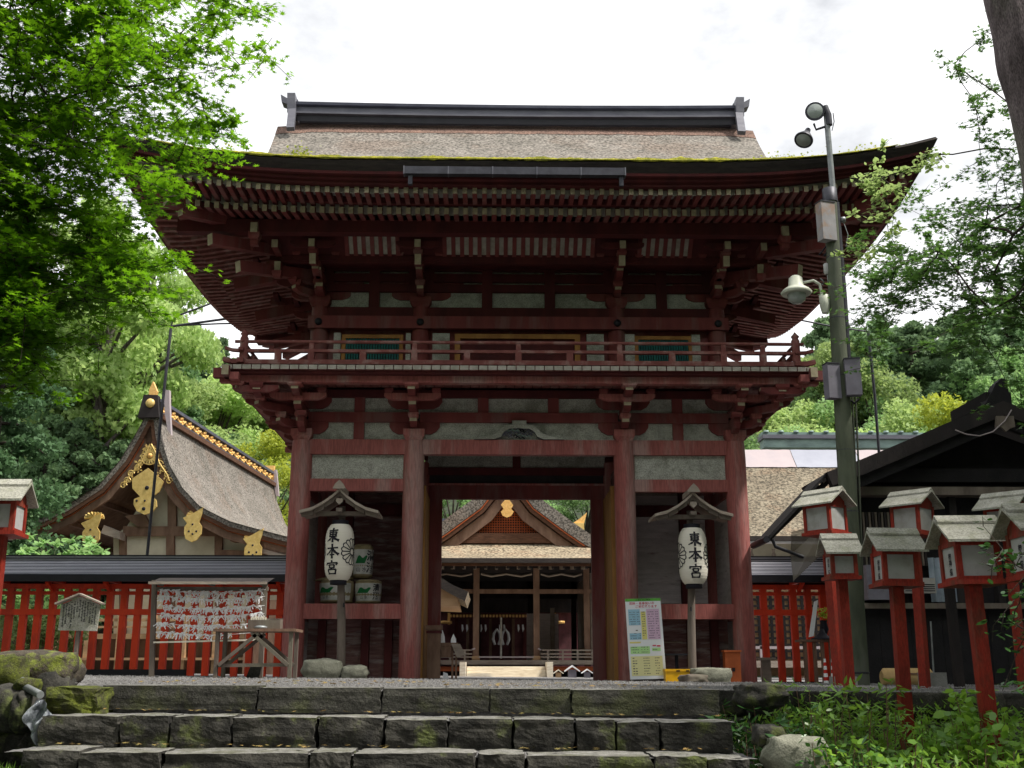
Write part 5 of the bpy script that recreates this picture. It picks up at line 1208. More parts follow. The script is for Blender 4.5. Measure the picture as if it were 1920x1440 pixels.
sgn(.018, .034, 'ご祈祷のご案内', 'ink'); sgn(.062, .050, '厄除・長寿祝いの', 'sign_red', .46); sgn(.102, .050, 'ご祈祷承ります', 'sign_red', .58)
mb.tf(M_); mb.build('printing', pan)

# ================================================================== SMALL THINGS ROUND THE GATE
def solo(mb, name, label, cat, loc, rz=0, **k): return mb.build(name, loc=loc, rz=rz, label=label, cat=cat, **k)
def rockthing(px, py, Y, s, label, m='stone_light', seed=1, rz=0, sq=.35, name='stone', zoff=0):
    p = at(px, py, Y); mb = MB(); rock(mb, (0, 0, 0), s, m, seed, 8, sq, .18); return solo(mb, name, label, 'stone', (p.x, Y, gz(p.x)+s[2]*.38+zoff), rz)
rockthing(604, 1265, -1.15, (.62, .4, .34), 'pale flat-topped rock against the foot of the left lantern post, larger of two', seed=3, rz=.3)
rockthing(665, 1268, -1.1, (.42, .34, .24), 'smaller pale rock just right of the left lantern post', seed=5)
rockthing(1334, 1268, -1.1, (.62, .3, .26), 'long pale squared stone at the foot of the right lantern post', seed=8, sq=.7)
rockthing(1300, 1272, -1.35, (.42, .28, .14), 'flat brown stone slab lying in front of the right lantern post', 'old_wood', seed=9, sq=.7, rz=.4)
p = at(1275, 1278, -.8); mb = MB(); mb.bx(-.26, .26, -.15, .15, 0, .20, 'yellow_plastic'); mb.bx(-.27, .27, -.16, .16, .17, .21, 'yellow_plastic'); mb.bx(-.08, -.02, -.165, -.15, .17, .19, 'ink'); mb.bx(.08, .13, -.165, -.15, .17, .19, 'ink')
solo(mb, 'plastic_crate', 'bright yellow plastic box beside the notice board', 'box', (p.x, -.8, gz(p.x)))
p = at(1374, 1282, -.5); mb = MB(); mb.bx(-.13, .13, -.1, .1, 0, .50, 'orange_wood'); mb.bx(-.15, .15, -.12, .12, .50, .53, 'orange_wood'); mb.bx(-.02, .03, -.105, -.1, .18, .24, 'ink')
solo(mb, 'wooden_box', 'upright orange-red wooden box against the rightmost gate column', 'box', (p.x, -.5, gz(p.x)))
p = at(1270, 1275, -.15); t = thing('stool', 'small black stool under the rail of the right niche', 'stool', (p.x, -.15, gz(p.x)))
mb = MB(); mb.bx(-.2, .2, -.12, .12, .44, .47, 'ink'); mb.build('seat', t); mb = MB(); mb.lathe([(.14, 0), (.14, .02), (.03, .04), (.03, .44)], 'ink', n=12); mb.build('pedestal', t)
# offering stand in the doorway, left, with papers
p = at(848, 1275, 1.2); t = thing('offering_stand', 'tall dark wooden stand with papers inside the doorway at left', 'stand', (p.x, 1.2, gz(p.x)))
mb = MB(); mb.bx(-.34, .10, -.15, .15, .58, .64, 'brown_wood'); mb.bx(-.30, -.02, -.14, .14, .38, .58, 'brown_wood'); mb.build('top', t)
for x in (-.26, .0, .07): mb = MB(); mb.bx(x-.018, x+.018, -.1, -.06, 0, .6, 'brown_wood'); mb.build('leg', t)
mb = MB(); mb.prism([(-.02, .62), (.14, .62), (.24, .42), (.08, .38)], 'y', -.17, -.155, 'grey_wood'); mb.build('sheet', t)
p = at(822, 1275, .9); t = thing('offering_box', 'brown wooden box on legs against the left door jamb', 'stand', (p.x-.08, .9, gz(p.x)))
mb = MB(); mb.bx(-.16, .14, -.12, .12, .86, .94, 'brown_wood'); mb.bx(-.13, .11, -.1, .1, 0, .86, 'brown_wood'); mb.build('body', t); mb = MB(); mb.bx(-.15, .13, -.11, .11, .80, .84, 'dark_red'); mb.build('ledge', t)
for px_, py0, py1, lab in ((829, 1180, 1208, 'white folded paper leaning on the offering stand, nearer the jamb'), (850, 1188, 1208, 'small white pointed paper packet standing on the offering stand')):
    q0, q1 = at(px_, py1, 1.1), at(px_, py0, 1.1); h_ = q1.z-q0.z; mb = MB(); mb.prism([(-.05, 0), (.055, 0), (.045, h_*.5), (0, h_), (-.04, h_*.5)], 'y', -.02, .02, 'white_paper')
    solo(mb, 'folded_paper', lab, 'paper', (q0.x, 1.1, q0.z))
mb = MB(); mb.prism([(-.05, 0), (.05, 0), (.03, .09), (-.05, .12)], 'y', -.03, .03, 'white_paper'); p = at(836, 1274, .8); solo(mb, 'paper_bag', 'small white paper on the ground beside the left door jamb', 'paper', (p.x, .8, gz(p.x)))

# ================================================================== LEFT SIDE: NOTICE BOARD, FORTUNE RACK, TABLE
p = at(135, 1278, -3.5); q = at(150, 1150, -3.5); t = thing('wooden_notice', 'weathered house-shaped wooden notice on a post before the left fence', 'sign', (p.x, -3.5, gz(p.x))); dx = q.x-p.x; zc = q.z-gz(p.x)
mb = MB(); mb.bar((0, .03, -.1), (dx, .03, zc+.1), .07, .05, 'old_wood'); mb.build('post', t)
mb = MB(); mb.prism([(dx-.28, zc-.24), (dx+.27, zc-.25), (dx+.29, zc+.12), (dx, zc+.24), (dx-.27, zc+.12)], 'y', -.03, 0, 'lantern_roof'); bd = mb.build('board', t)
mb = MB()
rr = random.Random(7)
for i in range(13):
    x = dx+.23-i*.038; n = rr.randint(5, 9); zz = zc+.12+.07*(1-abs(x-dx)/.28)
    for j in range(n*2):
        z = zz-j*.021
        if z < zc-.21: break
        if rr.random() < .85: mb.bx(x-.012*rr.random()-.003, x+.012*rr.random()+.003, -.034, -.031, z-.014, z-.003, 'ink')
mb.build('writing', bd)
mb = MB(); mb.bar((dx, -.05, zc+.27), (dx+.34, -.05, zc+.13), .16, .022, 'grey_wood'); mb.bar((dx, -.05, zc+.27), (dx-.33, -.05, zc+.13), .16, .022, 'grey_wood'); mb.build('roof', t)
# fortune paper rack
a, b_, c_ = at(284, 1278, -2.5), at(290, 1088, -2.5), at(489, 1088, -2.5); t = thing('fortune_rack', 'wooden rack with strings of knotted white paper slips before the red fence', 'rack', (a.x, -2.5, gz(a.x)))
W = c_.x-b_.x; zt = b_.z-gz(a.x)
for x in (0, W): mb = MB(); mb.bar((x, 0, -.1), (x+(b_.x-a.x if x == 0 else 0), 0, zt), .07, .07, 'old_wood'); mb.build('post', t)
mb = MB()
for i in range(4): mb.add([(-.08, -.28, zt-.06), (W+.08, -.28, zt-.06), (W+.08, .3, zt+.06), (-.08, .3, zt+.06)], [(0, 1, 2, 3)], 'dark_wood') if i == 0 else mb.bx(-.05+W*(i-1)/2.0*.98, W*(i-1)/2.0*.98, -.27, .28, zt-.09+.02, zt-.04, 'old_wood')
mb.bx(-.08, W+.08, -.29, -.27, zt-.08, zt-.04, 'grey_wood'); mb.bx(-.05, W+.05, -.03, .03, zt-.16, zt-.10, 'old_wood'); mb.build('roof', t)
mb = MB(); mb.bar((.0, -.05, .51), (W, -.05, .55), .03, .025, 'new_wood'); mb.build('crossbar', t)
rng = np.random.default_rng(8)
rows = [1.30, 1.20, 1.06, .94, .80, .67]
for k, z0 in enumerate(rows):
    s_ = MB(); s_.tube([(0.02+W*f, -.05, z0-.05*math.sin(PI*f)) for f in np.linspace(0, 1, 12)], .004, 'white_paper', 4); sr = s_.build('string', t)
    mb = MB(); n = (110, 125, 125, 115, 85, 60)[k]
    for i in range(n):
        f = rng.random()*(.96 if k < 5 else .7)+.01; x = .02+W*f; z = z0-.05*math.sin(PI*f)+rng.normal()*.012; l = rng.uniform(.05, .10); a1 = rng.uniform(-2.6, -.5)
        mb.bar((x, -.05+rng.normal()*.02, z), (x+l*math.cos(a1), -.06+rng.normal()*.03, z+l*math.sin(a1)), .013, .004, 'white_paper', up=(0, 1, .2))
        mb.bar((x-.02, -.055, z-.004), (x+.02, -.05, z+.006), .016, .012, 'white_paper')
    mb.build('paper_slips', sr)
# table
a, b_ = at(412, 1180, -3.), at(560, 1180, -3.); t = thing('trestle_table', 'rough dark wooden table with crossed braces before the left gate column', 'table', ((a.x+b_.x)/2, -3, gz(a.x))); W = (b_.x-a.x)/2; H = a.z-gz(a.x)
mb = MB(); mb.bx(-W-.02, W+.02, -.32, .28, H-.04, H, 'brown_wood'); mb.build('tabletop', t)
for x in (-W+.04, W-.06):
    for y in (-.26, .22): mb = MB(); mb.bar((x, y, -.08), (x, y, H-.04), .055, .055, 'old_wood'); mb.build('leg', t)
for s in (-1, 1):
    for yb_ in (-.29, .2): mb = MB(); mb.bar((s*(W-.08), yb_, .18), (-s*.05, yb_, H-.06), .035, .05, 'old_wood'); mb.build('brace', t)
mb = MB(); mb.bar((-W+.05, -.24, .18), (W-.06, -.24, .19), .05, .05, 'old_wood'); mb.build('stretcher', t)
tz = gz(a.x)+H; ty = -3.05; tx0 = at(468, 1175, ty).x
t = thing('slip_box', 'open wooden box of paper strips on the dark table', 'box', (tx0+.24, ty, tz))
mb = MB(); mb.bx(-.25, .23, -.1, -.08, 0, .13, 'old_wood'); mb.bx(-.25, .23, .08, .1, 0, .16, 'old_wood'); mb.bx(-.25, -.23, -.08, .08, 0, .14, 'old_wood'); mb.bx(.21, .23, -.08, .08, 0, .14, 'old_wood'); mb.bx(-.23, .21, -.08, .08, 0, .02, 'old_wood'); mb.bx(.02, .035, -.08, .08, .02, .15, 'old_wood'); mb.build('tray', t)
mb = MB()
for i in range(7): mb.bx(-.22+i*.034, -.195+i*.034, -.05, -.03, .02, .17+.01*(i % 3), 'new_wood')
mb.build('strips', t)
mb = MB(); mb.lathe([(0, 0), (.09, .0), (.095, .03), (.06, .045), (0, .05)], 'metal_grey', n=16); mb.build('dish', label='shallow grey dish in front of the strip box on the table', cat='dish', loc=(tx0+.2, ty-.17, tz))
mb = MB(); mb.bx(-.12, .12, -.01, .01, 0, .2, 'label_green'); mb.tf(Matrix.Rotation(-.2, 4, 'X')); p = at(472, 1275, -2.7)
mb = MB(); mb.prism([(-.11, 0), (.08, 0), (.12, .17), (-.05, .17)], 'y', -.02, .02, 'stone_dark'); mb.build('slab', label='small dark green slab leaning under the table', cat='slab', loc=(p.x, -2.6, gz(p.x)))

# ================================================================== LEFT ROCKS AND WATER SPOUT
def rk(px, py, Y, s, label, m='mossy_rock', seed=1, sq=.45, rz=0.):
    p = at(px, py, Y); mb = MB(); rock(mb, (0, 0, 0), s, m, seed, 9, sq, .2, 1.5); return solo(mb, 'boulder', label, 'rock', (p.x, Y, p.z), rz)
D_ = -9.6
rk(60, 1262, D_, (.78, .5, .36), 'large mossy boulder on top of the pile at left, beside the top step', seed=2, rz=.1)
rk(15, 1268, D_-.25, (.34, .4, .34), 'bright green mossy rock at the left edge, on top of the pile', 'dark_moss', 4)
rk(105, 1262, D_+.1, (.26, .4, .32), 'dark grey rounded rock at the right end of the topmost boulders', 'stone_dark', 6)
rk(152, 1316, -10.1, (.44, .5, .24), 'square moss-covered block against the left end of the top step', 'dark_moss', 7, .8)
rk(20, 1330, -10.2, (.34, .4, .38), 'brown rounded boulder low at the left edge under the mossy rocks', 'stone_dark', 8)
rk(-20, 1335, -10.1, (.3, .4, .4), 'brown boulder cut by the left edge of the photo', 'mossy_rock', 9)
rk(47, 1335, -10.35, (.17, .3, .30), 'small dark boulder left of the falling water', 'stone_dark', 12)
rk(52, 1288, -10.2, (.16, .3, .14), 'small mossy stone directly above the spout', 'dark_moss', 10)
rk(80, 1400, -9.9, (.6, .4, .5), 'dark wet rock behind the falling water', 'stone_dark', 15)
rk(-10, 1400, -9.9, (.7, .4, .5), 'shaded rock low in the left corner above the grass', 'stone_dark', 16)
rk(95, 1322, -9.75, (.35, .3, .5), 'dark stone in the gap between boulder pile and mossy block', 'stone_dark', 17)
a, b_ = at(46, 1287, -10.3), at(76, 1303, -10.55); mb = MB(); mb.tube([a-Vector((.1, -.2, -.05)), a, b_], [.026, .029, .031], 'metal_grey', 14); mb.build('spout_pipe', label='short grey water pipe poking out of the boulders at left', cat='pipe')
pa = [at(x, y, -10.6) for x, y in ((76, 1312), (73, 1330), (76, 1355), (80, 1375), (84, 1398), (85, 1425))]; wd = [.03, .09, .12, .09, .04, .015]
mb = MB()
def wf(u, v):
    t_ = v*5; i = min(int(t_), 4); f = t_-i; c = pa[i].lerp(pa[i+1], f); w_ = wd[i]*(1-f)+wd[i+1]*f
    n = noise.noise(Vector((u*4, v*6, 1))); return (c.x+(u-.5)*2*w_+.015*n, c.y+.06*math.sin(u*9+v*14)*(w_/.1)+.03*n-.05*v, c.z)
mb.grid(wf, 16, 60, 'water'); mb.build('falling_water', kind='structure')

# ================================================================== RED LANTERNS ON POSTS
def red_lantern(px, py_roof, Y, label, rz=0., z_base=None, W=.50, front=True, pyb=None, text=True):
    """px, py of the roof ridge centre"""
    c = at(px, py_roof, Y); zb = ground_h(c.x, Y) if z_base is None else z_base
    t = thing('post_lantern', label, 'lantern', (c.x, Y, zb), rz, 'red wooden post lanterns'); Z = c.z-zb; w = W*.30; hb = W*.56
    pw = .054
    mb = MB(); mb.bx(-pw, pw, -pw, pw, -.2, Z-.20-hb-.04, 'lantern_red'); mb.build('post', t)
    zt = Z-.24; z0 = zt-hb
    mb = MB(); mb.bx(-w-.05, w+.05, -w-.05, w+.05, z0-.04, z0, 'lantern_red'); mb.build('base', t)
    bd = MB()
    for sx in (-1, 1):
        for sy in (-1, 1): bd.bx(sx*w-.022, sx*w+.022, sy*w-.022, sy*w+.022, z0, zt+.02, 'lantern_red')
    for s in (-1, 1):
        bd.bx(-w, w, s*w-.016, s*w+.016, z0+.001, z0+.03, 'lantern_red'); bd.bx(-w, w, s*w-.016, s*w+.016, zt-.02, zt+.015, 'lantern_red')
        bd.bx(s*w-.016, s*w+.016, -w, w, z0+.001, z0+.03, 'lantern_red'); bd.bx(s*w-.016, s*w+.016, -w, w, zt-.02, zt+.015, 'lantern_red')
    bo = bd.build('frame', t)
    for s, ax in ((-1, 'y'), (1, 'y'), (-1, 'x'), (1, 'x')):
        pn = MB()
        if ax == 'y': pn.bx(-w+.022, w-.022, s*w-.004, s*w+.004, z0+.03, zt-.02, 'paper')
        else: pn.bx(s*w-.004, s*w+.004, -w+.022, w-.022, z0+.03, zt-.02, 'paper')
        pp = pn.build('paper_pane', bo)
        if text and ax == 'x' and s == -1:
            q = MB(); write(q, '御神燈', 'ink', lambda u, v: (-w-.007, -u, (z0+zt)/2+v), .062, .075, off=.02); q.build('lettering', pp)
    # gabled roof, ridge along local x
    r = MB(); ov = W*.5; dz = .20
    for s in (-1, 1):
        r.bar((0, 0, 0), (0, 0, 1), 0, 0, 'lantern_roof') if False else None
        e = [(-ov, 0, Z-.02), (ov, 0, Z-.02), (ov*1.0, s*W*.50, Z-.02-dz), (-ov*1.0, s*W*.50, Z-.02-dz)]
        e2 = [(p[0], p[1], p[2]-.022) for p in e]; r.add(e+e2, [(0, 1, 2, 3), (7, 6, 5, 4), (0, 4, 5, 1), (1, 5, 6, 2), (2, 6, 7, 3), (3, 7, 4, 0)], 'lantern_roof')
        f = [(-ov*.98, 0, Z+.015), (ov*.98, 0, Z+.015), (ov*.98, s*W*.13, Z+.005-dz*.26), (-ov*.98, s*W*.13, Z+.005-dz*.26)]
        f2 = [(p[0], p[1], p[2]-.02) for p in f]; r.add(f+f2, [(0, 1, 2, 3), (7, 6, 5, 4), (0, 4, 5, 1), (1, 5, 6, 2), (2, 6, 7, 3), (3, 7, 4, 0)], 'lantern_roof')
    r.build('roof', t)
    for s in (-1, 1): g = MB(); g.prism([(-w, zt), (w, zt), (w, Z-.02-dz*w/(W*.5)-.03), (0, Z-.05), (-w, Z-.02-dz*w/(W*.5)-.03)], 'x', s*(w)-.012, s*w+.012, 'lantern_red'); g.build('gable', t)
    t.rotation_euler[0] = rad(((px*7) % 5-2)*.45); t.rotation_euler[1] = rad(((px*3) % 5-2)*.35)
    return t
red_lantern(1572, 1003, -6.9, 'smallest red lantern of the near row, immediately right of the mossy pole', W=.44, z_base=-.3)
red_lantern(1668, 992, -9.2, 'middle red lantern of the near row with bright weathered roof board', W=.50)
red_lantern(1820, 968, -10.6, 'large near red lantern with black characters, third of the near row', W=.54)
red_lantern(1955, 945, -11.2, 'nearest red lantern, cut by the right edge of the photo', W=.56)
red_lantern(15, 900, -8.9, 'lone red lantern on a post at the left edge of the photo', W=.50, rz=.05)
red_lantern(1548, 918, -5., 'red lantern of the back row partly hidden by the mossy pole', rz=rad(130), z_base=-.06, W=.62, text=False)
red_lantern(1702, 920, -5., 'back-row red lantern standing between pole and large near lantern', rz=rad(130), z_base=-.06, W=.62, text=False)
red_lantern(1880, 925, -5.2, 'back-row red lantern behind and above the large near lantern', rz=rad(130), z_base=-.06, W=.62, text=False)
p = at(1800, 1290, -4.6); mb = MB(); mb.bar((0, 0, -.1), (-.02, 0, 1.55), .11, .11, 'dark_wood'); mb.build('timber_post', label='dark purple-brown square timber post behind the large near lantern', cat='post', loc=(p.x, -4.6, -.06))
p = at(1750, 1292, -4.7); mb = MB(); mb.bx(-.15, .15, -.12, .12, 0, .19, 'concrete'); mb.build('concrete_block', label='grey concrete block with a thin rod beside a lantern post', cat='block', loc=(p.x, -4.7, -.06))
mb = MB(); a = at(1752, 1283, -4.7); b_ = at(1745, 1165, -4.7); mb.tube([a, b_], .011, 'metal_grey', 6); mb.build('thin_rod', label='thin pale rod rising from the grey concrete block', cat='rod')
p = at(1552, 1288, -3.2); mb = MB(); mb.bx(-.15, .15, -.12, .12, 0, .14, 'concrete'); mb.build('concrete_block', label='grey concrete block half hidden by the shrubs near the pole foot', cat='block', loc=(at(1582, 1288, -4.9).x, -4.9, -.06))
p = at(1705, 1290, -2.2); mb = MB()
mb.tube([(-.42, 0, .15), (-.38, 0, .15), (.33, 0, .15), (.37, 0, .15)], [.10, .145, .145, .10], 'beige', 16); mb.bx(-.05, .1, -.15, -.13, .2, .22, 'brown_wood'); mb.build('straw_roll', label='beige rolled mat lying in front of the dark building', cat='roll', loc=(p.x, -2.2, -.1))

# ================================================================== POLE WITH LAMPS
b0 = at(1612, 1292, -4.); PX = b0.x
pole = thing('utility_pole', 'mossy green concrete pole carrying lamps, boxes and a thin upper pipe', 'pole', (PX, -4, -.1))
def q_(px, py, Y=-4.): p = at(px, py, Y); return Vector((p.x-PX, p.y+4, p.z+.1))
t1, t2 = q_(1555, 356), q_(1548, 200)
mb = MB(); mb.tube([(0, 0, -.2), (t1.x*.5, 0, t1.z*.5), (t1.x, 0, t1.z)], [.14, .125, .10], 'pole_green', 20)
for f in (.03, .2, .33, .45, .6, .72, .85): z = t1.z*f; mb.lathe([(.142-.04*f, -.012), (.146-.04*f, 0), (.142-.04*f, .012)], 'metal_dark', (t1.x*f, 0, z), 20, cap=False)
mb.lathe([(.112, -.22), (.112, 0), (.09, .01)], 'metal_dark', (t1.x, 0, t1.z+.01), 16); mb.build('pole', pole)
mb = MB(); s0 = q_(1572, 540); s1 = q_(1585, 700); mb.tube([(t1.x+.07, .04, t1.z-.1), t2], .045, 'metal_grey', 12); mb.tube([q_(1568, 380), q_(1583, 560), q_(1592, 700)], .045, 'metal_dark', 10); mb.build('upper_pipe', pole)
def floodlight(c, d, r, name, par):
    """bulb-shaped floodlight centred at c facing along d"""
    d = Vector(d).normalized(); mb = MB(); mb.lathe([(r*.28, -r*1.9), (r*.34, -r*1.3), (r*.55, -r*.9), (r*.95, -r*.1), (r, 0), (r*.98, r*.12)], 'metal_dark', n=22); mb.lathe([(r*.9, r*.05), (r*.6, r*.22), (0, r*.3)], 'glass_grey', n=22, cap=False)
    mb.tf(Matrix.Translation(c) @ d.to_track_quat('Z', 'Y').to_matrix().to_4x4()); return mb.build(name, par)
f1 = floodlight(q_(1528, 209), (-.25, -1, -.12), .155, 'floodlight', pole); f2 = floodlight(q_(1507, 262), (-.45, -.45, -.9), .15, 'floodlight', pole)
mb = MB(); mb.tube([q_(1526, 232), q_(1530, 243), q_(1552, 236)], .02, 'metal_dark', 6); mb.tube([q_(1545, 200), q_(1552, 215), q_(1554, 235)], .06, 'metal_dark', 8); mb.tube([q_(1562, 212), q_(1564, 228), q_(1560, 245)], .008, 'ink', 4); mb.build('bracket', pole)
# street lamp on its arm
lc = q_(1493, 545)
mb = MB(); mb.lathe([(.215, -.06), (.235, -.03), (.20, .01), (.115, .07), (.10, .20), (.06, .235), (0, .24)], 'lamp_cream', (lc.x, lc.y, lc.z), 26); mb.lathe([(.22, -.055), (.10, -.02), (0, -.0)], 'rust', (lc.x, lc.y, lc.z), 20, cap=False); mb.lathe([(.14, -.05), (.13, -.15), (.07, -.2), (0, -.21)], 'glass_grey', (lc.x, lc.y, lc.z), 18); mb.build('lamp_shade', pole)
mb = MB(); a = q_(1506, 530); mb.tube([a, q_(1525, 526), q_(1537, 533), q_(1541, 552)], .022, 'lamp_cream', 8); mb.lathe([(.05, -.18), (.075, -.06), (.078, .1), (.04, .12)], 'lamp_cream', tuple(q_(1546, 566)), 14); mb.build('lamp_arm', pole)
mb = MB(); c = q_(1549, 503); mb.lathe([(.03, -.1), (.042, -.06), (.042, .06), (.02, .08)], 'paper', tuple(c), 12); mb.tube([c, q_(1552, 520), q_(1556, 560)], .01, 'metal_grey', 5); mb.tube([q_(1538, 522), q_(1545, 528), q_(1542, 534)], .012, 'metal_grey', 5); mb.build('sensor', pole)
def pbox(px0, px1, py0, py1, m, name, ang=0., d=.16, Y=-4.1):
    a, b = q_(px0, py1, Y), q_(px1, py0, Y); mb = MB(); w_ = (b.x-a.x)/2; h_ = (b.z-a.z); mb.bx(-w_, w_, -d/2, d/2, 0, h_, m); mb.bx(-w_*1.06, w_*1.06, -d/2-.01, d/2+.01, h_, h_+.015, 'metal_dark'); mb.tf(Matrix.Translation(((a.x+b.x)/2, a.y, a.z)) @ Matrix.Rotation(ang, 4, 'Z')); return mb.build(name, pole)
pbox(1537, 1561, 382, 452, 'box_rust', 'meter_box', .3); pbox(1550, 1570, 684, 748, 'box_grey', 'control_box', .2); pbox(1587, 1610, 675, 742, 'box_grey', 'control_box', -.15, Y=-4.15)
mb = MB(); mb.tube([q_(1545, 480), q_(1560, 462)], .015, 'ink', 5); mb.tube([q_(1536, 478), q_(1555, 455)], .012, 'ink', 5)
mb.build('cable', pole)
for x0, x1 in ((1598, 1612), (1604, 1618)): mb = MB(); mb.tube([q_(x0, 745), q_((x0+x1)//2, 900), q_(x1, 1100), q_(x1+4, 1285)], .014, 'pole_green', 6); mb.build('conduit', pole)
mb = MB(); mb.tube([q_(1590, 748), q_(1602, 756), q_(1611, 748)], .02, 'ink', 5); mb.build('strap', pole)
# spherical mirror-like fitting behind the pole
mb = MB(); c = q_(1580, 412); mb.lathe([(0, -.05), (.05, -.03), (.05, .03), (0, .05)], 'metal_grey', tuple(c), 10); mb.tube([c, q_(1590, 440), q_(1586, 462)], .008, 'metal_grey', 4); mb.build('sensor', pole)

# thin poles behind
mb = MB(); Yp = 6.; P_ = lambda x, y: at(x, y, Yp)
mb.tube([P_(275, 1050), P_(300, 800), P_(321, 612)], .035, 'metal_dark', 8); mb.tube([P_(321, 612), P_(324, 600), P_(338, 590), P_(385, 573), P_(470, 540)], .022, 'metal_dark', 6); mb.tube([P_(321, 612), P_(400, 601), P_(480, 590)], .03, 'metal_dark', 6); mb.tube([P_(321, 611), P_(410, 607), P_(480, 606)], .02, 'metal_dark', 6)
mb.build('wire_pole', label='thin dark pole with an arm and wires above the left shrine hall', cat='pole')
mb = MB(); mb.tube([P_(1649, 860), P_(1640, 740), P_(1628, 622)], .035, 'metal_dark', 8); mb.tube([P_(1628, 622), P_(1560, 612), P_(1500, 600)], .02, 'metal_dark', 6); mb.tube([P_(1628, 622), P_(1616, 608), P_(1595, 597)], .015, 'metal_grey', 6)
mb.build('wire_pole', label='thin dark pole with wires between the mossy pole and dark building', cat='pole')

# ================================================================== RIGHT SIDE SMALL THINGS
a = at(1500, 1200, .6); t = thing('side_table', 'small wooden table before the right-hand red fence', 'table', (at(1528, 1200, .4).x, .4, -.05)); H = a.z+.05; W = .28
mb = MB(); mb.bx(-W-.03, W, -.2, .2, H-.04, H, 'brown_wood'); mb.build('tabletop', t)
for x in (-W+.05, -.06, .08, W-.05): mb = MB(); mb.bx(x-.03, x+.03, -.17, -.12, -.1, H-.04, 'brown_wood'); mb.build('leg', t)
tzz = -.05+H; tx = t.location.x
mb = MB(); mb.lathe([(.0, .17), (.03, .19), (.06, .12), (.12, .05), (.20, .02), (.21, 0), (0, 0)], 'ink', n=18); mb.build('straw_hat', label='black pointed lid on the small table before the right fence', cat='lid', loc=(tx+.12, .35, tzz))
mb = MB(); a, b_ = at(1519, 1195, .3), at(1526, 1125, .3); mb.prism([(a.x-tx-.03, a.z-tzz), (a.x-tx+.06, a.z-tzz+.02), (b_.x-tx+.07, b_.z-tzz), (b_.x-tx-.0, b_.z-tzz-.03)], 'y', -.02, .0, 'white_paper'); mb.build('paper_sign', label='upright white paper slip on the small table before the right fence', cat='paper', loc=(tx, .3, tzz))
t = thing('flower_vase', 'dark vase of yellow-green flowers behind the small table', 'vase', (at(1545, 1180, .6).x, .6, at(1545, 1180, .6).z)); mb = MB(); mb.lathe([(.05, -.1), (.08, 0), (.06, .12), (.07, .16)], 'ink', n=12); mb.build('vase', t)
rng = np.random.default_rng(3); npmesh('flowers', leaves(rng, ball(rng, 160, (0, 0, .28), (.13, .1, .13), .1), .04, OVAL, .3), 6, 'leaf_yellow', t)
for i, (px_, lab) in enumerate(((1546, 'red and white striped stick on the left, low behind the lantern posts'), (1560, 'red and white striped stick on the right, touching the lantern post'))):
    a, b_ = at(px_+4, 1290, -.6), at(px_, 1235, -.6); mb = MB(); n = 8
    for k in range(n): mb.tube([a.lerp(b_, k/n), a.lerp(b_, (k+1)/n)], [.05-.004*k, .05-.004*(k+1)], 'cone_red' if k % 2 == 0 else 'white_paper', 10)
    mb.build('striped_marker', label=lab, cat='marker', group='striped red and white markers')
t = thing('bench', 'low grey plank bench beside the rightmost gate column', 'bench', (at(1436, 1233, 1.2).x, 1.2, -.05)); mb = MB(); a = at(1436, 1233, 1.2); mb.bx(-.16, .16, -.12, .12, a.z+.01, a.z+.05, 'grey_wood'); mb.build('top', t); mb = MB(); mb.bx(-.09, .07, -.06, .06, -.05, a.z+.01, 'grey_wood'); mb.build('leg', t)
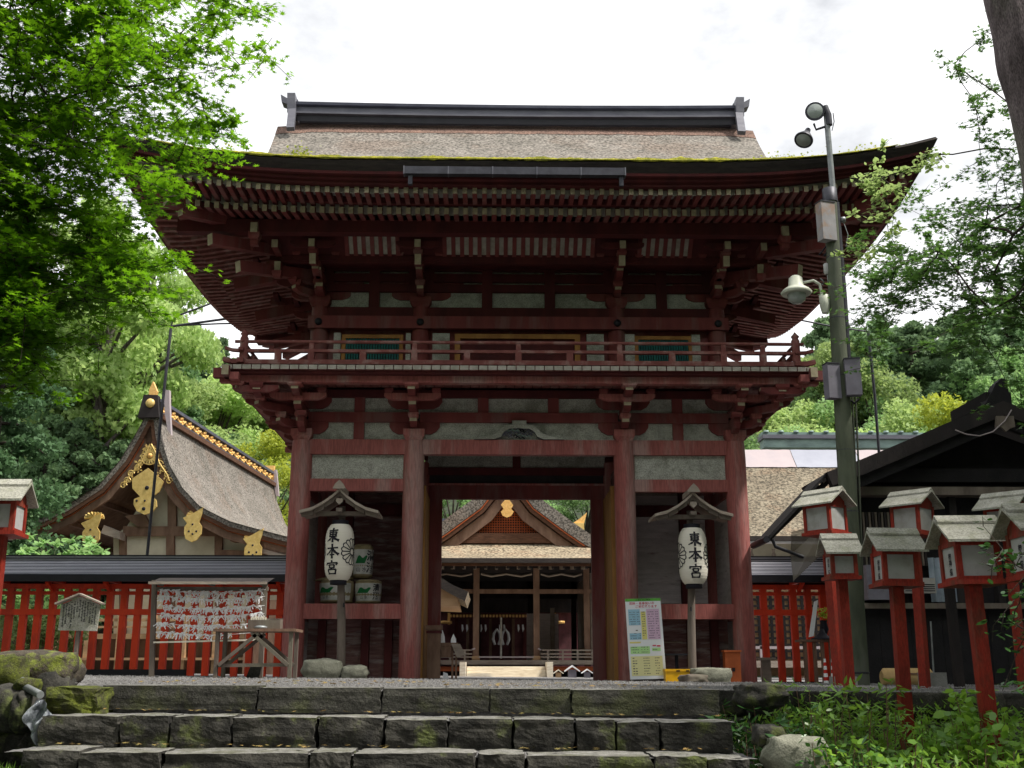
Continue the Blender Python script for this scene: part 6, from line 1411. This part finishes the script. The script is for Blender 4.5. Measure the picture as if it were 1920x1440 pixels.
# ================================================================== VEGETATION
rng = np.random.default_rng(21)
def make_tree(name, kind, seed, n_leaf, leaf, size, H=10., parent_mat='bark_dark'):
    """one tree 10 m high: tapered trunk with limbs, crown of many small leaf clumps"""
    r = np.random.default_rng(seed); rr = random.Random(seed); C = []; mb = MB()
    if kind == 'broad':
        mb.tube([(0, 0, -.5), (.05, .05, 2), (.15, -.1, 4.5), (0, .1, 7.5)], [.26, .2, .14, .05], parent_mat, 9)
        cl = []
        for i in range(26):
            a = rr.uniform(0, 2*PI); zz = rr.uniform(3.0, 9.4); R_ = 2.9*math.sqrt(max(.05, 1-((zz-6.0)/4.0)**2))*rr.uniform(.55, 1.0)
            cl.append((R_*math.cos(a), R_*math.sin(a), zz, rr.uniform(.7, 1.35)))
        for x, y, z, q in cl:
            mb.tube([(0.05, 0, z*.55), (x*.5, y*.5, z*.8), (x, y, z)], [.09, .05, .02], parent_mat, 5, False)
            m = int(n_leaf*q*q/26/1.05); pts = ball(r, m, (x, y, z), (q, q, q*.62), .45); C.append(pts)
        up = .35; dr = None
    elif kind == 'cedar':
        mb.tube([(0, 0, -.5), (0, 0, 5), (0, 0, 9.6)], [.24, .16, .03], parent_mat, 9)
        k = 46
        for i in range(k):
            zz = 1.6+8.0*(i/k); R_ = (2.3*(1-(i/k))**.6+.2)*rr.uniform(.65, 1.05); a = i*2.4+rr.uniform(-.3, .3)
            mb.tube([(0, 0, zz), (R_*.6*math.cos(a), R_*.6*math.sin(a), zz+.1), (R_*math.cos(a), R_*math.sin(a), zz-.25)], [.05, .035, .012], parent_mat, 4, False)
            for f in (.45, .75, 1.0):
                q = (.30+.25*f)*(1.15-(i/k)*.5); m = int(n_leaf/k/3); C.append(ball(r, m, (R_*f*math.cos(a), R_*f*math.sin(a), zz-.12*f), (q, q, q*.75), .4))
        up = .15; dr = (0, 0, -.8)
    elif kind == 'pine':
        mb.tube([(0, 0, -.5), (.2, 0, 4), (-.1, .1, 8.6)], [.22, .16, .06], 'bark', 9)
        for i in range(24):
            a = rr.uniform(0, 2*PI); zz = rr.uniform(4.6, 9.6); R_ = rr.uniform(.4, 2.3)*(1.1-abs(zz-7)/4)
            mb.tube([(0, 0, zz-.7), (R_*math.cos(a), R_*math.sin(a), zz)], [.07, .02], 'bark', 5, False)
            C.append(ball(r, n_leaf//24, (R_*math.cos(a), R_*math.sin(a), zz), (.8, .8, .42), .3))
        up = .1; dr = None
    t = thing(name, 'tree', 'tree'); mb.build('trunk', t); P = np.concatenate(C)
    npmesh('crown', leaves(r, P, size, TUFT, up, .45, dr), 8, leaf, t)
    return t
protos = {
 'bright': [make_tree('broadleaf_tree', 'broad', 3, 15000, 'leaf_bright', .155), make_tree('broadleaf_tree', 'broad', 5, 15000, 'leaf_bright', .15)],
 'mid': [make_tree('broadleaf_tree', 'broad', 7, 15000, 'leaf_mid', .15), make_tree('broadleaf_tree', 'broad', 9, 15000, 'leaf_mid', .16)],
 'cedar': [make_tree('cedar_tree', 'cedar', 11, 19000, 'leaf_cedar', .15), make_tree('cedar_tree', 'cedar', 12, 19000, 'leaf_cedar', .145)],
 'dark': [make_tree('cedar_tree', 'cedar', 15, 30000, 'leaf_dark', .12)],
 'pine': [make_tree('pine_tree', 'pine', 13, 17000, 'leaf_bright', .13)],
 'yellow': [make_tree('broadleaf_tree', 'broad', 17, 14000, 'leaf_yellow', .15)]}
used = {}
TREES = 0
def tree(kind, px, py, Y, wd, label, group, j=0, x=None, topz=None, y=None):
    """a tree standing at depth Y whose top shows at the given photo height; wd = crown width factor"""
    global TREES
    if x is None: p = at(px, py, Y); X, tz = p.x, p.z
    else: X, tz = x, topz
    g = ground_h(X, Y); h = tz-g; s = h/10.; pl = protos[kind]; o = pl[(j+TREES) % len(pl)]; TREES += 1; k = id(o)
    if k not in used: used[k] = 1; t = o
    else: t = dup(o)
    t.location = (X, Y, g-.1); t.scale = (s*wd, s*wd, s); t.rotation_euler[2] = TREES*1.3
    t['label'] = label; t['group'] = group; return t
gl_ = 'wooded slope left of the gate'; gr_ = 'wooded slope right of the gate'; gm_ = 'trees behind the worship hall'
ORD = 'first second third fourth fifth sixth seventh eighth ninth tenth eleventh twelfth'.split()
def many(lst, kind, label, group):
    for i, (px_, py_, Y_, wd) in enumerate(sorted(lst)): tree(kind, px_, py_, Y_, wd, ORD[i]+' from the left of the '+label, group)
many([(60, 540, 48, .7), (322, 500, 50, .55), (372, 585, 56, .6), (415, 612, 62, .6), (455, 640, 66, .6), (500, 660, 72, .6)], 'cedar', 'grey-green skyline conifers left of the gate', 'skyline conifers on the left')
many([(250, 560, 42, .75), (330, 690, 42, .9), (395, 690, 46, .9), (445, 720, 50, .9), (520, 730, 52, .9), (200, 690, 38, .9), (300, 770, 36, 1.), (395, 800, 38, 1.), (460, 850, 36, 1.), (560, 760, 50, .9)], 'bright', 'pale green trees above the left shrine hall', gl_)
many([(150, 600, 40, .8), (350, 620, 48, .8), (270, 690, 44, .9), (360, 740, 40, .9), (430, 790, 42, .9), (520, 800, 44, .9), (150, 760, 32, 1.), (230, 800, 32, 1.), (340, 840, 34, 1.)], 'cedar', 'mid green conifers above the left shrine hall', gl_)
many([(150, 315, 34, .75), (235, 345, 33, .75), (295, 380, 36, .6)], 'pine', 'tall pines showing between the maple sprays at upper left', 'pines behind the left maple')
tree('dark', 30, 470, 11, .9, 'big dark drooping conifer at the left edge behind the red lantern', 'dark conifer at left')
tree('dark', -110, 400, 9, .9, 'dark conifer outside the left edge beside the drooping one', 'dark conifer at left')
tree('cedar', 100, 740, 32, .9, 'soft bluish conifer between the dark conifer and the left shrine gable', 'conifer by the left shrine')
tree('yellow', 492, 800, 29, .75, 'bright yellow-green tree between the left shrine ridge and the gate', 'yellow-green tree at left')
many([(1540, 570, 56, .9), (1590, 585, 50, .9), (1650, 575, 50, 1.), (1710, 590, 54, 1.), (1770, 570, 50, 1.), (1830, 575, 54, 1.), (1880, 560, 50, 1.), (1930, 555, 48, .9), (1700, 580, 46, 1.), (1620, 590, 46, 1.), (1800, 560, 44, 1.)], 'cedar', 'grey-green skyline conifers right of the gate', 'skyline conifers on the right')
many([(1490, 745, 44, .8), (1560, 640, 48, .7), (1700, 740, 36, .8), (1530, 790, 34, .9), (1650, 680, 44, .7)], 'bright', 'pale green trees right of the mossy pole', gr_)
many([(1520, 680, 50, .8), (1600, 730, 42, .8), (1680, 680, 48, .8), (1745, 640, 50, .8), (1830, 650, 46, .8), (1900, 690, 42, .8), (1590, 800, 32, .9), (1700, 790, 33, .9), (1460, 800, 36, .8), (1940, 640, 44, .8)], 'mid', 'mid green trees right of the mossy pole', gr_)
tree('yellow', 1770, 745, 30, .7, 'pale yellow-green tree above the dark building roof', 'yellow-green tree at right')
many([(640, 700, 56, .8), (760, 720, 60, .8), (850, 850, 50, .8), (1000, 860, 54, .8), (1100, 850, 50, .8), (1200, 720, 60, .8), (1320, 700, 56, .8), (900, 760, 66, .8)], 'mid', 'green trees behind the worship hall roof', gm_)
for x_, y_, h_, k_ in ((-17, -13, 16, 'mid'), (-17, -4, 16, 'cedar'), (-9, -28, 18, 'mid'), (1, -31, 19, 'mid'), (9, -27, 18, 'mid'), (16.5, -12, 17, 'mid'), (15, -4, 15, 'mid'), (17, -21, 18, 'mid'), (-16, -22, 18, 'cedar'), (17, -24, 18, 'cedar')):  # out-of-view trees, added to shade the gate front and foreground
    tree(k_, 0, 0, y_, 1.35, ORD[TREES % 11]+' tall added shade tree, out of view', 'added unseen shade trees', x=x_, topz=h_)
# unused prototypes never occur: every kind is placed above

# ---- foreground maples, each spray hung on its twig
def spray_maple(name, label, trunk, trunk_r, sprays, n_per, leafsize, leafm, seed, spread=(.45, .10), twigm='bark_dark', trunkm='bark_dark', shape=MAPLE):
    r = np.random.default_rng(seed); rr = random.Random(seed); t = thing(name, label, 'tree', trunk[0]); o = Vector(trunk[0])
    if trunk_r:
        mb = MB(); tp_, tr_ = [], []; K = len(trunk)-1
        for q in range(K*9+1):
            f = q/9; j = min(int(f), K-1); f -= j; a_, b_ = Vector(trunk[j]), Vector(trunk[j+1]); pv, nx_ = Vector(trunk[max(j-1, 0)]), Vector(trunk[min(j+2, K)])
            p_ = .5*((2*a_)+(b_-pv)*f+(2*pv-5*a_+4*b_-nx_)*f*f+(3*a_-pv-3*b_+nx_)*f**3); tp_.append(p_-o); tr_.append((trunk_r[j]*(1-f)+trunk_r[j+1]*f)*(1+.16*noise.noise(p_*2.2)))
        mb.tube(tp_, tr_, trunkm, 22)
        for q in range(len(mb.v)): v_ = Vector(mb.v[q]); mb.v[q] = tuple(v_+noise.noise_vector(Vector((v_.x*7, v_.y*7, v_.z*1.6)))*.022)
        mb.build('trunk', t)
    V = []; br = MB()
    tp = [Vector(p) for p in trunk[1:]]; nodes = [(p, -1) for p in tp]; order = sorted(range(len(sprays)), key=lambda i: min((Vector(sprays[i][0])-p).length for p in tp)); load = {}; par = {}
    for i in order:      # every spray grows from its nearest inner neighbour
        c = Vector(sprays[i][0]); dt = min((c-p).length for p in tp)
        q, pi = min(nodes, key=lambda n: (n[0]-c).length*(1.0 if n[1] >= 0 else 1.15)); par[i] = (q, pi); nodes.append((c, i))
    for i in order[::-1]:
        load[i] = load.get(i, 0)+1
        if par[i][1] >= 0: load[par[i][1]] = load.get(par[i][1], 0)+load[i]
    for i in order:
        c, s = sprays[i]; c = Vector(c); root, pi = par[i]; d = (c-root)
        if d.length < .01: d = Vector((.01, 0, 0))
        n = int(n_per*s); k = max(3, n//16); r0 = min(.016, .0016*math.sqrt(load[i])+.0012)
        nn = Vector(noise.noise_vector(c*3))*d.length*.12
        br.tube([root-o, root.lerp(c, .35)+nn-o, root.lerp(c, .7)-nn*.5-o, c-o], [r0*1.25, r0*1.1, r0, r0*.85], twigm, 5, False)
        cs = []
        for j in range(k):     # sub-twigs
            f = rr.uniform(-.6, .9)*s; base = c+d.normalized()*f; ang = rr.uniform(0, 2*PI); L_ = rr.uniform(.15, spread[0])*s*1.3
            tip = base+Vector((math.cos(ang)*L_, math.sin(ang)*L_, rr.uniform(-spread[1], spread[1]*.6)))
            if f > .3*s: br.tube([c-o, base-o], [.003, .002], twigm, 3, False)
            br.tube([base-o, tip-o], [.004, .002], twigm, 3, False)
            m = max(2, n//k); f_ = r.random(m)[:, None]; P = np.array(base)[None]*(1-f_)+np.array(tip)[None]*f_+r.normal(size=(m, 3))*np.array([.055, .055, .03])*max(.6, s)
            cs.append(P)
        V.append(np.concatenate(cs)-np.array(o)[None])
    br.build('branches', t); P = np.concatenate(V)
    npmesh('leaves', leaves(r, P, leafsize, shape, .55, .3), len(shape), leafm, t); return t
def region(poly, n, yr, rr, s=(.5, .9)):
    out = []
    def inside(x, y):
        c = False; j = len(poly)-1
        for i in range(len(poly)):
            if (poly[i][1] > y) != (poly[j][1] > y) and x < (poly[j][0]-poly[i][0])*(y-poly[i][1])/(poly[j][1]-poly[i][1])+poly[i][0]: c = not c
            j = i
        return c
    x0, x1 = min(p[0] for p in poly), max(p[0] for p in poly); y0, y1 = min(p[1] for p in poly), max(p[1] for p in poly)
    while len(out) < n:
        x, y = rr.uniform(x0, x1), rr.uniform(y0, y1)
        if inside(x, y): out.append((tuple(at(x, y, rr.uniform(*yr))), rr.uniform(*s)))
    return out
rr = random.Random(31)
sp_ = region([(-160, -160), (330, -160), (360, 40), (330, 170), (350, 240), (300, 290), (290, 330), (230, 330), (150, 360), (60, 380), (-160, 380)], 175, (-12.9, -11.4), rr)
sp_ += region([(-100, 330), (120, 360), (240, 440), (260, 500), (190, 560), (80, 600), (-100, 640)], 110, (-12.7, -11.6), rr, (.4, .7))
sp_ += region([(-60, 560), (70, 560), (80, 660), (40, 700), (-60, 700)], 45, (-12.6, -12.0), rr, (.35, .5))
for (x, y, s) in ((410, 40, .45), (450, 30, .4), (385, 100, .4), (430, 20, .35), (370, 60, .5), (385, 215, .4), (410, 235, .35), (375, 180, .4), (400, 262, .3), (350, 262, .4), (335, 300, .4), (320, 330, .35), (335, 355, .3), (300, 345, .35), (320, 490, .32), (290, 505, .35), (270, 480, .4), (240, 560, .4), (200, 590, .4), (215, 520, .4), (60, 690, .3), (30, 640, .4), (80, 640, .35)): sp_.append((tuple(at(x, y, rr.uniform(-12.6, -11.6))), s))
lm = spray_maple('maple_tree', 'green maple whose leafy sprays fill the upper left of the photo', [(-6.6, -11.5, -.6), (-6.5, -11.6, 2.2), (-6.2, -11.8, 4.0), (-5.6, -12.0, 5.6), (-5.0, -12.1, 7.0)], [.28, .24, .19, .13, .06], sp_, 255, .040, 'leaf_maple', 41)
rr = random.Random(77)
sp_ = region([(1700, 420), (1800, 380), (2050, 350), (2050, 690), (1880, 670), (1780, 620), (1700, 580), (1640, 600), (1620, 540), (1660, 470)], 110, (-10.6, -8.6), rr, (.45, .75))
for (x, y, s) in ((1790, 120, .35), (1820, 145, .35), (1850, 170, .35), (1840, 230, .4), (1870, 260, .4), (1830, 205, .3), (1880, 330, .5), (1840, 300, .35), (1900, 200, .5), (1890, 380, .5), (1780, 340, .3), (1800, 460, .45), (1850, 420, .5), (1760, 470, .4), (1700, 470, .35), (1680, 500, .35), (1900, 440, .5), (1870, 20, .3), (1850, 60, .3), (1740, 410, .3), (1860, 520, .5), (1900, 560, .5), (1640, 520, .3), (1930, 100, .5), (1930, 300, .5), (1905, 700, .3), (1915, 760, .35), (1600, 505, .25)): sp_.append((tuple(at(x, y, rr.uniform(-10.6, -9.4))), s))
tk = [tuple(at(2120, 1330, -11.6)), tuple(at(2080, 900, -11.6)), tuple(at(2010, 480, -11.6)), tuple(at(1945, 200, -11.6)), tuple(at(1890, -10, -11.6)), tuple(at(1845, -260, -11.6))]
rm = spray_maple('maple_tree', 'maple with a dark leaning trunk and thin sprays at the right edge', tk, [.36, .30, .26, .22, .20, .15], sp_, 260, .036, 'leaf_maple_r', 43, (.5, .06), trunkm='bark')
rr = random.Random(5)
sp_ = region([(1620, 330), (1700, 290), (1745, 285), (1730, 330), (1690, 420), (1620, 490), (1590, 480), (1640, 410)], 22, (-8.6, -8.0), rr, (.3, .42))
spray_maple('maple_branch', 'sunlit pale green branch of leaves hanging before the right eave corner', [tuple(at(1990, 200, -8.2)), tuple(at(1990, 200, -8.2)), tuple(at(1900, 280, -8.2))], None, sp_, 120, .06, 'leaf_bright', 44, (.4, .12), shape=OVAL)

# ---- shrubs at lower right
def shrub(px_, py_, Y_, n_st, h, leaf, size, shape, label, seed, r_=.28, group='shrubs on the slope right of the steps', par=None, per=22, up=.45):
    p = at(px_, py_, Y_); g = ground_h(p.x, Y_); r = np.random.default_rng(seed); H = max(.2, p.z-g) if h is None else h
    t = thing('shrub', label, 'shrub', (p.x, Y_, g), 0, group); mb = MB(); C = []
    for i in range(n_st):
        a = r.uniform(0, 6.28); q = r_*math.sqrt(r.random()); hh = H*r.uniform(.6, 1.0) if i else H; tip = (q*math.cos(a)*1.3, q*math.sin(a)*1.3, hh)
        mb.tube([(q*.2*math.cos(a), q*.2*math.sin(a), -.05), (tip[0]*.7, tip[1]*.7, hh*.5), tip], [.008, .006, .003], 'brown_wood', 4, False)
        for f in (.45, .62, .78, .9, 1.): m = max(2, int(per*(f**2)/3)); C.append(np.array(tip)[None]*np.array([f, f, f])+r.normal(size=(m, 3))*np.array([.05, .05, .02]))
    mb.build('stems', t); npmesh('foliage', leaves(r, np.concatenate(C), size, shape, up, .4), len(shape), leaf, t); return t
S_ = [(1630, 1282, -10.4, 7, 'leaf_shrub', .10, LANCE, 'upright bright-leaved shrub at the foot of the smallest near lantern', .16),
 (1520, 1285, -9.6, 12, 'leaf_shrub', .085, LANCE, 'spreading bright green shrub nearest the corner of the top step', .35),
 (1440, 1320, -10.0, 9, 'leaf_gloss', .10, LANCE, 'dark narrow-leaved shrub right beside the middle step', .30),
 (1400, 1355, -10.3, 8, 'leaf_gloss', .09, LANCE, 'low dark shrub drooping over the end of the middle step', .25),
 (1570, 1330, -10.3, 12, 'leaf_shrub', .09, LANCE, 'mid green shrub left of the upright bright-leaved one', .3),
 (1720, 1330, -9.4, 12, 'leaf_shrub', .08, LANCE, 'leafy shrub between the two near lantern posts, at the back', .35),
 (1770, 1360, -10.4, 14, 'leaf_shrub', .08, OVAL, 'low bright shrub between the two near lantern posts, in front', .35),
 (1550, 1390, -11.2, 11, 'leaf_gloss', .085, LANCE, 'dark shrub behind the pale rock at lower right', .3),
 (1640, 1390, -11.4, 12, 'leaf_shrub', .08, OVAL, 'shrub at the bottom edge left of the middle near lantern post', .3),
 (1880, 1300, -10.6, 12, 'leaf_shrub', .10, OVAL, 'tall leafy shrub right of the large near lantern post', .35),
 (1820, 1350, -9.5, 12, 'leaf_shrub', .08, OVAL, 'shrub directly behind the large near lantern post', .3),
 (1910, 1370, -11.4, 12, 'leaf_shrub', .09, OVAL, 'shrub in the lower right corner of the photo', .35),
 (1800, 1410, -11.9, 12, 'leaf_shrub', .07, LANCE, 'small shrub at the bottom edge left of the large near lantern post', .3),
 (1700, 1420, -12.0, 9, 'leaf_shrub', .07, LANCE, 'small shrub at the bottom edge right of the middle near lantern post', .25)]
for i, (a, b, c, n, lf, sz, shp, lab, q) in enumerate(S_): shrub(a, b, c, int(n*1.9), None, lf, sz*.85, shp, lab, 100+i, q*1.1, up=.3)
# ground cover of narrow leaves on the slope
n = 34000; X = rng.uniform(1.75, 7.5, n); Y = rng.uniform(-12.8, -7.7, n); keep = (noise_v := np.array([noise.noise(Vector((a*1.2, b*1.2, 4))) for a, b in zip(X, Y)])) > -.22
X, Y = X[keep], Y[keep]; Zg = np.array([ground_h(a, b) for a, b in zip(X, Y)])+rng.uniform(0, .20, len(X))
npmesh('ground_cover', leaves(rng, np.stack([X, Y, Zg], 1), .075, [(-.10, 0), (.10, 0), (.08, .6), (0, 1.1), (-.08, .6)], .35, .5), 5, 'leaf_shrub', kind='stuff', label='low bamboo grass and seedlings covering the slope right of the steps', cat='ground cover')
n = 5200; X = rng.uniform(-5.6, -3.9, n); Y = rng.uniform(-12.3, -10.9, n); Zg = np.array([ground_h(a, b) for a, b in zip(X, Y)])
hh = -.62+.1*rng.random(n)
npmesh('grass', leaves(rng, np.stack([X, Y, np.maximum(Zg, -.70-.10*(Y+11))], 1), .13, BLADE, .0, .5, (0, 0, 1.6)), 4, 'grass_blade', kind='stuff', label='bright grass in the lower left corner by the water', cat='grass')
mb = MB(); rock(mb, (-4.75, -11.6, -.95), (1.5, 1.3, .6), 'soil', 3, 8, .4, .1); mb.build('soil_bank', kind='structure')
rk(1490, 1420, -11.2, (.44, .35, .30), 'pale lichen-covered rock at the bottom edge right of the steps', 'stone_light', 31)
rk(1440, 1380, -11.0, (.22, .3, .16), 'dark stone between the bottom step and the pale rock', 'stone_dark', 32)
rk(1425, 1305, -10.0, (.42, .4, .20), 'dark irregular stone continuing the top step on the right', 'stone_dark', 33)
# glossy camellia spray at the right edge
sp_ = [(tuple(at(x, y, -13.0+.2*math.sin(x))), s) for x, y, s in ((1880, 1030, .22), (1905, 1060, .3), (1860, 1060, .15), (1915, 1110, .3), (1890, 1140, .2), (1925, 1180, .3), (1905, 1230, .25), (1930, 1020, .3), (1935, 1280, .3), (1900, 1170, .2))]
spray_maple('camellia_bush', 'glossy dark-leaved bush at the right edge below the red lanterns', [tuple(at(2010, 1440, -13)), tuple(at(2000, 1300, -13)), tuple(at(1990, 1100, -13))], [.03, .025, .015], sp_, 75, .055, 'leaf_gloss', 47, (.3, .12), shape=OVAL)
# plants behind the left fence
shrub(90, 1012, 9.0, 26, None, 'leaf_mid', .16, OVAL, 'blue-green leafy bush above the left fence roof below the shrine eave', 201, 1.1, 'bushes behind the left fence', per=60)
shrub(150, 1020, 8.0, 16, None, 'leaf_mid', .14, OVAL, 'lower leafy bush right of the blue-green one above the fence roof', 202, .7, 'bushes behind the left fence', per=50)
shrub(30, 1140, 4.5, 22, None, 'leaf_bright', .12, OVAL, 'pale green bush seen through the slats at the far left of the fence', 203, .8, 'bushes behind the left fence', per=50)
shrub(110, 1160, 4.5, 18, None, 'leaf_bright', .12, OVAL, 'pale green bush seen through the slats behind the wooden notice', 204, .6, 'bushes behind the left fence', per=50)
shrub(1468, 782, 24, 22, None, 'leaf_bright', .16, OVAL, 'pale variegated bush above the green copper ridge beside the gate', 205, 1.3, 'bush above the right hall', per=70)

# fallen leaves on the steps and the court
r_ = np.random.default_rng(9); P = []
for i in range(420):
    x = r_.uniform(-3.9, 1.4); k = r_.integers(0, 5); yy, zz = [(-9.85, .012), (-9.0, .012), (-10.6, -.20), (-11.2, -.43), (-7.5, .012)][k]
    P.append((x, yy+r_.uniform(0, .25 if k in (0, 2, 3) else 1.0), zz-.0105*x+.012))
npmesh('fallen_leaves', leaves(r_, np.array(P), .032, MAPLE, .75, .4), len(MAPLE), 'leaf_fallen', kind='stuff', label='scattered fallen leaves on the stone steps and gravel', cat='leaves')
